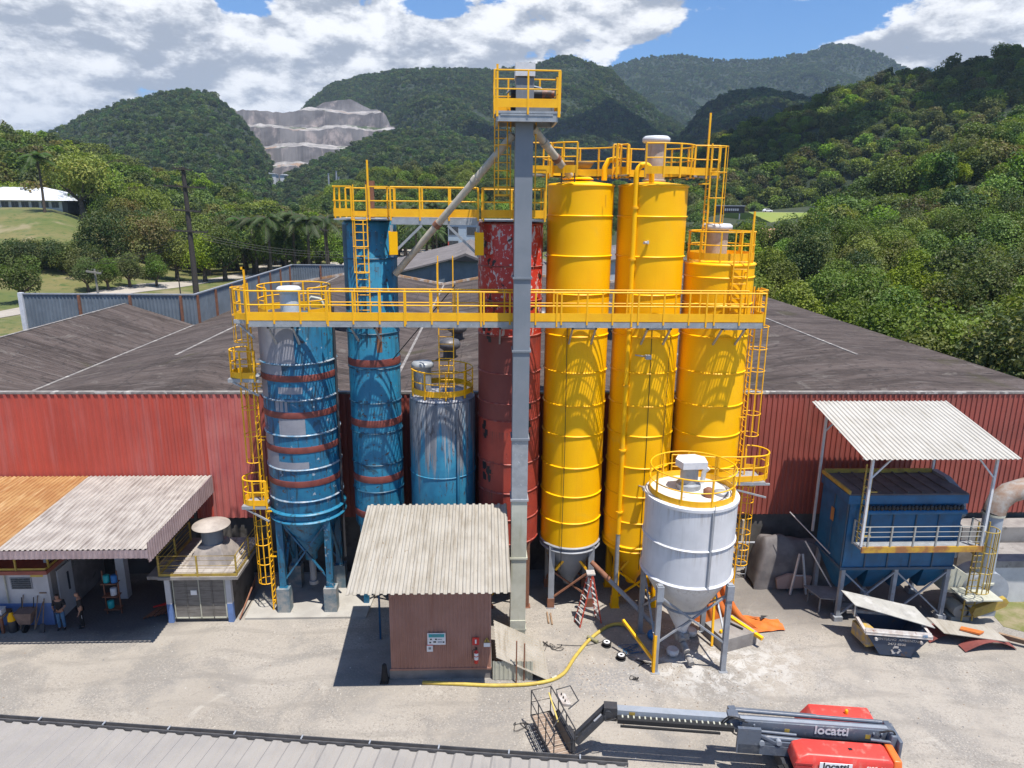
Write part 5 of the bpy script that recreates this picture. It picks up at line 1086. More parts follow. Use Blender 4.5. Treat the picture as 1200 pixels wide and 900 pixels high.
for x, z in ((-2.1, 1.88), (-1.9, 1.88), (-2.13, 1.74), (-1.97, 1.76), (-1.93, 1.76), (-1.6, 1.75)): mb.box((x-.035, SYY-.028, z-.03), (x+.035, SYY-.02, z+.03))
P(t, 'pictogram', mb, BLK); mb = MB()
for z in (1.885, 1.86, 1.78, 1.755, 1.73): mb.box((-1.83, SYY-.026, z-.005), (-1.66, SYY-.02, z+.005))
for z in (2.06, 2.02): mb.box((-2.05, SYY-.034, z-.006), (-1.71, SYY-.03, z+.006))
P(t, 'small_print', mb, GREYP)
t = sign('notice', 'small white paper notice with red top edge under the notice board', -2.15, SYY, 1.48, .24, .32, WHT); mb = MB(); mb.box((-2.27, SYY-.027, 1.60), (-2.03, SYY-.02, 1.64)); P(t, 'header', mb, REDSIG); mb = MB(); mb.box((-2.2, SYY-.026, 1.42), (-2.1, SYY-.02, 1.52)); P(t, 'print', mb, GREYP)
t = sign('extinguisher_sign', 'red fire extinguisher sign above the extinguisher on the shed', -.32, SYY, 1.76, .28, .34, REDSIG); mb = MB(); mb.box((-.35, SYY-.03, 1.66), (-.29, SYY-.02, 1.84)); P(t, 'pictogram', mb, WHT)
t = T('fire_extinguisher', 'red fire extinguisher hanging on the brown shed wall', 'extinguisher', (-.3, 24.72, .8)); mb = MB(); mb.lathe([(.07, 0), (.085, .03), (.085, .48), (.04, .55), (.03, .6)], (-.3, 24.69, .82), 16); P(t, 'cylinder', mb, REDSIG); mb = MB(); mb.patch((-.3, 24.69), .085, 1.0, 1.14, R(200), R(340)); mb.patch((-.3, 24.69), .085, 1.18, 1.30, R(200), R(340)); P(t, 'sticker', mb, WHT); mb = MB(); mb.box((-.34, 24.66, 1.42), (-.26, 24.72, 1.52)); mb.ptube([(-.36, 24.69, 1.45), (-.45, 24.68, 1.40), (-.44, 24.67, 1.05)], .016, 6); P(t, 'valve', mb, BLK)
t = T('warning_sign', 'yellow triangular warning sign with white plate at the shed corner', 'sign', (.13, SYY, 1.75)); mb = MB(); mb.prism([(-.01, 1.70), (.25, 1.70), (.12, 1.93)], 1, SYY-.02, SYY); P(t, 'triangle', mb, YELD); mb = MB(); mb.box((0, SYY-.02, 1.50), (.26, SYY, 1.67)); P(t, 'plate', mb, WHT); mb = MB(); mb.box((.105, SYY-.028, 1.76), (.135, SYY-.02, 1.85)); mb.box((.105, SYY-.028, 1.725), (.135, SYY-.02, 1.745)); P(t, 'pictogram', mb, BLK)
mb = MB(); mb.lathe([(.17, 0), (.16, .05), (.11, .5), (.09, .75), (.05, .8), (.01, .82)], (-3.98, 24.75, 0), 14); mb.box((-4.15, 24.55, 0), (-3.82, 24.95, .06)); single('rubber_cone', mb, RUBB, 'black rubber cone standing at the left front corner of the shed', 'cone')
# sheet covered pit beside the shed, under the elevator boot
t = T('corrugated_hood', 'low corrugated sheet hood leaning over the elevator pit beside the shed', 'cover', (1.4, 25.8, 0))
mb = MB(); mb.corr((.42, 27.2, 1.15), (.08, -2.55, -.05), (2.15, -.15, -1.02), .2, .03); P(t, 'sheet', mb, SHEETW)
mb = MB(); mb.corr((.36, 24.72, .02), (1.62, -.05, 0), (0, 0, .85), .18, .025); P(t, 'side_sheet', mb, CREAM)
mb = MB(); mb.box((1.28, 24.5, .02), (1.33, 24.56, 1.9)); mb.box((1.6, 24.62, .02), (1.65, 24.68, 1.7)); P(t, 'stake', mb, RUST)
mb = MB(); mb.ptube(curve([(-2.45, 24.55, .06), (-1.2, 24.45, .06), (.6, 24.3, .06), (2.2, 24.4, .07), (3.2, 24.9, .06), (3.9, 26.1, .06), (4.7, 27.3, .06), (5.6, 28.2, .08), (6.2, 28.35, .12), (6.6, 27.8, .3), (6.7, 27.2, .3)], 8), .075, 10); hs = single('hose', mb, HOSE, 'long yellow hose lying on the ground from the shed to the white silo', 'hose')
mb = MB(); mb.tube((2.75, 24.62, .066), (2.95, 24.75, .066), .085, n=10); P(hs, 'tape_wrap', mb, CREAM)

# step ladder
t = T('step_ladder', 'red and silver step ladder standing open near the grey silo legs', 'ladder', (4.8, 28.7, 0))
for nm, (bx, by, lean) in (('front', (4.45, 28.35, .0)), ('back', (5.35, 28.95, 0))) if False else ():
    pass
top = Vector((4.86, 28.75, 2.5))
for (bx, by) in ((4.28, 28.5), (5.32, 28.85)):
    side = Vector((.12, -.3, 0)).normalized()
    fr = MB()
    for sg in (1, -1): fr.bar(Vector((bx, by, 0))+side*sg*.26, top+side*sg*.17, .06, .035)
    P(t, 'rail', fr, LADR); rgm = MB()
    for i in range(8):
        f = (i+.6)/8.4; c = Vector((bx, by, 0)).lerp(top, f); ww = .26-.09*f; rgm.bar(c+side*ww, c-side*ww, .09, .03)
    P(t, 'tread', rgm, ALU)
mb = MB(); mb.box((4.66, 28.55, 2.48), (5.04, 28.95, 2.54)); P(t, 'top_cap', mb, ALU)

# things on the ground
for (x, y, lb) in ((5.37, 26.88, 'black cable reel lying on the ground, nearer the step ladder'), (5.83, 25.95, 'black cable reel lying on the gravel nearer the camera')):
    t = T('cable_reel', lb, 'reel', (x, y, 0), 'cable reels on the yard'); mb = MB(); mb.lathe([(.10, 0), (.20, .0), (.20, .05), (.10, .06), (.10, .14), (.20, .15), (.20, .2), (.07, .2)], (x, y, .0), 24); P(t, 'spool', mb, RUBB); mb = MB(); mb.lathe([(.07, .2), (.14, .203), (.14, .215), (.06, .215), (.06, .1)], (x, y, 0), 20); P(t, 'hub', mb, CAPW)
mb = MB(); mb.ptube([(4.62, 28.35-.9, .09), (5.0, 27.05, .09)], .08, 10); single('cardboard_tube', mb, mat('olive_tube', (.22, .21, .12), None, rough=.7), 'short olive tube lying below the step ladder', 'tube')
mb = MB(); mb.box((2.95, 28.6, 0), (3.02, 29.5, .08)); mb.box((3.1, 28.5, 0), (3.17, 29.4, .08)); single('timber_offcut', mb, WOOD, 'two thin timber offcuts in front of the grey silo foot', 'timber')
rk = random.Random(8)
def tangle(x, y, n, rr, lb, m=BLK):
    mb = MB(); pts = [(x+rr*rk.uniform(-1, 1), y+rr*.7*rk.uniform(-1, 1), .02+rk.uniform(0, .06)) for _ in range(n)]; mb.ptube(curve(pts, 6), .012, 5); single('cable_tangle', mb, m, lb, 'cable', 'loose cables on the yard')
tangle(2.9, 26.9, 14, .55, 'loose black cable tangle on dusty ground right of the elevator boot'); tangle(6.35, 26.6, 16, .6, 'blue black cable heap in the shadow of the white silo', BLUED); tangle(6.7, 25.6, 12, .3, 'small cable coil next to the yellow painted leg'); tangle(6.2, 24.6, 10, .25, 'thin wire coil lying in front of the yellow painted leg'); tangle(1.3, 21.9, 10, .45, 'thin wire coil lying left of the lift basket')
mb = MB(); mb.ptube(curve([(3.2, 27.0, .02), (4.4, 26.9, .02), (5.3, 27.2, .02)], 8), .012, 5); single('wire', mb, BLK, 'single thin wire on the ground between hose and cable tangle', 'cable', 'loose cables on the yard')
t = T('concrete_block', 'long grey concrete block on the yard right of the white silo legs', 'block', (11.1, 27.0, 0)); mb = MB(); mb.prism([(10.35, 26.25), (12.0, 26.85), (11.35, 28.2), (9.9, 27.6)], 2, 0, .62); P(t, 'block', mb, CONC)
mb = MB(); mb.bar((11.0, 28.1, .72), (12.1, 26.5, .5), .16, .14); single('yellow_beam', mb, YELR, 'yellow steel beam lying across the concrete block', 'beam', 'yellow bars by the concrete block'); mb = MB(); mb.bar((10.3, 26.75, .7), (10.75, 27.05, .7), .1, .1); single('yellow_beam', mb, YELR, 'short yellow bar on the concrete block nearer the silo leg', 'beam', 'yellow bars by the concrete block')
mb = MB(); mb.tube((10.95, 27.5, .66), (11.4, 27.0, .66), .05); single('black_pipe', mb, BLK, 'short black pipe on the concrete block', 'pipe'); mb = MB(); mb.bar((9.98, 26.75, .02), (10.05, 27.2, 3.2), .09, .09); single('yellow_post', mb, YELR, 'thin yellow post beside the right front leg of the white silo', 'post')
# tarpaulin thrown over a rail
t = T('tarpaulin', 'bright orange tarpaulin draped beside the white silo and trailing over the ground', 'tarpaulin', (11.0, 28.5, 0)); mb = MB(); nu, nv = 30, 26; vs = []
for j in range(nv+1):
    v = j/nv
    for i in range(nu+1):
        u = i/nu; x = 9.75+u*1.3+v*v*1.7*u+.05*sin(u*26+v*3); z = 2.45*(1-v)**1.25+.04+.07*sin(u*21+v*4)*(1-v*.4)*(v > .03)+.05*mnoise.noise(Vector((u*5, v*6, 0))); y = 29.0-.25*u-1.0*v*(.35+.65*u)-.2*sin(u*23)*(1-v)*.6
        vs.append((x, y, max(.03, z)))
mb._add(vs, [(j*(nu+1)+i, j*(nu+1)+i+1, (j+1)*(nu+1)+i+1, (j+1)*(nu+1)+i) for j in range(nv) for i in range(nu)], 0, True); P(t, 'sheet', mb, TARP)
mb = MB(); vs = []
for j in range(13):
    for i in range(17):
        u, v = i/16, j/12; vs.append((11.6+u*2.1, 27.7+v*1.1+.25*sin(u*5)*(v-.3), .05+.10*abs(sin(u*9+v*5))*(.4+.6*sin(v*3.1))))
mb._add(vs, [(j*17+i, j*17+i+1, (j+1)*17+i+1, (j+1)*17+i) for j in range(12) for i in range(16)], 0, True); P(t, 'sheet', mb, TARP)
mb = MB(); vs = [(12.9+rk.uniform(-.6, .6), 28.6+rk.uniform(-.3, .3), .2+rk.uniform(-.05, .06)) for _ in range(9)]; vs = sorted(vs); mb._add(vs, [(0, 1, 2), (1, 3, 2), (2, 3, 4), (3, 5, 4), (4, 5, 6), (5, 7, 6), (6, 7, 8)]); P(t, 'grey_liner', mb, DKB)
for i, (x, y, c_, lb) in enumerate(((7.55, 27.4, BLUEP, 'blue plastic tub in the shade under the white silo'), (8.1, 26.2, CAPW, 'pale bag lying in the shade under the white silo'), (9.3, 27.6, WTOP, 'crumpled pale sack by the far leg of the white silo'))):
    mb = MB(); mb.lathe([(.12, 0), (.25, .05), (.28, .22), (.22, .30), (.01, .26)], (x, y, .0), 12); single('sack' if i else 'plastic_tub', mb, c_, lb, 'sack' if i else 'tub')

# ------------------------------------------------------------------ canopy and workshop on the left
cn = T('workshop_canopy', 'long sloping corrugated canopy, pale sheets with an orange rusted end, along the red wall', 'canopy', (-22, 30, 0))
p0 = Vector((-13.72, 27.0, 4.72)); pv = Vector((0, 6.96, .41))
mb = MB(); mb.corr((-19.5, 26.4, 5.05), (5.95, 0, 0), pv, .205, .045, nv=3); P(cn, 'roof', mb, SHEETC)
mb = MB(); mb.corr((-38, 26.4, 5.05), (18.5, 0, 0), pv, .205, .045, nv=3); P(cn, 'roof', mb, SHEETO, 'orange rusted canopy sheets')
mb = MB(); mb.corr((-38, 26.37, 4.69), (24.45, 0, 0), (0, 0, .36), .205, .02); P(cn, 'front_fascia', mb, PINK)
mb = MB(); mb.corr((-13.51, 26.37, 4.50), (0, 7.0, .1), (0, 0, .86), .205, .03); mb.prism([(26.37, 4.62), (33.4, 4.6), (33.4, 5.5), (26.37, 5.07)], 0, -13.55, -13.52); P(cn, 'side_fascia', mb, PINK)
mb = MB()
for x in (-36, -30, -24.6, -14.4): mb.box((x, 26.6, 4.72), (x+.1, 33.2, 4.88))
for x in (-14.4,): mb.box((x, 32.9, 0), (x+.14, 33.04, 5.2))
P(cn, 'frame', mb, DKB)
wkp = T('workshop', 'white and blue painted workshop under the canopy with a railed balcony', 'building', (-24, 29.07, 0)); WX, WY = -19.42, 29.07
mb = MB(); mb.box((-38, WY, 1.1), (WX, WY+.2, 2.78)); mb.box((WX-.2, WY+.2, 2.72), (WX, FY, 4.4)); P(wkp, 'wall', mb, WHITE)
mb = MB(); mb.box((-38, WY-.005, 0), (WX+.004, WY+.2, 1.1)); P(wkp, 'dado', mb, BLUEW)
mb = MB(); mb.box((WX-.2, WY+.2, 0), (WX-.01, FY, 2.72)); P(wkp, 'side_wall', mb, CONC)
mb = MB(); mb.box((WX+.0, WY+.6, 0), (WX+.06, WY+1.7, 2.35)); P(wkp, 'door', mb, WHITE); mb = MB(); mb.box((WX+.06, WY+1.25, 1.05), (WX+.1, WY+1.35, 1.95)); P(wkp, 'door_notice', mb, DKG)
mb = MB(); mb.box((-20.15, WY-.01, 2.4), (-19.6, WY-.005, 2.68)); P(wkp, 'yellow_patch', mb, mat('yellow_wall_patch', (.55, .42, .10), None, rough=.8))
mb = MB(); mb.box((-38, WY-.55, 2.80), (WX+.35, FY-.1, 2.98)); P(wkp, 'balcony_slab', mb, mat('red_floor_edge', (.33, .10, .07), (.25, .08, .06), 2, .5, .8))
railing(wkp, [(-38, WY-.5, 2.98), (WX+.3, WY-.5, 2.98), (WX+.3, FY-.3, 2.98)], False, 1.5, 1.1, .1, m=YELD, r=.03)
for x in (-21.05, -22.75, -24.4):
    mb = MB(); mb.box((x, WY-.03, 1.82), (x+.93, WY+.0, 2.38)); wn = P(wkp, 'window', mb, STEEL)
    for i in range(5):
        mb = MB(); mb.hexa([(x+.05, WY-.05, 1.85+i*.105), (x+.88, WY-.05, 1.85+i*.105), (x+.88, WY-.02, 1.90+i*.105), (x+.05, WY-.02, 1.90+i*.105), (x+.05, WY-.055, 1.86+i*.105), (x+.88, WY-.055, 1.86+i*.105), (x+.88, WY-.025, 1.95+i*.105), (x+.05, WY-.025, 1.95+i*.105)]); P(wn, 'louvre', mb, GLASS)
mb = MB(); mb.tube((-21.25, WY-.06, 1.15), (-21.25, WY-.06, 2.75), .035); P(wkp, 'down_pipe', mb, CREAM)
t = sign('nameplate', 'small brown nameplate on the workshop wall near its corner', -19.72, WY-.01, 1.62, .3, .06, WOOD)
mb = MB(); mb.box((-17.6, 31.2, 0), (-17.2, 31.6, 4.2)); single('column', mb, WHITE, 'white column standing in the dark bay behind the two men', 'column')
# wheelbarrow, tools, bench
t = T('wheelbarrow', 'brown wheelbarrow tipped up against the blue and white wall', 'wheelbarrow', (-20.35, 28.75, 0)); mb = MB()
mb.hexa([(-20.62, 28.5, .38), (-20.12, 28.5, .38), (-20.12, 28.72, .38), (-20.62, 28.72, .38), (-20.75, 28.42, .95), (-19.98, 28.42, .95), (-19.98, 28.95, 1.0), (-20.75, 28.95, 1.0)]); P(t, 'tray', mb, mat('brown_tray', (.22, .15, .12), (.16, .11, .09), 4, .5, .8)); mb = MB()
for s_ in (-1, 1): mb.ptube([(-20.37+s_*.1, 28.6, .12), (-20.37+s_*.2, 28.62, .5), (-20.37+s_*.26, 28.9, 1.1), (-20.37+s_*.26, 28.98, 1.45)], .02, 6)
P(t, 'handle', mb, BLK); mb = MB(); mb.tube((-20.42, 28.5, .19), (-20.32, 28.5, .19), .19, n=18); P(t, 'wheel', mb, RUBB)
def tool(name, lb, x, ln, lean, blade=True, m=WOOD):
    t = T(name, lb, 'tool', (x, 28.7, 0), 'long tools leaning on the workshop wall'); mb = MB(); mb.tube((x, 28.55, .1), (x+lean, 29.03, ln), .022, n=6); P(t, 'handle', mb, m)
    if blade: mb = MB(); mb.hexa([(x-.12, 28.42, .0), (x+.12, 28.42, .0), (x+.12, 28.48, .02), (x-.12, 28.48, .02), (x-.10, 28.56, .36), (x+.10, 28.56, .36), (x+.10, 28.6, .36), (x-.10, 28.6, .36)]); P(t, 'blade', mb, DKG)
tool('shovel', 'shovel leaning on the wall nearest the workshop corner', -19.65, 1.35, -.05); tool('broom', 'broom handle leaning behind the right side of the wheelbarrow', -20.0, 1.5, .05, False); tool('hoe', 'pale plank leaning beside the wheelbarrow', -20.0, 1.2, .25, False); tool('rake', 'tool handle standing left of the wheelbarrow', -20.62, 1.55, .05, False)
t = T('gas_cylinder', 'black gas cylinder with a yellow top against the blue wall', 'gas cylinder', (-20.95, 28.6, 0)); mb = MB(); mb.lathe([(.17, 0), (.19, .05), (.19, .5), (.17, .55)], (-20.95, 28.6, 0), 16); P(t, 'body', mb, DKG); mb = MB(); mb.lathe([(.17, .55), (.16, .75), (.08, .9), (.06, .95)], (-20.95, 28.6, 0), 16); P(t, 'shoulder', mb, YEL); mb = MB(); mb.lathe([(.06, .95), (.08, 1.0), (.08, 1.08), (.01, 1.1)], (-20.95, 28.6, 0), 12); P(t, 'valve', mb, BLK)
t = T('workbench', 'brown workbench with small red and white clutter by the workshop wall', 'workbench', (-22.1, 28.8, 0)); mb = MB(); mb.box((-23.6, 28.3, .82), (-21.15, 29.0, .9)); P(t, 'tabletop', mb, WOOD)
for x in (-23.4, -21.35): mb = MB(); mb.box((x, 28.4, 0), (x+.1, 28.5, .82)); P(t, 'leg', mb, RUST)
for i, (x, c_, lb) in enumerate(((-21.35, CAPW, 'white box at the right end of the workbench'), (-21.7, REDSIG, 'red tin on the workbench'), (-22.05, WOOD, 'wooden crate on the workbench'))): mb = MB(); mb.box((x-.13, 28.42, .9), (x+.13, 28.72, 1.14)); mb.box((x-.15, 28.4, 1.14), (x+.15, 28.74, 1.17)); single('box', mb, c_, lb, 'box')
t = T('bucket', 'blue bucket on the ground below the workbench', 'bucket', (-21.6, 28.45, 0)); mb = MB(); mb.lathe([(.16, 0), (.22, .36), (.235, .37), (.20, .355), (.15, .02)], (-21.6, 28.45, 0), 18); P(t, 'body', mb, BLUEP); mb = MB(); mb.ptube([(-21.82, 28.45, .36), (-21.75, 28.3, .50), (-21.45, 28.3, .5), (-21.38, 28.45, .36)], .01, 5); P(t, 'handle', mb, STEEL)
t = T('tool_rack', 'rack of teal and white containers standing in the dark bay', 'rack', (-17.2, 29.9, 0)); mb = MB()
for x in (-17.55, -16.9): mb.box((x, 29.9, 0), (x+.05, 29.95, 2.2))
for z in (.3, .95, 1.6): mb.box((-17.55, 29.7, z), (-16.85, 30.1, z+.04))
P(t, 'frame', mb, RUST)
for x, z, c_, lb in ((-17.35, 1.64, TEAL, 'teal can on the top shelf of the rack in the bay'), (-17.1, .99, CAPW, 'white drum on the middle shelf of the rack'), (-17.3, .34, TEAL, 'teal drum on the bottom shelf of the rack'), (-17.0, 1.64, BLUEP, 'blue can on the top shelf of the rack')): mb = MB(); mb.lathe([(.13, 0), (.14, .02), (.14, .34), (.12, .36), (.01, .37)], (x, 29.9, z), 14); single('can', mb, c_, lb, 'can')
t = T('metal_grate', 'stack of red and dark metal bars lying left of the hut', 'metal bars', (-14.9, 29.8, 0)); mb = MB()
for i in range(7): mb.bar((-15.6+i*.14, 29.3+i*.06, .1+.02*(i % 3)), (-14.9+i*.1, 30.6, .3+.03*i), .06)
P(t, 'bar', mb, RUST); mb = MB()
for i in range(3): mb.bar((-15.4+i*.2, 29.9+i*.1, .32), (-14.7+i*.16, 30.3, .36), .06)
P(t, 'red_bar', mb, REDSIG)

# ------------------------------------------------------------------ flat roofed hut with hood
hx0, hx1, hy0, hy1 = -14.35, -11.45, 29.1, 32.2
ht = T('hut', 'small grey hut with shuttered doors, blue corner posts and railed flat roof', 'hut', (-12.9, 30.6, 0))
mb = MB(); mb.box((hx0, hy0+.12, 0), (hx1, hy1, 2.35)); P(ht, 'wall', mb, CONCD)
for x in (hx0-.02, hx1-.22):
    mb = MB(); mb.box((x, hy0-.02, .95), (x+.24, hy0+.2, 2.36)); mb.box((x+.002, hy0-.022, 0), (x+.238, hy0+.2, .95), 1); P(ht, 'corner_post', mb, [WHITE, BLUEW])
for i in range(4):
    x = hx0+.34+i*.57; mb = MB(); mb.box((x, hy0+.03, .25), (x+.53, hy0+.1, 2.3)); d = P(ht, 'door_leaf', mb, SHUT); mb = MB(); mb.box((x-.02, hy0+.0, .2), (x+.02, hy0+.12, 2.3)); P(d, 'stile', mb, CREAM if i in (0, 2) else SHUT)
mb = MB(); mb.box((hx1-.3, hy0, .2), (hx1-.24, hy0+.12, 2.3)); mb.box((hx0+.3, hy0, .2), (hx1-.26, hy0+.1, .26)); P(ht, 'door_frame', mb, CREAM)
mb = MB(); mb.box((-13.25, hy0-.0, 1.4), (-12.98, hy0+.03, 1.62)); P(ht, 'notice', mb, WHT)
mb = MB(); mb.box((-14.45, 28.72, 2.36), (-10.95, 32.6, 2.5)); mb.box((-15.0, 28.9, 2.3), (-14.45, 31, 2.45)); P(ht, 'roof_slab', mb, CONC)
mb = MB(); mb.corr((-14.1, 28.74, 2.52), (0, 3.8, 0), (-.001, 0, 0) if False else (3.1, 0, 0), .2, .03) if False else mb.corr((-11.0, 28.74, 2.505), (0, 3.8, 0), (-3.0, 0, 0), .22, .03); P(ht, 'roof', mb, SHEETC)
railing(ht, [(-14.4, 32.3, 2.5), (-14.4, 28.78, 2.5), (-11.02, 28.78, 2.5), (-11.02, 32.3, 2.5)], False, 1.75, 1.0, .12, m=YELD, r=.022)
for f in (.2, .4, .78): mb = MB(); mb.ptube([(-14.4, 32.3, 2.5+f), (-14.4, 28.78, 2.5+f), (-11.02, 28.78, 2.5+f), (-11.02, 32.3, 2.5+f)], .012, 5); P(ht, 'mid_rail', mb, YELD)
vh = T('roof_cowl', 'large dusty roof cowl with a wide disc cap on the flat roofed hut', 'vent', (-12.6, 30.5, 2.5)); mb = MB(); c = (-12.6, 30.5)
mb.hexa([(c[0]-.95, c[1]-.95, 2.52), (c[0]+.95, c[1]-.95, 2.52), (c[0]+.95, c[1]+.95, 2.52), (c[0]-.95, c[1]+.95, 2.52), (c[0]-.5, c[1]-.5, 3.35), (c[0]+.5, c[1]-.5, 3.35), (c[0]+.5, c[1]+.5, 3.35), (c[0]-.5, c[1]+.5, 3.35)]); P(vh, 'hood', mb, mat('dusty_cowl', (.33, .29, .26), (.20, .18, .17), 1.6, .6, .9))
mb = MB(); mb.lathe([(.48, 3.35), (.48, 4.0)], (*c, 0), 26); P(vh, 'stack', mb, GREYP); mb = MB(); mb.lathe([(.3, 3.9), (.45, 4.1)], (*c, 0), 20); P(vh, 'neck', mb, BLK)
mb = MB(); mb.lathe([(.80, 4.15), (.84, 4.18), (.82, 4.22), (.01, 4.42)], (*c, 0), 32); P(vh, 'cap', mb, mat('dusty_cap', (.42, .37, .32), (.30, .26, .23), 1.5, .6, .9))
mb = MB(); mb.bar((-11.2, 29.2, .1), (-11.0, 31.5, 1.2), .06); single('rusty_bar', mb, RUST, 'rusty bar leaning beside the hut at the concrete pad', 'bar')

# ------------------------------------------------------------------ dust collector under its canopy
dc = T('dust_collector', 'big blue dust collector with a railed service gallery under a white canopy', 'machine', (19, 29.5, 0)); cx0, cx1, cy0, cy1 = 16.35, 21.6, 28.6, 31.1
mb = MB(); mb.box((cx0, cy0, 2.7), (cx1, cy1, 6.1)); P(dc, 'body', mb, BLUED)
mb = MB()
for i in range(1, 5): x = cx0+(cx1-cx0)*i/5; mb.box((x-.03, cy0-.05, 2.75), (x+.03, cy0, 5.4))
mb.box((cx0-.06, cy0-.07, 2.62), (cx1+.06, cy0, 2.74)); mb.box((cx0-.07, cy0, 2.62), (cx0, cy1, 2.74)); mb.box((cx0-.05, cy0+1.2, 2.75), (cx0, cy0+1.26, 6.0)); mb.box((cx0-.05, cy0, 2.75), (cx0+.03, cy0+.06, 6.05)); P(dc, 'stiffener', mb, mat('collector_trim', (.03, .08, .15), (.06, .08, .1), 3, .5, .6))
mb = MB(); mb.box((cx0-.12, cy0-.12, 5.9), (cx1+.1, cy0-.003, 6.3)); mb.box((cx0-.12, cy0-.003, 5.9), (cx0-.003, cy1, 6.3)); P(dc, 'header_box', mb, BLUED)
mb = MB(); mb.box((cx0-.1, cy0-.1, 6.302), (cx1+.1, cy1+.1, 6.36))
for i in range(1, 8): x = cx0+(cx1-cx0)*i/8; mb.box((x-.04, cy0, 6.36), (x+.04, cy1, 6.42))
P(dc, 'top_cover', mb, mat('grimy_top', (.14, .12, .12), (.09, .08, .08), 1.4, .6, .9))
mb = MB(); mb.box((cx0-.15, cy0-.1, 6.36), (cx0-.05, cy1, 6.52)); mb.box((cx0, cy1, 6.36), (cx1, cy1+.1, 6.55)); P(dc, 'yellow_kerb', mb, YELD)
mb = MB(); mb.tube((cx0+.5, cy0-.22, 5.55), (cx1, cy0-.22, 5.55), .11, n=12); P(dc, 'air_header', mb, BLUED)
vm = MB().lathe([(.07, 0), (.09, .04), (.09, .14), (.05, .2), (.01, .22)], (0, 0, 0), 12).mesh('pulse_valve', BLK)
for i in range(26): PI_(dc, 'pulse_valve', vm, (cx0+.65+i*.175, cy0-.22, 5.64+.03*(i % 2)))
for i in range(4):
    xa = cx0+(cx1-cx0)*i/4; xb = cx0+(cx1-cx0)*(i+1)/4; xm = (xa+xb)/2; mb = MB(); mb.hexa([(xm-.2, 29.6, 1.15), (xm+.2, 29.6, 1.15), (xm+.2, 30.0, 1.15), (xm-.2, 30.0, 1.15), (xa, cy0, 2.69), (xb, cy0, 2.69), (xb, cy1, 2.69), (xa, cy1, 2.69)]); P(dc, 'hopper', mb, BLUED)
for x in (cx0+.15, (cx0+cx1)/2, cx1-.15):
    for y in (cy0+.08, cy1-.08):
        mb = MB(); mb.box((x-.09, y-.09, 0), (x+.09, y+.09, 2.62)); mb.box((x-.2, y-.2, 0), (x+.2, y+.2, .22)); P(dc, 'leg', mb, STEEL)
for xa, xb in ((cx0+.15, (cx0+cx1)/2), ((cx0+cx1)/2, cx1-.15)):
    for q, (za, zb_) in enumerate(((.2, 2.5), (2.5, .2))): mb = MB(); mb.bar((xa, cy0+.04+.07*q, za), (xb, cy0+.04+.07*q, zb_), .07); P(dc, 'brace', mb, STEEL)
mb = MB(); mb.box((cx0+.3, 27.75, 4.0), (22.2, cy0-.06, 4.06)); P(dc, 'gallery_deck', mb, GALV); mb = MB(); mb.box((cx0+.3, 27.68, 3.92), (22.2, 27.75, 4.2)); P(dc, 'gallery_edge', mb, mat('rusty_yellow', (.50, .30, .03), (.28, .12, .04), 1.6, .6, .6))
railing(dc, [(cx0+.3, 28.5, 4.1), (cx0+.3, 27.72, 4.1), (22.15, 27.72, 4.1), (22.15, 28.6, 4.1)], False, 1.1, 1.05, 0, m=mat('grey_rail', (.30, .30, .28), None, rough=.5), r=.02)
for f in (.3, .8):
    mb = MB(); mb.ptube([(cx0+.3, 28.5, 4.1+f), (cx0+.3, 27.72, 4.1+f), (22.15, 27.72, 4.1+f)], .014, 5); P(dc, 'mid_rail', mb, bpy.data.materials['grey_rail'])
mb = MB(); mb.box((cx0-.06, 29.7, 4.5), (cx0-.052, 30.0, 5.15)); P(dc, 'warning_plate', mb, mat('faded_orange_plate', (.35, .16, .05), None, rough=.7))
ladder('collector_ladder', 'rusty side ladder from the gallery to the collector roof', cx0+.45, 28.2, 4.1, 7.2, 180, [], .5, .6, m=YELD)
mb = MB(); mb.lathe([(.02, 0), (2.2, 0), (2.2, .04)], (0, 0, 0), 4) if False else mb.prism([(28.75, 5.2), (28.9, 5.75), (29.4, 6.25), (30.2, 6.5), (31.2, 6.5), (31.2, 5.0), (29.2, 4.6)], 0, cx1+.02, cx1+.32); mb.prism([(28.9, 3.0), (31, 3.0), (31, 4.9), (28.9, 4.6)], 0, cx1+.02, cx1+.35); P(dc, 'outlet_plenum', mb, GREYP)
mb = MB(); mb.hexa([(cx1+.05, 29.0, 1.2), (23.4, 29.0, .9), (23.4, 30.2, .9), (cx1+.05, 30.2, 1.2), (cx1+.05, 29.0, 2.7), (23.4, 29.0, 1.6), (23.4, 30.2, 1.6), (cx1+.05, 30.2, 2.7)]); P(dc, 'duct', mb, CREAM)
cp_ = T('collector_canopy', 'white corrugated canopy on four thin posts above the blue dust collector', 'canopy', (19, 30, 0))
mb = MB(); mb.corr((16.05, 27.3, 8.42), (6.75, 0, 0), (0, 5.3, 1.08), .215, .045, nv=3); P(cp_, 'roof', mb, mat('canopy_white_sheet', (.44, .42, .38), (.39, .37, .33), .8, .5, .6, streak=(.31, .285, .235), ss=(5, .5, .5), sr=(.52, .72), spots=(.35, .32, .26), sps=3, spr=(.72, .78)))
for x, y in ((16.62, 27.75), (22.1, 27.75), (16.45, 31.8), (22.1, 31.8)):
    mb = MB(); mb.box((x-.05, y-.05, 4.2 if y < 29 else 3.0), (x+.05, y+.05, 8.38+(y-27.3)*.2)); P(cp_, 'post', mb, CAPW)
    mb = MB(); s_ = 1 if x < 19 else -1; mb.bar((x, y, 7.3+(y-27.3)*.2), (x+s_*.9, y, 8.3+(y-27.3)*.2), .06); P(cp_, 'brace', mb, CAPW)
mb = MB()
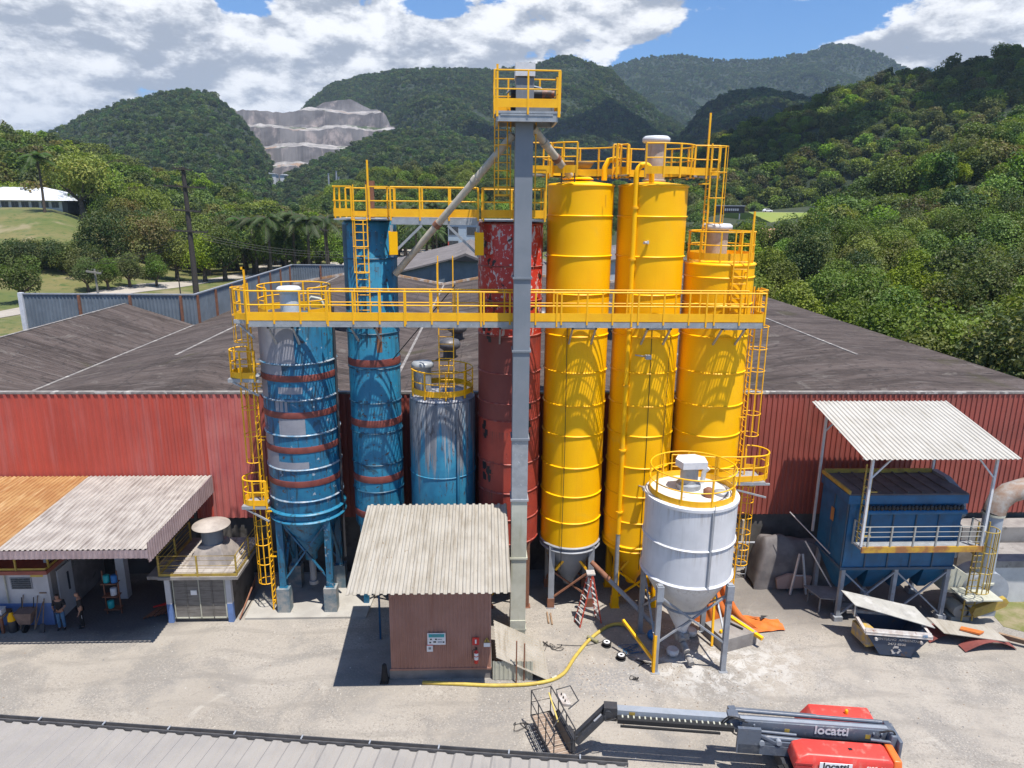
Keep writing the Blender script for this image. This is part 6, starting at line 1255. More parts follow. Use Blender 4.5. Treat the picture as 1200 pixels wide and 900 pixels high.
for y in (27.6, 29.8, 32.2): mb.box((16.1, y, 8.28+(y-27.3)*.204), (22.75, y+.06, 8.38+(y-27.3)*.204))
P(cp_, 'purlin', mb, CAPW)
# fan, stack, guard, its ladder
fn = T('extraction_fan', 'pale extraction fan with a tall stack bending over the low wall', 'machine', (23.6, 29.2, 0))
mb = MB(); mb.tube((23.55, 28.7, 1.25), (23.55, 29.9, 1.25), 1.05, n=30); mb.box((22.9, 28.75, 0), (24.2, 29.85, .5)); P(fn, 'housing', mb, mat('pale_fan_blue', (.30, .33, .37), (.24, .26, .29), 2, .5, .5))
mb = MB(); mb.ptube([(23.55, 29.1, 1.2), (23.42, 29.05, 5.15)], .41, 22); P(fn, 'stack', mb, mat('pale_blue_stack', (.33, .37, .43), (.28, .32, .37), 1.4, .5, .5, spots=(.30, .17, .10), sps=2.2, spr=(.70, .74)))
mb = MB()
for z in (1.75, 5.15): mb.lathe([(.40, -.05), (.48, -.05), (.48, .05), (.40, .05)], (23.42+(.1 if z < 2 else 0), 29.06, z), 24)
P(fn, 'flange', mb, CREAM)
mb = MB(); mb.ptube([(23.42, 29.05, 5.2), (23.55, 29.05, 5.75), (23.95, 29.05, 6.15), (24.7, 29.05, 6.4), (25.6, 29.05, 6.4), (27.5, 29.05, 6.3)], .47, 20); P(fn, 'elbow', mb, mat('rusty_elbow', (.25, .16, .11), (.32, .30, .28), 1.6, .7, .7))
mb = MB(); mb.prism([(22.5, .62), (22.62, .42), (24.0, .95), (24.12, 1.2), (23.95, 1.4), (22.6, .9)], 1, 28.0, 28.25); P(fn, 'belt_guard', mb, YELD)
mb = MB(); mb.tube((22.2, 28.4, .5), (22.2, 29.2, .5), .33, n=18); mb.box((21.8, 28.4, 0), (22.7, 29.2, .2)); P(fn, 'motor', mb, mat('dusty_motor', (.30, .29, .26), None, rough=.8))
ladder('caged_ladder', 'dull yellow caged ladder from the fan up to the collector gallery', 22.45, 28.25, .1, 4.1, 270, [(1.9, 4.9)], .5, 1.0, m=YELD, hoop_sp=1.0, bars=8, cr=.42)
mb = MB(); mb.box((21.9, 27.75, 1.4), (23.6, 28.9, 1.46)); single('fan_platform', mb, CREAM, 'small pale platform plate over the fan motor', 'platform')
# low wall at the right
t = T('low_wall', 'low whitewashed concrete wall behind the extraction fan', 'wall', (28, 30, 0)); mb = MB(); mb.box((24.6, 29.95, 0), (40, 30.2, 1.9)); P(t, 'wall', mb, WHITE); mb = MB(); mb.box((24.55, 29.9, 1.9), (40, 31.8, 2.25)); P(t, 'coping', mb, CONC); mb = MB(); mb.box((24.5, 32.2, 0), (40, 33.3, 2.9)); P(t, 'rear_step', mb, CONC)

# ------------------------------------------------------------------ along the dark wall base
t = T('tarp_roll', 'long grey tarpaulin covered heap lying along the wall base', 'covered heap', (15.3, 32.3, 0)); mb = MB(); vs = []; n1, n2 = 40, 14
for i in range(n1+1):
    u = i/n1; x = 13.6+u*4.6
    for j in range(n2+1):
        a = pi*j/n2; rr = 1.0+.12*mnoise.noise(Vector((u*7, a*1.5, 0)))
        vs.append((x, 32.2-1.0*cos(a)*rr*.8, max(0, (2.9-.7*u)*min(1, u*9+.02)**.6*min(1, (1-u)*9+.02)**.6*abs(sin(a))**.5*(.94+.08*mnoise.noise(Vector((u*5, a*2, 3)))))))
mb._add(vs, [(i*(n2+1)+j, i*(n2+1)+j+1, (i+1)*(n2+1)+j+1, (i+1)*(n2+1)+j) for i in range(n1) for j in range(n2)], 0, True); P(t, 'cover', mb, mat('grey_tarp', (.17, .155, .15), (.11, .10, .10), 1.2, .6, .7, bump=.5, bs=5))
mb = MB(); mb.ptube([(13.35, 32.9, 3.1), (13.35, 32.8, 1.9), (12.6, 32.6, 1.2), (12.3, 32.5, .1)], .09, 10); single('drain_pipe', mb, PIPE, 'pale bent drain pipe on the dark wall behind the white silo', 'pipe')
mb = MB(); mb.tube((11.6, 32.7, 1.95), (15.6, 32.7, 1.9), .06); single('wall_pipe', mb, STEEL, 'long thin horizontal pipe on the dark wall base', 'pipe')
ladder('ladder', 'small grey ladder leaning by the dark wall behind the white silo', 13.3, 32.5, 0, 2.0, 270, [], .5, 0, m=STEEL, group=None)
mb = MB(); mb.bar((15.6, 31.1, 2.1), (15.2, 30.8, .05), .09); mb.bar((15.75, 31.1, 2.1), (16.0, 30.8, .05), .09); mb.bar((15.4, 30.95, 1.0), (15.9, 30.95, 1.0), .05); single('trestle', mb, ALU, 'pale A shaped trestle in front of the grey covered heap', 'trestle')
mb = MB(); mb.prism([(14.7, .15), (16.3, .2), (16.4, .8), (15.2, .95), (14.6, .7)], 1, 31.15, 31.3); single('pink_board', mb, mat('pinkish_board', (.36, .24, .20), None, rough=.8), 'pinkish board propped behind the trestle', 'board')
mb = MB(); mb.hexa([(16.35, 29.0, .75), (17.6, 29.3, .7), (17.3, 30.2, .75), (16.2, 30.0, .8), (16.35, 29.0, .8), (17.6, 29.3, .75), (17.3, 30.2, .8), (16.2, 30.0, .85)]) if False else mb.hexa([(15.9, 29.2, .75), (17.0, 29.0, .75), (17.2, 30.2, .75), (15.6, 30.4, .75), (15.9, 29.2, .8), (17.0, 29.0, .8), (17.2, 30.2, .8), (15.6, 30.4, .8)])
for x, y in ((15.95, 29.3), (16.9, 29.15), (17.0, 30.0), (15.8, 30.2)): mb.box((x-.03, y-.03, 0), (x+.03, y+.03, .75))
single('table', mb, CONC, 'grey table top at the left end of the dust collector', 'table')
mb = MB(); mb.bar((16.9, 30.2, .8), (15.7, 30.9, 2.9), .06); mb.bar((14.9, 31.2, 4.3), (16.3, 29.6, 2.9), .04); single('leaning_pole', mb, ALU, 'thin poles leaning towards the blue dust collector from the wall', 'pole')
mb = MB()
for i in range(9): c_ = (17.2+rk.uniform(-.5, .5), 28.9+rk.uniform(-.3, .4), rk.uniform(.05, .5)); mb.box((c_[0]-.15, c_[1]-.12, c_[2]-.05), (c_[0]+.15, c_[1]+.12, c_[2]+.09))
single('rubble_heap', mb, CONC, 'heap of broken concrete pieces under the dust collector corner', 'rubble')

# ------------------------------------------------------------------ skip
sk = T('waste_skip', 'navy waste skip with a worn white rim and a loose metal sheet lying over it', 'skip', (17.9, 26.6, 0))
def SK(x, y, z): a = R(-10); return (17.75+x*cos(a)-y*sin(a), 26.55+x*sin(a)+y*cos(a), z)
zb0, zt0 = .08, 1.12; bl, tl = .62, 1.32
mb = MB(); W2 = .78
q = [SK(-bl, -W2, zb0), SK(bl, -W2, zb0), SK(bl, W2, zb0), SK(-bl, W2, zb0), SK(-tl, -W2-.05, zt0), SK(tl, -W2-.05, zt0), SK(tl, W2+.05, zt0), SK(-tl, W2+.05, zt0)]
mb._add(q, [(0, 3, 2, 1), (0, 1, 5, 4), (1, 2, 6, 5), (2, 3, 7, 6), (3, 0, 4, 7)])
q2 = [SK(-bl+.05, -W2+.05, zb0+.05), SK(bl-.05, -W2+.05, zb0+.05), SK(bl-.05, W2-.05, zb0+.05), SK(-bl+.05, W2-.05, zb0+.05), SK(-tl+.06, -W2, zt0), SK(tl-.06, -W2, zt0), SK(tl-.06, W2, zt0), SK(-tl+.06, W2, zt0)]
mb._add(q2, [(0, 1, 2, 3), (4, 5, 1, 0), (5, 6, 2, 1), (6, 7, 3, 2), (7, 4, 0, 3)]); P(sk, 'body', mb, SKIPB)
mb = MB(); rim = [SK(-tl, -W2-.05, zt0), SK(tl, -W2-.05, zt0), SK(tl, W2+.05, zt0), SK(-tl, W2+.05, zt0)]
for a_, b_ in zip(rim, rim[1:]+rim[:1]): mb.bar(a_, b_, .12, .12)
f1 = [SK(-tl, -W2-.10, zt0-.02), SK(tl, -W2-.10, zt0-.02)]
mb.hexa([SK(-tl-.02, -W2-.13, zt0-.06), SK(tl+.02, -W2-.13, zt0-.06), SK(tl+.02, -W2+.0, zt0+.08), SK(-tl-.02, -W2+.0, zt0+.08), SK(-tl, -W2-.10, zt0+.0), SK(tl, -W2-.10, zt0+.0), SK(tl, -W2+.03, zt0+.17), SK(-tl, -W2+.03, zt0+.17)]); P(sk, 'rim', mb, SKIPW)
mb = MB()
for x in (-.9, .9): mb.tube(SK(x, -W2-.06, .9), SK(x, -W2-.2, .9), .06, n=12)
P(sk, 'lifting_lug', mb, SKIPW)
vx = Vector(SK(1, 0, 0))-Vector(SK(0, 0, 0)); a_ = Vector(SK(0, -W2, zb0)); b_ = Vector(SK(0, -W2-.05, zt0)); vy = (b_-a_).normalized(); vz = vx.cross(vy)
rotm = Matrix((vx.normalized(), vy, vz.normalized())).transposed().to_4x4()
def on_skip(x, z): f = (z-zb0)/(zt0-zb0); return Vector(SK(x, -W2-.05*f-.012, z))
text(sk, 'lettering', 'ENTULHO  AMBIENTAL', .16, on_skip(.05, .87), rotm, SKIPW); text(sk, 'lettering', '3473 8500', .17, on_skip(.0, .66), rotm, SKIPW)
text(sk, 'lettering', '100', .15, Vector(SK(tl-.3, -W2-.12, zt0+.075)), rotm @ Matrix.Rotation(R(-35), 4, 'X'), BLUED)
mb = MB()
for k in range(3):
    a0 = R(90+120*k)
    p1 = on_skip(.0, .36)+rotm.to_3x3() @ Vector((.17*cos(a0-.55), .17*sin(a0-.55), 0)); p2 = on_skip(.0, .36)+rotm.to_3x3() @ Vector((.17*cos(a0+.55), .17*sin(a0+.55), 0)); mb.bar(p1, p2, .02, .08); d = (p2-p1).normalized(); nn = rotm.to_3x3() @ Vector((0, 0, 1)); sd = d.cross(nn)
    p3 = on_skip(0, .36)+rotm.to_3x3() @ Vector((.17*cos(a0+1.0), .17*sin(a0+1.0), 0)); e1, e2 = p2+sd*.09, p2-sd*.09; mb._add([e1+nn*.012, e2+nn*.012, p3+nn*.012, e1-nn*.0, e2-nn*.0, p3], [(0, 1, 2), (5, 4, 3), (0, 3, 4, 1), (1, 4, 5, 2), (2, 5, 3, 0)])
P(sk, 'recycling_symbol', mb, SKIPW)
mb = MB(); mb.prism([(16.5, 26.1), (17.1, 26.2), (16.9, 27.3), (16.4, 27.2)], 2, .3, .9); single('rubbish_heap', mb, mat('yellow_rubbish', (.45, .30, .06), (.22, .2, .2), 4, .6, .8), 'yellow and grey rubbish inside the waste skip', 'rubbish')
mb = MB(); mb.hexa([(16.0, 27.75, 2.05), (16.3, 27.0, 1.75), (19.35, 26.0, 1.22), (19.2, 27.3, 1.45), (16.0, 27.75, 2.08), (16.3, 27.0, 1.78), (19.35, 26.0, 1.25), (19.2, 27.3, 1.48)]); mb.bar((16.35, 27.05, 1.2), (16.35, 27.05, 1.76), .05); mb.bar((18.9, 26.2, 1.2), (18.9, 26.2, 1.3), .05); single('metal_sheet', mb, mat('dull_metal_sheet', (.36, .35, .32), (.28, .27, .25), 1.5, .5, .6, streak=(.45, .44, .42), ss=(2, 2, 2), sr=(.5, .7)), 'large dull metal sheet resting slanted on the waste skip', 'sheet')
# scrap sheets at the right
t = T('scrap_sheet', 'bent dark red sheets in a scrap pile right of the skip', 'scrap metal', (21, 26.3, 0)); mb = MB()
for k, (x, y, w_, l_) in enumerate(((19.75, 26.7, .9, 2.3), (20.9, 26.0, .5, 2.4))):
    vs = [(x+u*l_/10, y+v*w_+.12*u/10, .05+.42*sin(pi*u/10)+.02*v) for u in range(11) for v in (0, 1)]; mb._add(vs+[(a, b_, c_-.015) for a, b_, c_ in vs], [(2*i, 2*i+1, 2*i+3, 2*i+2) for i in range(10)]+[(22+2*i+2, 22+2*i+3, 22+2*i+1, 22+2*i) for i in range(10)], 0, True)
P(t, 'red_sheet', mb, mat('dark_red_sheet', (.22, .06, .05), (.15, .04, .035), 2, .5, .6))
mb = MB(); mb.hexa([(20.0, 27.5, .78), (20.2, 26.55, .6), (22.9, 26.1, .42), (22.6, 27.0, .58), (20.0, 27.5, .81), (20.2, 26.55, .63), (22.9, 26.1, .45), (22.6, 27.0, .61)]); single('loose_board', mb, SHEETW, 'white panel lying on the scrap pile right of the skip', 'panel'); mb = MB(); mb.hexa([(21.0, 26.7, .66), (21.7, 26.4, .60), (22.0, 26.55, .60), (21.2, 26.9, .66), (21.0, 26.7, .73), (21.7, 26.4, .69), (22.0, 26.55, .69), (21.2, 26.9, .73)]); single('orange_scrap', mb, TARP, 'small orange strip lying on the white scrap panel', 'scrap')
mb = MB()
for i in range(5): mb.bar((22.2+i*.18, 27.3-i*.12, .2+.05*i), (24.1+i*.15, 26.2-i*.12, .16+.05*i), .14, .03)
single('pallet_boards', mb, WOOD, 'pile of weathered boards at the right end of the scrap pile', 'boards')

# ------------------------------------------------------------------ boom lift
lf = T('boom_lift', 'red and dark grey articulated boom lift parked at the front of the yard', 'lift', (11.8, 19.55, 0)); la = R(-7.4)
def LW(x, y, z): return Vector((11.8+x*cos(la)-y*sin(la), 19.55+x*sin(la)+y*cos(la), z))
def rbox(mb, lo, hi, m=0, top=None):
    (x0, y0, z0), (x1, y1, z1) = lo, hi; t_ = top or (0, 0, 0, 0)
    return mb.hexa([LW(x0, y0, z0), LW(x1, y0, z0), LW(x1, y1, z0), LW(x0, y1, z0), LW(x0+t_[0], y0+t_[1], z1), LW(x1-t_[2], y0+t_[1], z1), LW(x1-t_[2], y1-t_[3], z1), LW(x0+t_[0], y1-t_[3], z1)], m)
def bevel(o, w_=.04, n=3):
    md = o.modifiers.new('bevel', 'BEVEL'); md.width = w_; md.segments = n; md.limit_method = 'ANGLE'
    for p in o.data.polygons: p.use_smooth = True
    return o
mb = MB(); rbox(mb, (-1.9, -.85, .45), (1.7, .85, .95)); rbox(mb, (-1.0, -.7, .95), (1.4, .7, 1.1)); P(lf, 'chassis', mb, DKG)
for x in (-1.75, 1.5):
    for y in (-1.05, 1.05):
        mb = MB(); mb.tube(LW(x, y-.2, .5), LW(x, y+.2, .5), .5, n=26); wl = P(lf, 'wheel', mb, RUBB); mb = MB(); mb.tube(LW(x, y-.21, .5), LW(x, y+.21, .5), .26, n=18); P(wl, 'rim', mb, BOOML); mb = MB()
        for k in range(18): a = 2*pi*k/18; mb.bar(LW(x+.5*cos(a), y-.2, .5+.5*sin(a)), LW(x+.5*cos(a+.1), y+.2, .5+.5*sin(a+.1)), .07, .05)
        P(wl, 'tread', mb, RUBB)
mb = MB()
for k_, (x0_, z0_) in enumerate(((-3.1, 2.05), (-3.0, 2.0), (-2.9, 1.4))): mb.ptube(curve([tuple(LW(x0_, -.22-.05*k_, z0_)), tuple(LW(x0_-.5, -.25, z0_+.12)), tuple(LW(x0_-.75, -.2, 1.85))], 6), .025, 6)
mb.ptube(curve([tuple(LW(1.2, -.3, 2.0)), tuple(LW(1.6, -.35, 2.12)), tuple(LW(1.8, -.3, 1.7))], 6), .03, 6); mb.ptube(curve([tuple(LW(-7.3, -.2, 1.75)), tuple(LW(-7.7, -.3, 1.7)), tuple(LW(-7.75, -.15, 1.95))], 6), .02, 6); P(lf, 'hydraulic_hose', mb, BLK)
mb = MB()
for x, z in ((-3.2, 1.85), (-3.2, 1.62), (-2.75, 1.85), (1.1, 1.85), (1.35, 1.85), (1.35, 1.62), (1.1, 1.62)): mb.tube(LW(x, -.20, z), LW(x, -.14, z), .035, n=8)
P(lf, 'bolt_head', mb, BOOML); mb = MB()
for x in (-1.75, .85): rbox(mb, (x, -.176, 1.62), (x+.16, -.170, 1.78))
rbox(mb, (-6.9, -.146, 1.86), (-6.7, -.141, 1.98)); P(lf, 'decal', mb, YELD)
hood = MB(); ys = (-1.28, -.48)
prof_h = [(-1.62, 1.0), (-1.72, 1.25), (-1.62, 1.62), (-1.30, 1.74), (1.20, 1.74), (1.32, 1.66), (1.32, 1.0)]
vs = [LW(x, ys[0]-.02 if z < 1.3 else ys[0]+(.10 if z > 1.7 else .0), z) for x, z in prof_h]+[LW(x, ys[1], z) for x, z in prof_h]; k = len(prof_h)
hood._add(vs, [tuple(range(k)), tuple(reversed(range(k, 2*k)))]+[(i, k+i, k+(i+1) % k, (i+1) % k) for i in range(k)]); bevel(P(lf, 'hood', hood, REDP), .06)
mb = MB()
for i in range(4): rbox(mb, (-1.70, -1.31, 1.08+i*.11), (-1.15, -1.27, 1.13+i*.11))
P(lf, 'hood_louvre', mb, mat('dark_red', (.30, .02, .02), None, rough=.5))
mb = MB(); rbox(mb, (1.35, -1.25, .95), (1.68, -.35, 1.70), 0, (0, .05, .08, 0)); bevel(P(lf, 'counterweight', mb, ORNG), .05)
mb = MB(); rbox(mb, (-.95, .42, 1.0), (1.75, 1.42, 1.82), 0, (.35, .05, .35, .25)); bevel(P(lf, 'hood', mb, REDP), .07)
mb = MB(); p = LW(.55, .75, 1.8); mb.lathe([(.05, 0), (.06, .03), (.06, .14), (.04, .18), (.01, .19)], tuple(p), 14); P(lf, 'beacon', mb, mat('amber_lens', (.85, .35, .01), None, rough=.2))
mb = MB(); p = LW(.12, -.85, 1.74); mb.box((p.x-.06, p.y-.05, p.z), (p.x+.06, p.y+.05, p.z+.012)); P(lf, 'hood_latch', mb, BLK)
mb = MB(); rbox(mb, (-3.35, -.17, 1.50), (1.72, .15, 1.98)); bevel(P(lf, 'main_boom', mb, BOOM), .02, 2)
mb = MB(); rbox(mb, (-3.2, -.13, 1.985), (1.55, .02, 2.03)); P(lf, 'boom_top_plate', mb, BOOML)
mb = MB(); mb.tube(LW(-3.3, .26, 2.04), LW(1.5, .24, 1.98), .07, n=12); mb.tube(LW(-3.35, .40, 2.0), LW(-.6, .34, 1.98), .05, n=10); mb.box(tuple(LW(-3.4, .3, 1.95)-Vector((.12, .12, .1))), tuple(LW(-3.4, .3, 1.95)+Vector((.12, .12, .14)))); P(lf, 'lift_cylinder', mb, BOOM)
mb = MB(); mb.tube(LW(-2.9, -.34, 1.56), LW(1.3, -.36, 1.44), .08, n=12); mb.tube(LW(-2.9, -.28, 1.72), LW(-1.4, -.28, 1.66), .05, n=10); mb.tube(LW(.9, -.42, 1.8), LW(1.55, -.42, 1.76), .05, n=10); P(lf, 'lift_cylinder', mb, BOOM)
mb = MB(); rbox(mb, (-3.35, -.52, 1.0), (-2.6, -.40, 1.95)); rbox(mb, (-3.3, -.52, 1.0), (-1.4, -.42, 1.35)); rbox(mb, (-3.3, -.5, 1.38), (1.3, -.44, 1.50)); mb.bar(LW(-2.8, -.47, 1.8), LW(-1.6, -.47, 1.2), .08); P(lf, 'lower_arm', mb, BOOM)
mb = MB(); 
for x, z in ((-2.55, 1.45), (-2.0, 1.5)): mb.tube(LW(x, -.55, z), LW(x, -.4, z), .09, n=14)
P(lf, 'pivot_pin', mb, BOOML)
mb = MB(); rbox(mb, (1.45, -.5, 1.15), (1.85, .38, 2.0), 0, (.1, .05, .1, .05)); rbox(mb, (1.72, -.62, .9), (1.84, .3, 1.95)); bevel(P(lf, 'tower_end', mb, BOOM), .03, 2)
mb = MB(); rbox(mb, (-7.35, -.14, 1.72), (-3.3, .14, 2.02)); P(lf, 'fly_boom', mb, BOOML); mb = MB(); rbox(mb, (-3.6, -.2, 1.66), (-3.25, .2, 2.1)); P(lf, 'boom_collar', mb, BOOM)
mb = MB(); rbox(mb, (-7.3, -.40, 1.70), (-3.45, -.18, 1.86)); rbox(mb, (-7.2, -.48, 1.62), (-3.9, -.42, 1.69)); P(lf, 'cable_carrier', mb, RUBB)
for i in range(20): mb = MB(); rbox(mb, (-7.15+i*.19, -.30, 1.86), (-7.10+i*.19, -.18, 1.885)); P(lf, 'carrier_link', mb, CREAM)
E1 = LW(-7.42, 0, 1.9); mb = MB(); rbox(mb, (-7.75, -.18, 1.6), (-7.3, .18, 2.1)); mb.tube(LW(-7.6, -.24, 1.9), LW(-7.6, .24, 1.9), .12, n=14); P(lf, 'knuckle', mb, DKG)
J0, J1 = LW(-7.62, 0, 1.92), Vector((3.15, 20.35, .85)); mb = MB(); off = (J1-J0).cross(Vector((0, 0, 1))).normalized()*.15
mb.bar(J0+off, J1+off, .16, .18); mb.bar(J0-off, J1-off, .12, .14); mb.tube(J0.lerp(J1, .25), J0.lerp(J1, .8), .045); P(lf, 'jib', mb, DKG); mb = MB(); mb.tube(J0.lerp(J1, .2)-off*.1+Vector((0, 0, .05)), J0.lerp(J1, .42)-off*.1+Vector((0, 0, .05)), .04); P(lf, 'jib_rod', mb, ALU)
# basket
b0, bxv = Vector((2.10, 22.15, .45)), Vector((.62, -2.2, 0)).normalized(); byv = Vector((bxv.y, -bxv.x, 0))*-1; BL, BW = 2.28, .76
def BK(u, v, z): return b0+bxv*(u*BL)+byv*((v-.5)*BW)+Vector((0, 0, z))
mb = MB(); mb.hexa([BK(0, 0, -.06), BK(1, 0, -.06), BK(1, 1, -.06), BK(0, 1, -.06), BK(0, 0, 0), BK(1, 0, 0), BK(1, 1, 0), BK(0, 1, 0)]); P(lf, 'basket_floor', mb, mat('worn_basket_deck', (.30, .22, .16), (.2, .15, .12), 6, .6, .8))
mb = MB()
for i in range(12): mb.bar(BK((i+.5)/12, .03, .01), BK((i+.5)/12, .97, .01), .03, .02)
P(lf, 'floor_slat', mb, mat('deck_slat', (.4, .33, .27), None, rough=.8))
mb = MB(); loop = [BK(0, 0, 1.1), BK(1, 0, 1.1), BK(1, 1, 1.1), BK(.0, 1, 1.1)]
mb.ptube(loop, .024, 8, closed=True); mb.ptube([p-Vector((0, 0, .5)) for p in loop], .02, 6, closed=True); mb.ptube([p-Vector((0, 0, 1.06)) for p in loop], .035, 6, closed=True)
for u in (0, .33, .66, 1):
    for v in (0, 1): mb.tube(BK(u, v, 0), BK(u, v, 1.1), .022, n=6)
mb.ptube([BK(.3, 1.05, 1.0), BK(.1, 1.15, 1.1), BK(.08, 1.9, 1.1), BK(.42, 1.9, 1.05), BK(.5, 1.3, .95)], .025, 8); mb.ptube([BK(.9, .0, 1.1), BK(.72, .6, 1.15), BK(.55, 1.0, 1.1)], .022, 6); P(lf, 'guard_rail', mb, DKG)
mb = MB()
for v in (-.22, -.32): mb.bar(BK(.12, v, -.12), BK(1.02, v, -.12), .035)
for i in range(11): mb.bar(BK(.14+i*.08, -.34, -.12), BK(.14+i*.08, -.05, -.08), .05, .02)
P(lf, 'entry_step', mb, mat('step_grey', (.10, .10, .10), (.25, .24, .23), 8, .5, .7))
mb = MB(); mb.hexa([BK(.15, 1.1, .95), BK(.42, 1.1, .95), BK(.42, 1.55, .85), BK(.15, 1.55, .85), BK(.15, 1.1, 1.06), BK(.42, 1.1, 1.06), BK(.42, 1.55, .95), BK(.15, 1.55, .95)]); P(lf, 'control_panel', mb, SKIPW); mb = MB()
for u in (.2, .28, .36): mb.tube(BK(u, 1.3, .99), BK(u, 1.3, 1.09), .025, n=8)
P(lf, 'joystick', mb, BLK)
mb = MB(); mb.hexa([BK(.25, .86, .1), BK(.95, .86, .1), BK(.95, 1.15, .1), BK(.25, 1.15, .1), BK(.28, .9, .55), BK(.92, .9, .55), BK(.92, 1.1, .6), BK(.28, 1.1, .6)]); mb.bar(BK(.62, 1.1, .4), J1, .22, .22); P(lf, 'basket_mount', mb, DKG); mb = MB(); mb.bar(BK(.08, .8, 1.0), BK(.5, .8, .5), .05, .04); P(lf, 'yellow_hose', mb, HOSE)
rz = Matrix.Rotation(la, 4, 'Z'); fr_ = rz @ Matrix.Rotation(R(90), 4, 'X')
text(lf, 'lettering', 'locatti', .44, LW(-.25, -.19, 1.83) , fr_, CAPW); bpy.context.view_layer.update()
pl = MB(); rbox(pl, (-.95, -1.325, 1.16), (.05, -1.305, 1.56)); lab = P(lf, 'label_plate', pl, WHT); text(lf, 'lettering', 'locatti', .32, LW(-.45, -1.33, 1.44), fr_, BLK); text(lf, 'lettering', 'SJ85 AJ', .20, LW(.78, -1.31, 1.44), fr_, WHT)
mb = MB(); rbox(mb, (-.85, -1.332, 1.20), (-.05, -1.326, 1.28)); P(lf, 'label_line', mb, DKG)

# ------------------------------------------------------------------ foreground roof
fr = T('foreground_roof', 'pale ribbed metal roof with a dark gutter along the bottom of the picture', 'roof', (-6, 14, 0)); ev = Vector((18.6, -2.26, 0)).normalized(); pr_ = Vector((ev.y, -ev.x, 0))
e0 = Vector((-15.0, 18.12, 4.0))-ev*12; 
mb = MB(); mb.corr(e0+pr_*.06+Vector((0, 0, 0)), ev*31.0, pr_*11+Vector((0, 0, 1.3)), .52, .05, nv=4); P(fr, 'roof', mb, SHEETF)
mb = MB(); q0, q1 = e0+Vector((0, 0, -.02)), e0+ev*31.05+Vector((0, 0, -.02)); nrm = -pr_
mb.bar(q0+nrm*.13, q1+nrm*.13, .02, .16); mb.bar(q0+nrm*.0, q1+nrm*.0, .02, .12); mb.bar(q0+nrm*.065-Vector((0, 0, .08)), q1+nrm*.065-Vector((0, 0, .08)), .13, .02); P(fr, 'gutter', mb, mat('grey_gutter', (.12, .115, .115), (.08, .078, .08), 3, .5, .5))
bmk = MB(); bmk.bar(Vector((0, 0, .06)), nrm*.15+Vector((0, 0, .06)), .04, .03); bmm = bmk.mesh('gutter_bracket', STEEL)
for i in range(16): PI_(fr, 'gutter_bracket', bmm, e0+ev*(i*1.95+.5))
mb = MB(); a_, b_ = e0+ev*.1-Vector((0, 0, .12)), e0+ev*30.9-Vector((0, 0, .12)); mb.hexa([a_+pr_*.3-Vector((0, 0, 3.9)), b_+pr_*.3-Vector((0, 0, 3.9)), b_+pr_*.5-Vector((0, 0, 3.9)), a_+pr_*.5-Vector((0, 0, 3.9)), a_+pr_*.3, b_+pr_*.3, b_+pr_*.5, a_+pr_*.5]); P(fr, 'wall', mb, WHITE)

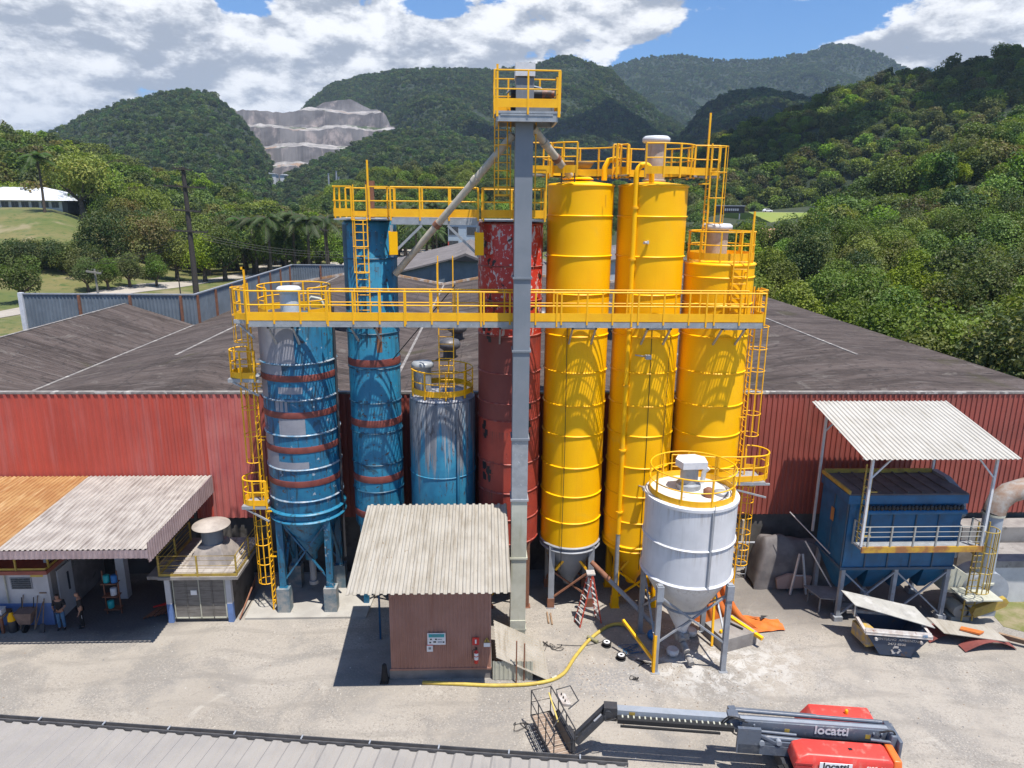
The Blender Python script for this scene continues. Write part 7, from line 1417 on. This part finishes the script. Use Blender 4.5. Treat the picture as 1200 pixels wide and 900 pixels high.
# ------------------------------------------------------------------ people
def skin(parent, name, V, E, m, sub=2, rootv=0):
    me = bpy.data.meshes.new(name); og = ORIG[parent]; me.from_pydata([Vector(p)-Vector((0, 0, 0)) for p, r_ in V], E, []); o = bpy.data.objects.new(name, me); col.objects.link(o); o.parent = parent; ORIG[o] = og
    md = o.modifiers.new('skin', 'SKIN'); md.use_smooth_shade = True; sv = me.skin_vertices[0].data
    for i, (p, r_) in enumerate(V):
        rr = r_ if isinstance(r_, tuple) else (r_, r_); sv[i].radius = rr; sv[i].use_root = (i == rootv)
    me.materials.append(m); sd = o.modifiers.new('subdivision', 'SUBSURF'); sd.levels = sub; sd.render_levels = sub; return o
def person(label, loc, rotz, hand_l, hand_r, head_tilt, trousers, shirt, hair, extra=None):
    """local frame: faces -y. hand_*: (elbow, wrist, tip) of each arm"""
    t = T('person', label, 'person', (0, 0, 0)); V = []; E = []
    def ch(pts, start=None):
        prev = start
        for p, r_ in pts:
            V.append((p, r_)); i = len(V)-1
            if prev is not None: E.append((prev, i))
            prev = i
        return prev
    hx, hy = head_tilt
    pel = ch([((0, 0, .95), (.155, .11))]); chest = ch([((0, 0, 1.15), (.14, .10)), ((0, .01, 1.33), (.165, .11)), ((0, .01, 1.44), (.10, .08))], pel); nk = ch([((hx*.3, .0+hy*.3, 1.50), .055), ((hx*.6, hy*.6-.01, 1.56), .06), ((hx, hy-.015, 1.645), (.078, .092)), ((hx, hy, 1.735), (.062, .075))], chest)
    hd = nk-1
    for s_, hnd in ((-1, hand_r), (1, hand_l)):
        el, wr, tip = hnd; sh = ch([((s_*.175, .01, 1.41), .062), ((Vector((s_*.19, .01, 1.38)).lerp(Vector(el), .5)), .048), (el, .042), (Vector(el).lerp(Vector(wr), .5), .038), (wr, .027)], chest)
        d = (Vector(tip)-Vector(wr)).normalized(); sd = d.cross(Vector((0, 0, 1)) if abs(d.z) < .9 else Vector((0, 1, 0))).normalized(); up_ = sd.cross(d)
        pm = ch([(Vector(wr)+d*.06, (.036, .018))], sh)
        for f, ln in ((-.03, .075), (-.01, .088), (.01, .082), (.03, .065)): ch([(Vector(wr)+d*.10+sd*f, .009), (Vector(wr)+d*(.10+ln*.6)+sd*f*1.1-up_*.012, .0085), (Vector(wr)+d*(.10+ln)+sd*f*1.1-up_*.03, .007)], pm)
        ch([(Vector(wr)+d*.05+sd*.045*s_, .011), (Vector(wr)+d*.09+sd*.06*s_-up_*.015, .009)], pm)
    for s_ in (-1, 1): ch([((s_*.09, 0, .88), .088), ((s_*.10, -.01, .50), .062), ((s_*.105, .01, .28), .055), ((s_*.105, .02, .09), .04), ((s_*.115, -.06, .045), (.04, .035)), ((s_*.12, -.15, .03), (.042, .022))], pel)
    ch([((hx, hy-.105, 1.635), .014)], hd)                                           # nose
    for s_ in (-1, 1): ch([((hx+s_*.082, hy+.0, 1.64), .016)], hd)                   # ears
    skin(t, 'body', V, E, SKIN)
    mb = MB()
    for s_ in (-1, 1): mb.lathe([(.001, -.012), (.012, 0), (.001, .012)], (hx+s_*.032, hy-.088, 1.66), 8)
    mb.box((hx-.025, hy-.097, 1.592), (hx+.025, hy-.085, 1.60)); P(t, 'face_detail', mb, HAIR)
    V2 = [((0, 0, .93), (.165, .12)), ((0, 0, 1.12), (.158, .118)), ((0, .01, 1.33), (.185, .13)), ((0, .01, 1.44), (.12, .095))]; E2 = [(0, 1), (1, 2), (2, 3)]
    for s_, hnd in ((-1, hand_r), (1, hand_l)):
        i = len(V2); V2 += [((s_*.18, .01, 1.405), .078), (Vector((s_*.19, .01, 1.38)).lerp(Vector(hnd[0]), .8), .068)]; E2 += [(3, i), (i, i+1)]
    skin(t, 'shirt', V2, E2, shirt)
    V3 = [((0, 0, .97), (.162, .115))]; E3 = []
    for s_ in (-1, 1):
        i = len(V3); V3 += [((s_*.092, 0, .84), .102), ((s_*.10, -.01, .50), .080), ((s_*.105, .01, .28), .072), ((s_*.105, .015, .07), .070)]; E3 += [(0, i), (i, i+1), (i+1, i+2), (i+2, i+3)]
    skin(t, 'trousers', V3, E3, trousers)
    for s_ in (-1, 1): skin(t, 'shoe', [((s_*.105, .03, .05), .055), ((s_*.115, -.07, .045), (.052, .045)), ((s_*.12, -.17, .035), (.05, .032))], [(0, 1), (1, 2)], RUBB)
    if hair: skin(t, 'hair', [((hx, hy+.035, 1.66), (.086, .085)), ((hx, hy+.012, 1.725), (.08, .088)), ((hx, hy-.0, 1.752), (.06, .07))], [(0, 1), (1, 2)], HAIR)
    if extra: extra(t)
    t.location = loc; t.rotation_euler = (0, 0, rotz); ORIG[t] = Vector(loc); return t
person('man in black t-shirt and blue jeans looking down at the phone in his hands', (-18.9, 28.72, 0), R(8), ((.26, -.02, 1.12), (.07, -.27, 1.06), (.02, -.35, 1.10)), ((-.26, -.02, 1.12), (-.07, -.27, 1.06), (-.02, -.35, 1.10)), (.0, -.07), JEAN, TSHB, True)
person('bald man in black clothes standing beside the man in jeans, white phone held low', (-18.08, 28.85, 0), R(-55), ((.25, .02, 1.10), (.27, -.08, .86), (.27, -.13, .74)), ((-.25, .03, 1.10), (-.27, -.05, .86), (-.27, -.1, .74)), (-.03, -.05), TROU, TSHB, False)
for x, y, z, rz_, lb in ((-18.87, 28.35, 1.14, 8, 'dark phone held in both hands by the man in jeans'), (-17.83, 28.48, .74, -55, 'white phone in the lowered hand of the bald man')):
    mb = MB(); mb.box((-.04, -.006, -.07), (.04, .006, .07)); o = single('phone', mb, CAPW if 'white' in lb else BLK, lb, 'phone'); o.location = (x, y, z); o.rotation_euler = (R(-50 if rz_ > 0 else 0), 0, R(rz_))

# ------------------------------------------------------------------ behind: houses, poles, vehicles
def pole(name, lb, px, Y, ztop, zb_, r, arms, m=POLE, cat='power pole'):
    X = at(px, 330, Y).x; t = T(name, lb, cat, (X, Y, zb_)); mb = MB(); mb.tube((X, Y, zb_-.5), (X-.2, Y, ztop), r*1.3, r*.8, 10); P(t, 'pole', mb, m)
    for z, l_ in arms:
        mb = MB(); mb.bar((X-l_/2-.15, Y-.4, z+.18), (X+l_/2-.15, Y-.4, z-.12), .26); ar = P(t, 'crossarm', mb, m); mb = MB()
        for f in (-.48, -.2, .2, .48): mb.lathe([(.05, 0), (.09, .08), (.05, .2), (.09, .26), (.02, .34)], (X+f*l_-.15, Y, z+.08-.3*f), 8)
        P(ar, 'insulator', mb, DKG)
    return t
pole('power_pole', 'tall dark wooden power pole with several crossarms', 229, 128, 24.6, -.4, .42, ((24.2, 3.2), (21.3, 7.0), (17.3, 4.6), (13.8, 6.4)))
pole('post', 'short dark post on the grass left of the tall power pole', 211, 118, 7.2, -.4, .10, (), POLE, 'post'); pole('power_pole', 'short pale concrete pole behind the metal fence by the lawn trees', 114, 112, 8.6, -.4, .17, ((8.1, 2.2),), mat('concrete_pole', (.2, .19, .17), None, rough=.9))
pole('lamp_post', 'thin dark pole among the palms beside the slim blue silo', 384, 170, 13.5, -.4, .14, ((12.8, 2.0),))
for a_, b_, lb in (((-70, 128, 8.9), (-51, 128, 13.7), 'thin wires sagging from the tall power pole over the lawn'), ((-51, 128, 13.7), (-20, 128, 10.5), 'thin wires running right from the tall power pole')):
    mb = MB()
    for k in range(3):
        A_, B__ = Vector(a_)+Vector((0, k*.6, -.5*k)), Vector(b_)+Vector((0, k*.6, -.5*k)); pts = [A_.lerp(B__, i/12)-Vector((0, 0, 1.2*sin(pi*i/12))) for i in range(13)]; mb.ptube(pts, .03, 4)
    single('power_line', mb, BLK, lb, 'wires', 'power lines')
def gabled(name, lb, x0, x1, y0, y1, zb_, ze, zr, wm, rm, over=.5, cat='building', axis='y'):
    t = T(name, lb, cat, ((x0+x1)/2, y0, zb_)); mb = MB(); xm = (x0+x1)/2; ym = (y0+y1)/2
    if axis == 'y': mb.prism([(x0, zb_), (x1, zb_), (x1, ze), (xm, zr), (x0, ze)], 1, y0, y1)
    else: mb.prism([(y0, zb_), (y1, zb_), (y1, ze), (ym, zr), (y0, ze)], 0, x0, x1)
    P(t, 'wall', mb, wm); mb = MB()
    if axis == 'y':
        for xa in (x0, x1):
            sx = -1 if xa == x0 else 1; dz = over*(zr-ze)/abs(xm-xa); mb.hexa([(xm, y0-over, zr+.05), (xa+sx*over, y0-over, ze-dz+.05), (xa+sx*over, y1+over, ze-dz+.05), (xm, y1+over, zr+.05), (xm, y0-over, zr+.3), (xa+sx*over, y0-over, ze-dz+.3), (xa+sx*over, y1+over, ze-dz+.3), (xm, y1+over, zr+.3)])
    else:
        for ya in (y0, y1):
            sy = -1 if ya == y0 else 1; dz = over*(zr-ze)/abs(ym-ya); mb.hexa([(x0-over, ya+sy*over, ze-dz+.05), (x1+over, ya+sy*over, ze-dz+.05), (x1+over, ym, zr+.05), (x0-over, ym, zr+.05), (x0-over, ya+sy*over, ze-dz+.3), (x1+over, ya+sy*over, ze-dz+.3), (x1+over, ym, zr+.3), (x0-over, ym, zr+.3)])
    P(t, 'roof', mb, rm); return t
OLDR = mat('old_grey_roof', (.17, .15, .145), (.12, .105, .10), .5, .6, .9, spots=(.36, .33, .3), sps=.35, spr=(.66, .72))
t = gabled('warehouse', 'blue grey warehouse with a dark gabled roof just behind the big hall', -17.5, 12, 105, 150, -.5, 7.7, 11.4, BLUG, OLDR, .7)
mb = MB(); mb.prism([(-5.2, 10.95), (-2.7, 11.95), (-.2, 10.95)], 1, 104, 150); P(t, 'ridge_monitor', mb, OLDR); mb = MB(); mb.prism([(-4.8, 10.8), (-2.7, 11.6), (-.6, 10.8)], 1, 103.7, 104.0); P(t, 'ridge_vent', mb, BLK)
wh = T('white_roofed_hall', 'long low hall with a white hipped roof on the grassy bank', 'building', (-160, 250, 16)); X0, X1, Yq = -190, -141, 250
mb = MB(); mb.box((X0, Yq, 14.5), (X1, Yq+22, 19.0)); P(wh, 'wall', mb, WHITE); mb = MB(); mb.hexa([(X0-1, Yq-1.6, 19.0), (X1+3, Yq-1.6, 19.0), (X1+3, Yq+24, 19.0), (X0-1, Yq+24, 19.0), (X0+8, Yq+10.8, 23.4), (X1-12, Yq+10.8, 23.4), (X1-12, Yq+11.2, 23.4), (X0+8, Yq+11.2, 23.4)]); P(wh, 'roof', mb, mat('white_metal_roof', (.66, .68, .72), (.58, .6, .64), .3, .5, .5))
for i in range(14):
    x = X1-3-i*3.3; mb = MB(); mb.box((x-1.2, Yq-.08, 16.6), (x+1.2, Yq, 18.6)); wn = P(wh, 'window', mb, STEEL); mb = MB()
    for q in range(2): mb.box((x-1.1+q*1.15, Yq-.12, 16.7), (x-.05+q*1.15, Yq-.08, 18.5))
    P(wn, 'pane', mb, GLASS)
mb = MB(); mb.box((X1-.6, Yq-.3, 14.6), (X1+1.2, Yq+6, 18.6)); P(wh, 'blue_annex', mb, DKB)
ho = T('grey_house', 'two storey blue grey house seen between the slim blue and red silos', 'building', (-7, 262, 0)); mb = MB(); mb.box((-13, 262, -.5), (-.5, 275, 13.2)); P(ho, 'wall', mb, mat('pale_blue_wall', (.26, .32, .38), None, rough=.8)); mb = MB(); mb.box((-13.8, 261.3, 13.2), (.3, 276, 13.8)); P(ho, 'roof', mb, CONC)
for x, z in ((-11, 9.8), (-4.5, 9.8), (-11, 4.9), (-4.5, 4.9)): mb = MB(); mb.box((x-1.8, 261.9, z-1.5), (x+1.8, 262, z+1.5)); wn = P(ho, 'window', mb, STEEL); mb = MB(); mb.box((x-1.65, 261.8, z-1.35), (x+1.65, 261.9, z+1.35)); P(wn, 'pane', mb, GLASS)
mb = MB(); mb.box((-13.1, 261.85, -.4), (-12.3, 262, 6)); P(ho, 'red_pilaster', mb, REDL)
lw = T('low_wall', 'pale green boundary wall in front of the two storey house', 'wall', (-12, 205, 0)); mb = MB(); mb.box((-19, 205, -.4), (6, 205.3, 4.2)); P(lw, 'wall', mb, mat('pale_green_wall', (.28, .33, .28), None, rough=.8))
for k, (px, py, Y, wd, h_, cm, lb) in enumerate(((536, 204, 255, 7, 4.6, WHITE, ''),)): pass
t = gabled('small_shed', 'low white shed with a pale roof left of the tall blue silo', -35, -29, 150, 157, -.4, 2.6, 3.8, WHITE, SHEETC, .4)
t = gabled('small_house', 'small pale house with a grey roof in the grove beside the highway', 92, 103, 205, 214, 5, 12.0, 14.0, WHITE, OLDR, .8, axis='x'); t = gabled('small_house', 'tiny terracotta roofed house under the highway palms', 80, 86, 200, 206, 4, 11, 13, WHITE, mat('terracotta', (.45, .25, .17), None, rough=.9), .6, axis='x')
t = gabled('side_building', 'white and blue warehouse seen in the gap right of the red silo', 12.5, 40, 112, 140, -.5, 9.3, 11.2, WHITE, OLDR, .6); mb = MB(); mb.box((12.6, 111.9, 5.0), (39.9, 112.0, 6.6)); P(t, 'blue_stripe', mb, BLUED)
bb = T('billboard', 'dark billboard with pale blurred lettering on the ridge behind the yellow silos', 'billboard', (88, 255, 14)); mb = MB(); mb.box((82.5, 255, 17.2), (92.8, 255.3, 19.5)); P(bb, 'panel', mb, BLK); mb = MB(); mb.box((82.3, 254.9, 19.5), (93, 255.5, 19.8)); P(bb, 'top_edge', mb, STEEL); mb = MB()
for i in range(7): mb.box((85.6+i*.75, 254.93, 17.9), (86.1+i*.75, 255, 18.7))
P(bb, 'lettering', mb, BOOML); mb = MB(); mb.box((84, 255.1, 2), (84.4, 255.4, 17.2)); mb.box((91, 255.1, 2), (91.4, 255.4, 17.2)); P(bb, 'post', mb, STEEL)
def vehicle(name, lb, loc, rz_, cm, L=4.3, Wd=1.75, h=1.45, van=False, group='parked vehicles behind the hall'):
    t = T(name, lb, 'van' if van else 'car', (0, 0, 0), group); mb = MB(); w_ = Wd/2
    pr2 = [(-L/2, .3), (L/2, .3), (L/2, .75), (L/2-.15, .9), (L*.28, .95), (L*.16, h), (-L*.32, h), (-L*.46, .95), (-L/2, .85)] if not van else [(-L/2, .3), (L/2, .3), (L/2, 1.0), (L*.36, 1.15), (L*.24, h), (-L/2+.05, h), (-L/2, h-.1)]
    mb.prism(pr2, 1, -w_, w_); bevel(P(t, 'body', mb, cm), .08, 2); mb = MB()
    for s_ in (-1, 1): mb.prism([(-L*.30, h-.45), (L*.22, h-.45), (L*.15, h-.08), (-L*.26, h-.08)], 1, s_*w_-(.012 if s_ < 0 else 0)-.003*(s_ < 0), s_*w_+(.012 if s_ > 0 else 0))
    P(t, 'window', mb, GLASS)
    for x in (-L*.3, L*.3):
        for s_ in (-1, 1): mb = MB(); mb.tube((x, s_*w_-.1, .31), (x, s_*w_+.1, .31), .31, n=16); P(t, 'wheel', mb, RUBB)
    t.location = loc; t.rotation_euler = (0, 0, rz_); return t
CARW = mat('white_car_paint', (.7, .7, .72), None, rough=.3); CARD = mat('dark_car_paint', (.04, .045, .05), None, rough=.3)
for px, py, rz_, cm, van, lb in ((499, 306, .3, CARW, True, 'white van parked at the left of the car park group'), (508, 308, .3, CARW, False, 'white car parked beside the vans under the palms'), (516, 305, .2, CARW, True, 'white van parked nearer the grey warehouse roof'), (490, 302, 1.2, CARD, False, 'dark car parked behind the white vans'), (462, 287, .1, CARW, False, 'white car on the road left of the car park'), (350, 288, .1, CARD, False, 'dark car parked near the palms on the access road')):
    p = gz(px, py, -.2); vehicle('parked_van' if van else 'parked_car', lb, (p.x, p.y, -.22), rz_, cm, 5.0 if van else 4.3, 1.9 if van else 1.75, 2.1 if van else 1.45, van)
vehicle('car', 'white car driving on the highway at the foot of the right hill', (134, 338, 17.25), 0, CARW, 4.4, 1.8, 1.5, False, 'cars on the highway'); vehicle('truck', 'dark truck on the highway near the bright road stretch', (160, 341, 17.25), 0, CARD, 8, 2.4, 3.0, True, 'cars on the highway'); vehicle('truck', 'white truck at the right end of the visible highway', (169, 341, 17.25), 0, CARW, 7, 2.4, 2.8, True, 'cars on the highway')
for i, (px, py, w_, h_) in enumerate(((300, 207, 12, 6), (316, 206, 16, 5), (332, 207, 9, 4))):
    p = at(px, py, 1000); mb = MB(); mb.box((p.x-w_/2, 1000, p.z-14), (p.x+w_/2, 1015, p.z+h_*.5)); mb.prism([(p.x-w_/2-1, p.z+h_*.5), (p.x+w_/2+1, p.z+h_*.5), (p.x, p.z+h_*.5+1.5)], 1, 999, 1016); single('quarry_plant', mb, CAPW, ('wide', 'longest', 'small')[i]+' pale crushing plant building at the foot of the quarry', 'building', 'quarry buildings')
for i, (px, py) in enumerate(((385, 208), (394, 205), (397, 212))):
    p = at(px, py, 640); mb = MB(); mb.tube((p.x, 640, -5), (p.x, 640, p.z+3), .8, .7, 12); mb.tube((p.x, 640, p.z+3), (p.x, 640, p.z+3.4), .95, n=12); single('chimney', mb, STEEL, ('left', 'middle', 'right')[i]+' one of three thin pale chimneys in the valley', 'chimney', 'valley chimneys')
# ------------------------------------------------------------------ clouds high above that shade the mountains
if not globals().get('NOCLOUD'):
    CL = bpy.data.materials.new('cloud_white'); CL.use_nodes = True; CL.node_tree.nodes['Principled BSDF'].inputs['Base Color'].default_value = (.85, .86, .88, 1); CL.node_tree.nodes['Principled BSDF'].inputs['Roughness'].default_value = 1
    rc_ = random.Random(12)
    def cloud(cx, cy, cz, rx, ry, n, seed):
        rr = random.Random(seed); mb = MB()
        for i in range(n):
            a = rr.uniform(0, 6.28); q = rr.random()**.5; r_ = rr.uniform(.22, .4)*min(rx, ry)
            c = (cx+cos(a)*q*rx, cy+sin(a)*q*ry, cz+rr.uniform(0, 40)); mb.lathe([(.01, -r_*.35), (r_*.7, -r_*.3), (r_, 0), (r_*.8, r_*.4), (r_*.4, r_*.62), (.01, r_*.7)], c, 16)
        o = struct('cloud', mb, CL); return o
    for args in CLOUDS: cloud(*args)
# ------------------------------------------------------------------ haze
if not globals().get('NOHAZE'):
    mb = MB(); mb.box((-5200, -400, -8), (5200, 9000, 900)); hz = struct('haze', mb, [], 'stuff')
    hm = bpy.data.materials.new('haze_air'); hm.use_nodes = True; hm.node_tree.nodes.clear(); k = NB(hm.node_tree)
    pv_ = k.n('ShaderNodeVolumePrincipled', ins={'Color': (.60, .76, .95), 'Density': HAZE_D, 'Anisotropy': .2}); o_ = k.n('ShaderNodeOutputMaterial'); hm.node_tree.links.new(pv_.outputs[0], o_.inputs['Volume'])
    hz.data.materials.append(hm); hz.display_type = 'WIRE'
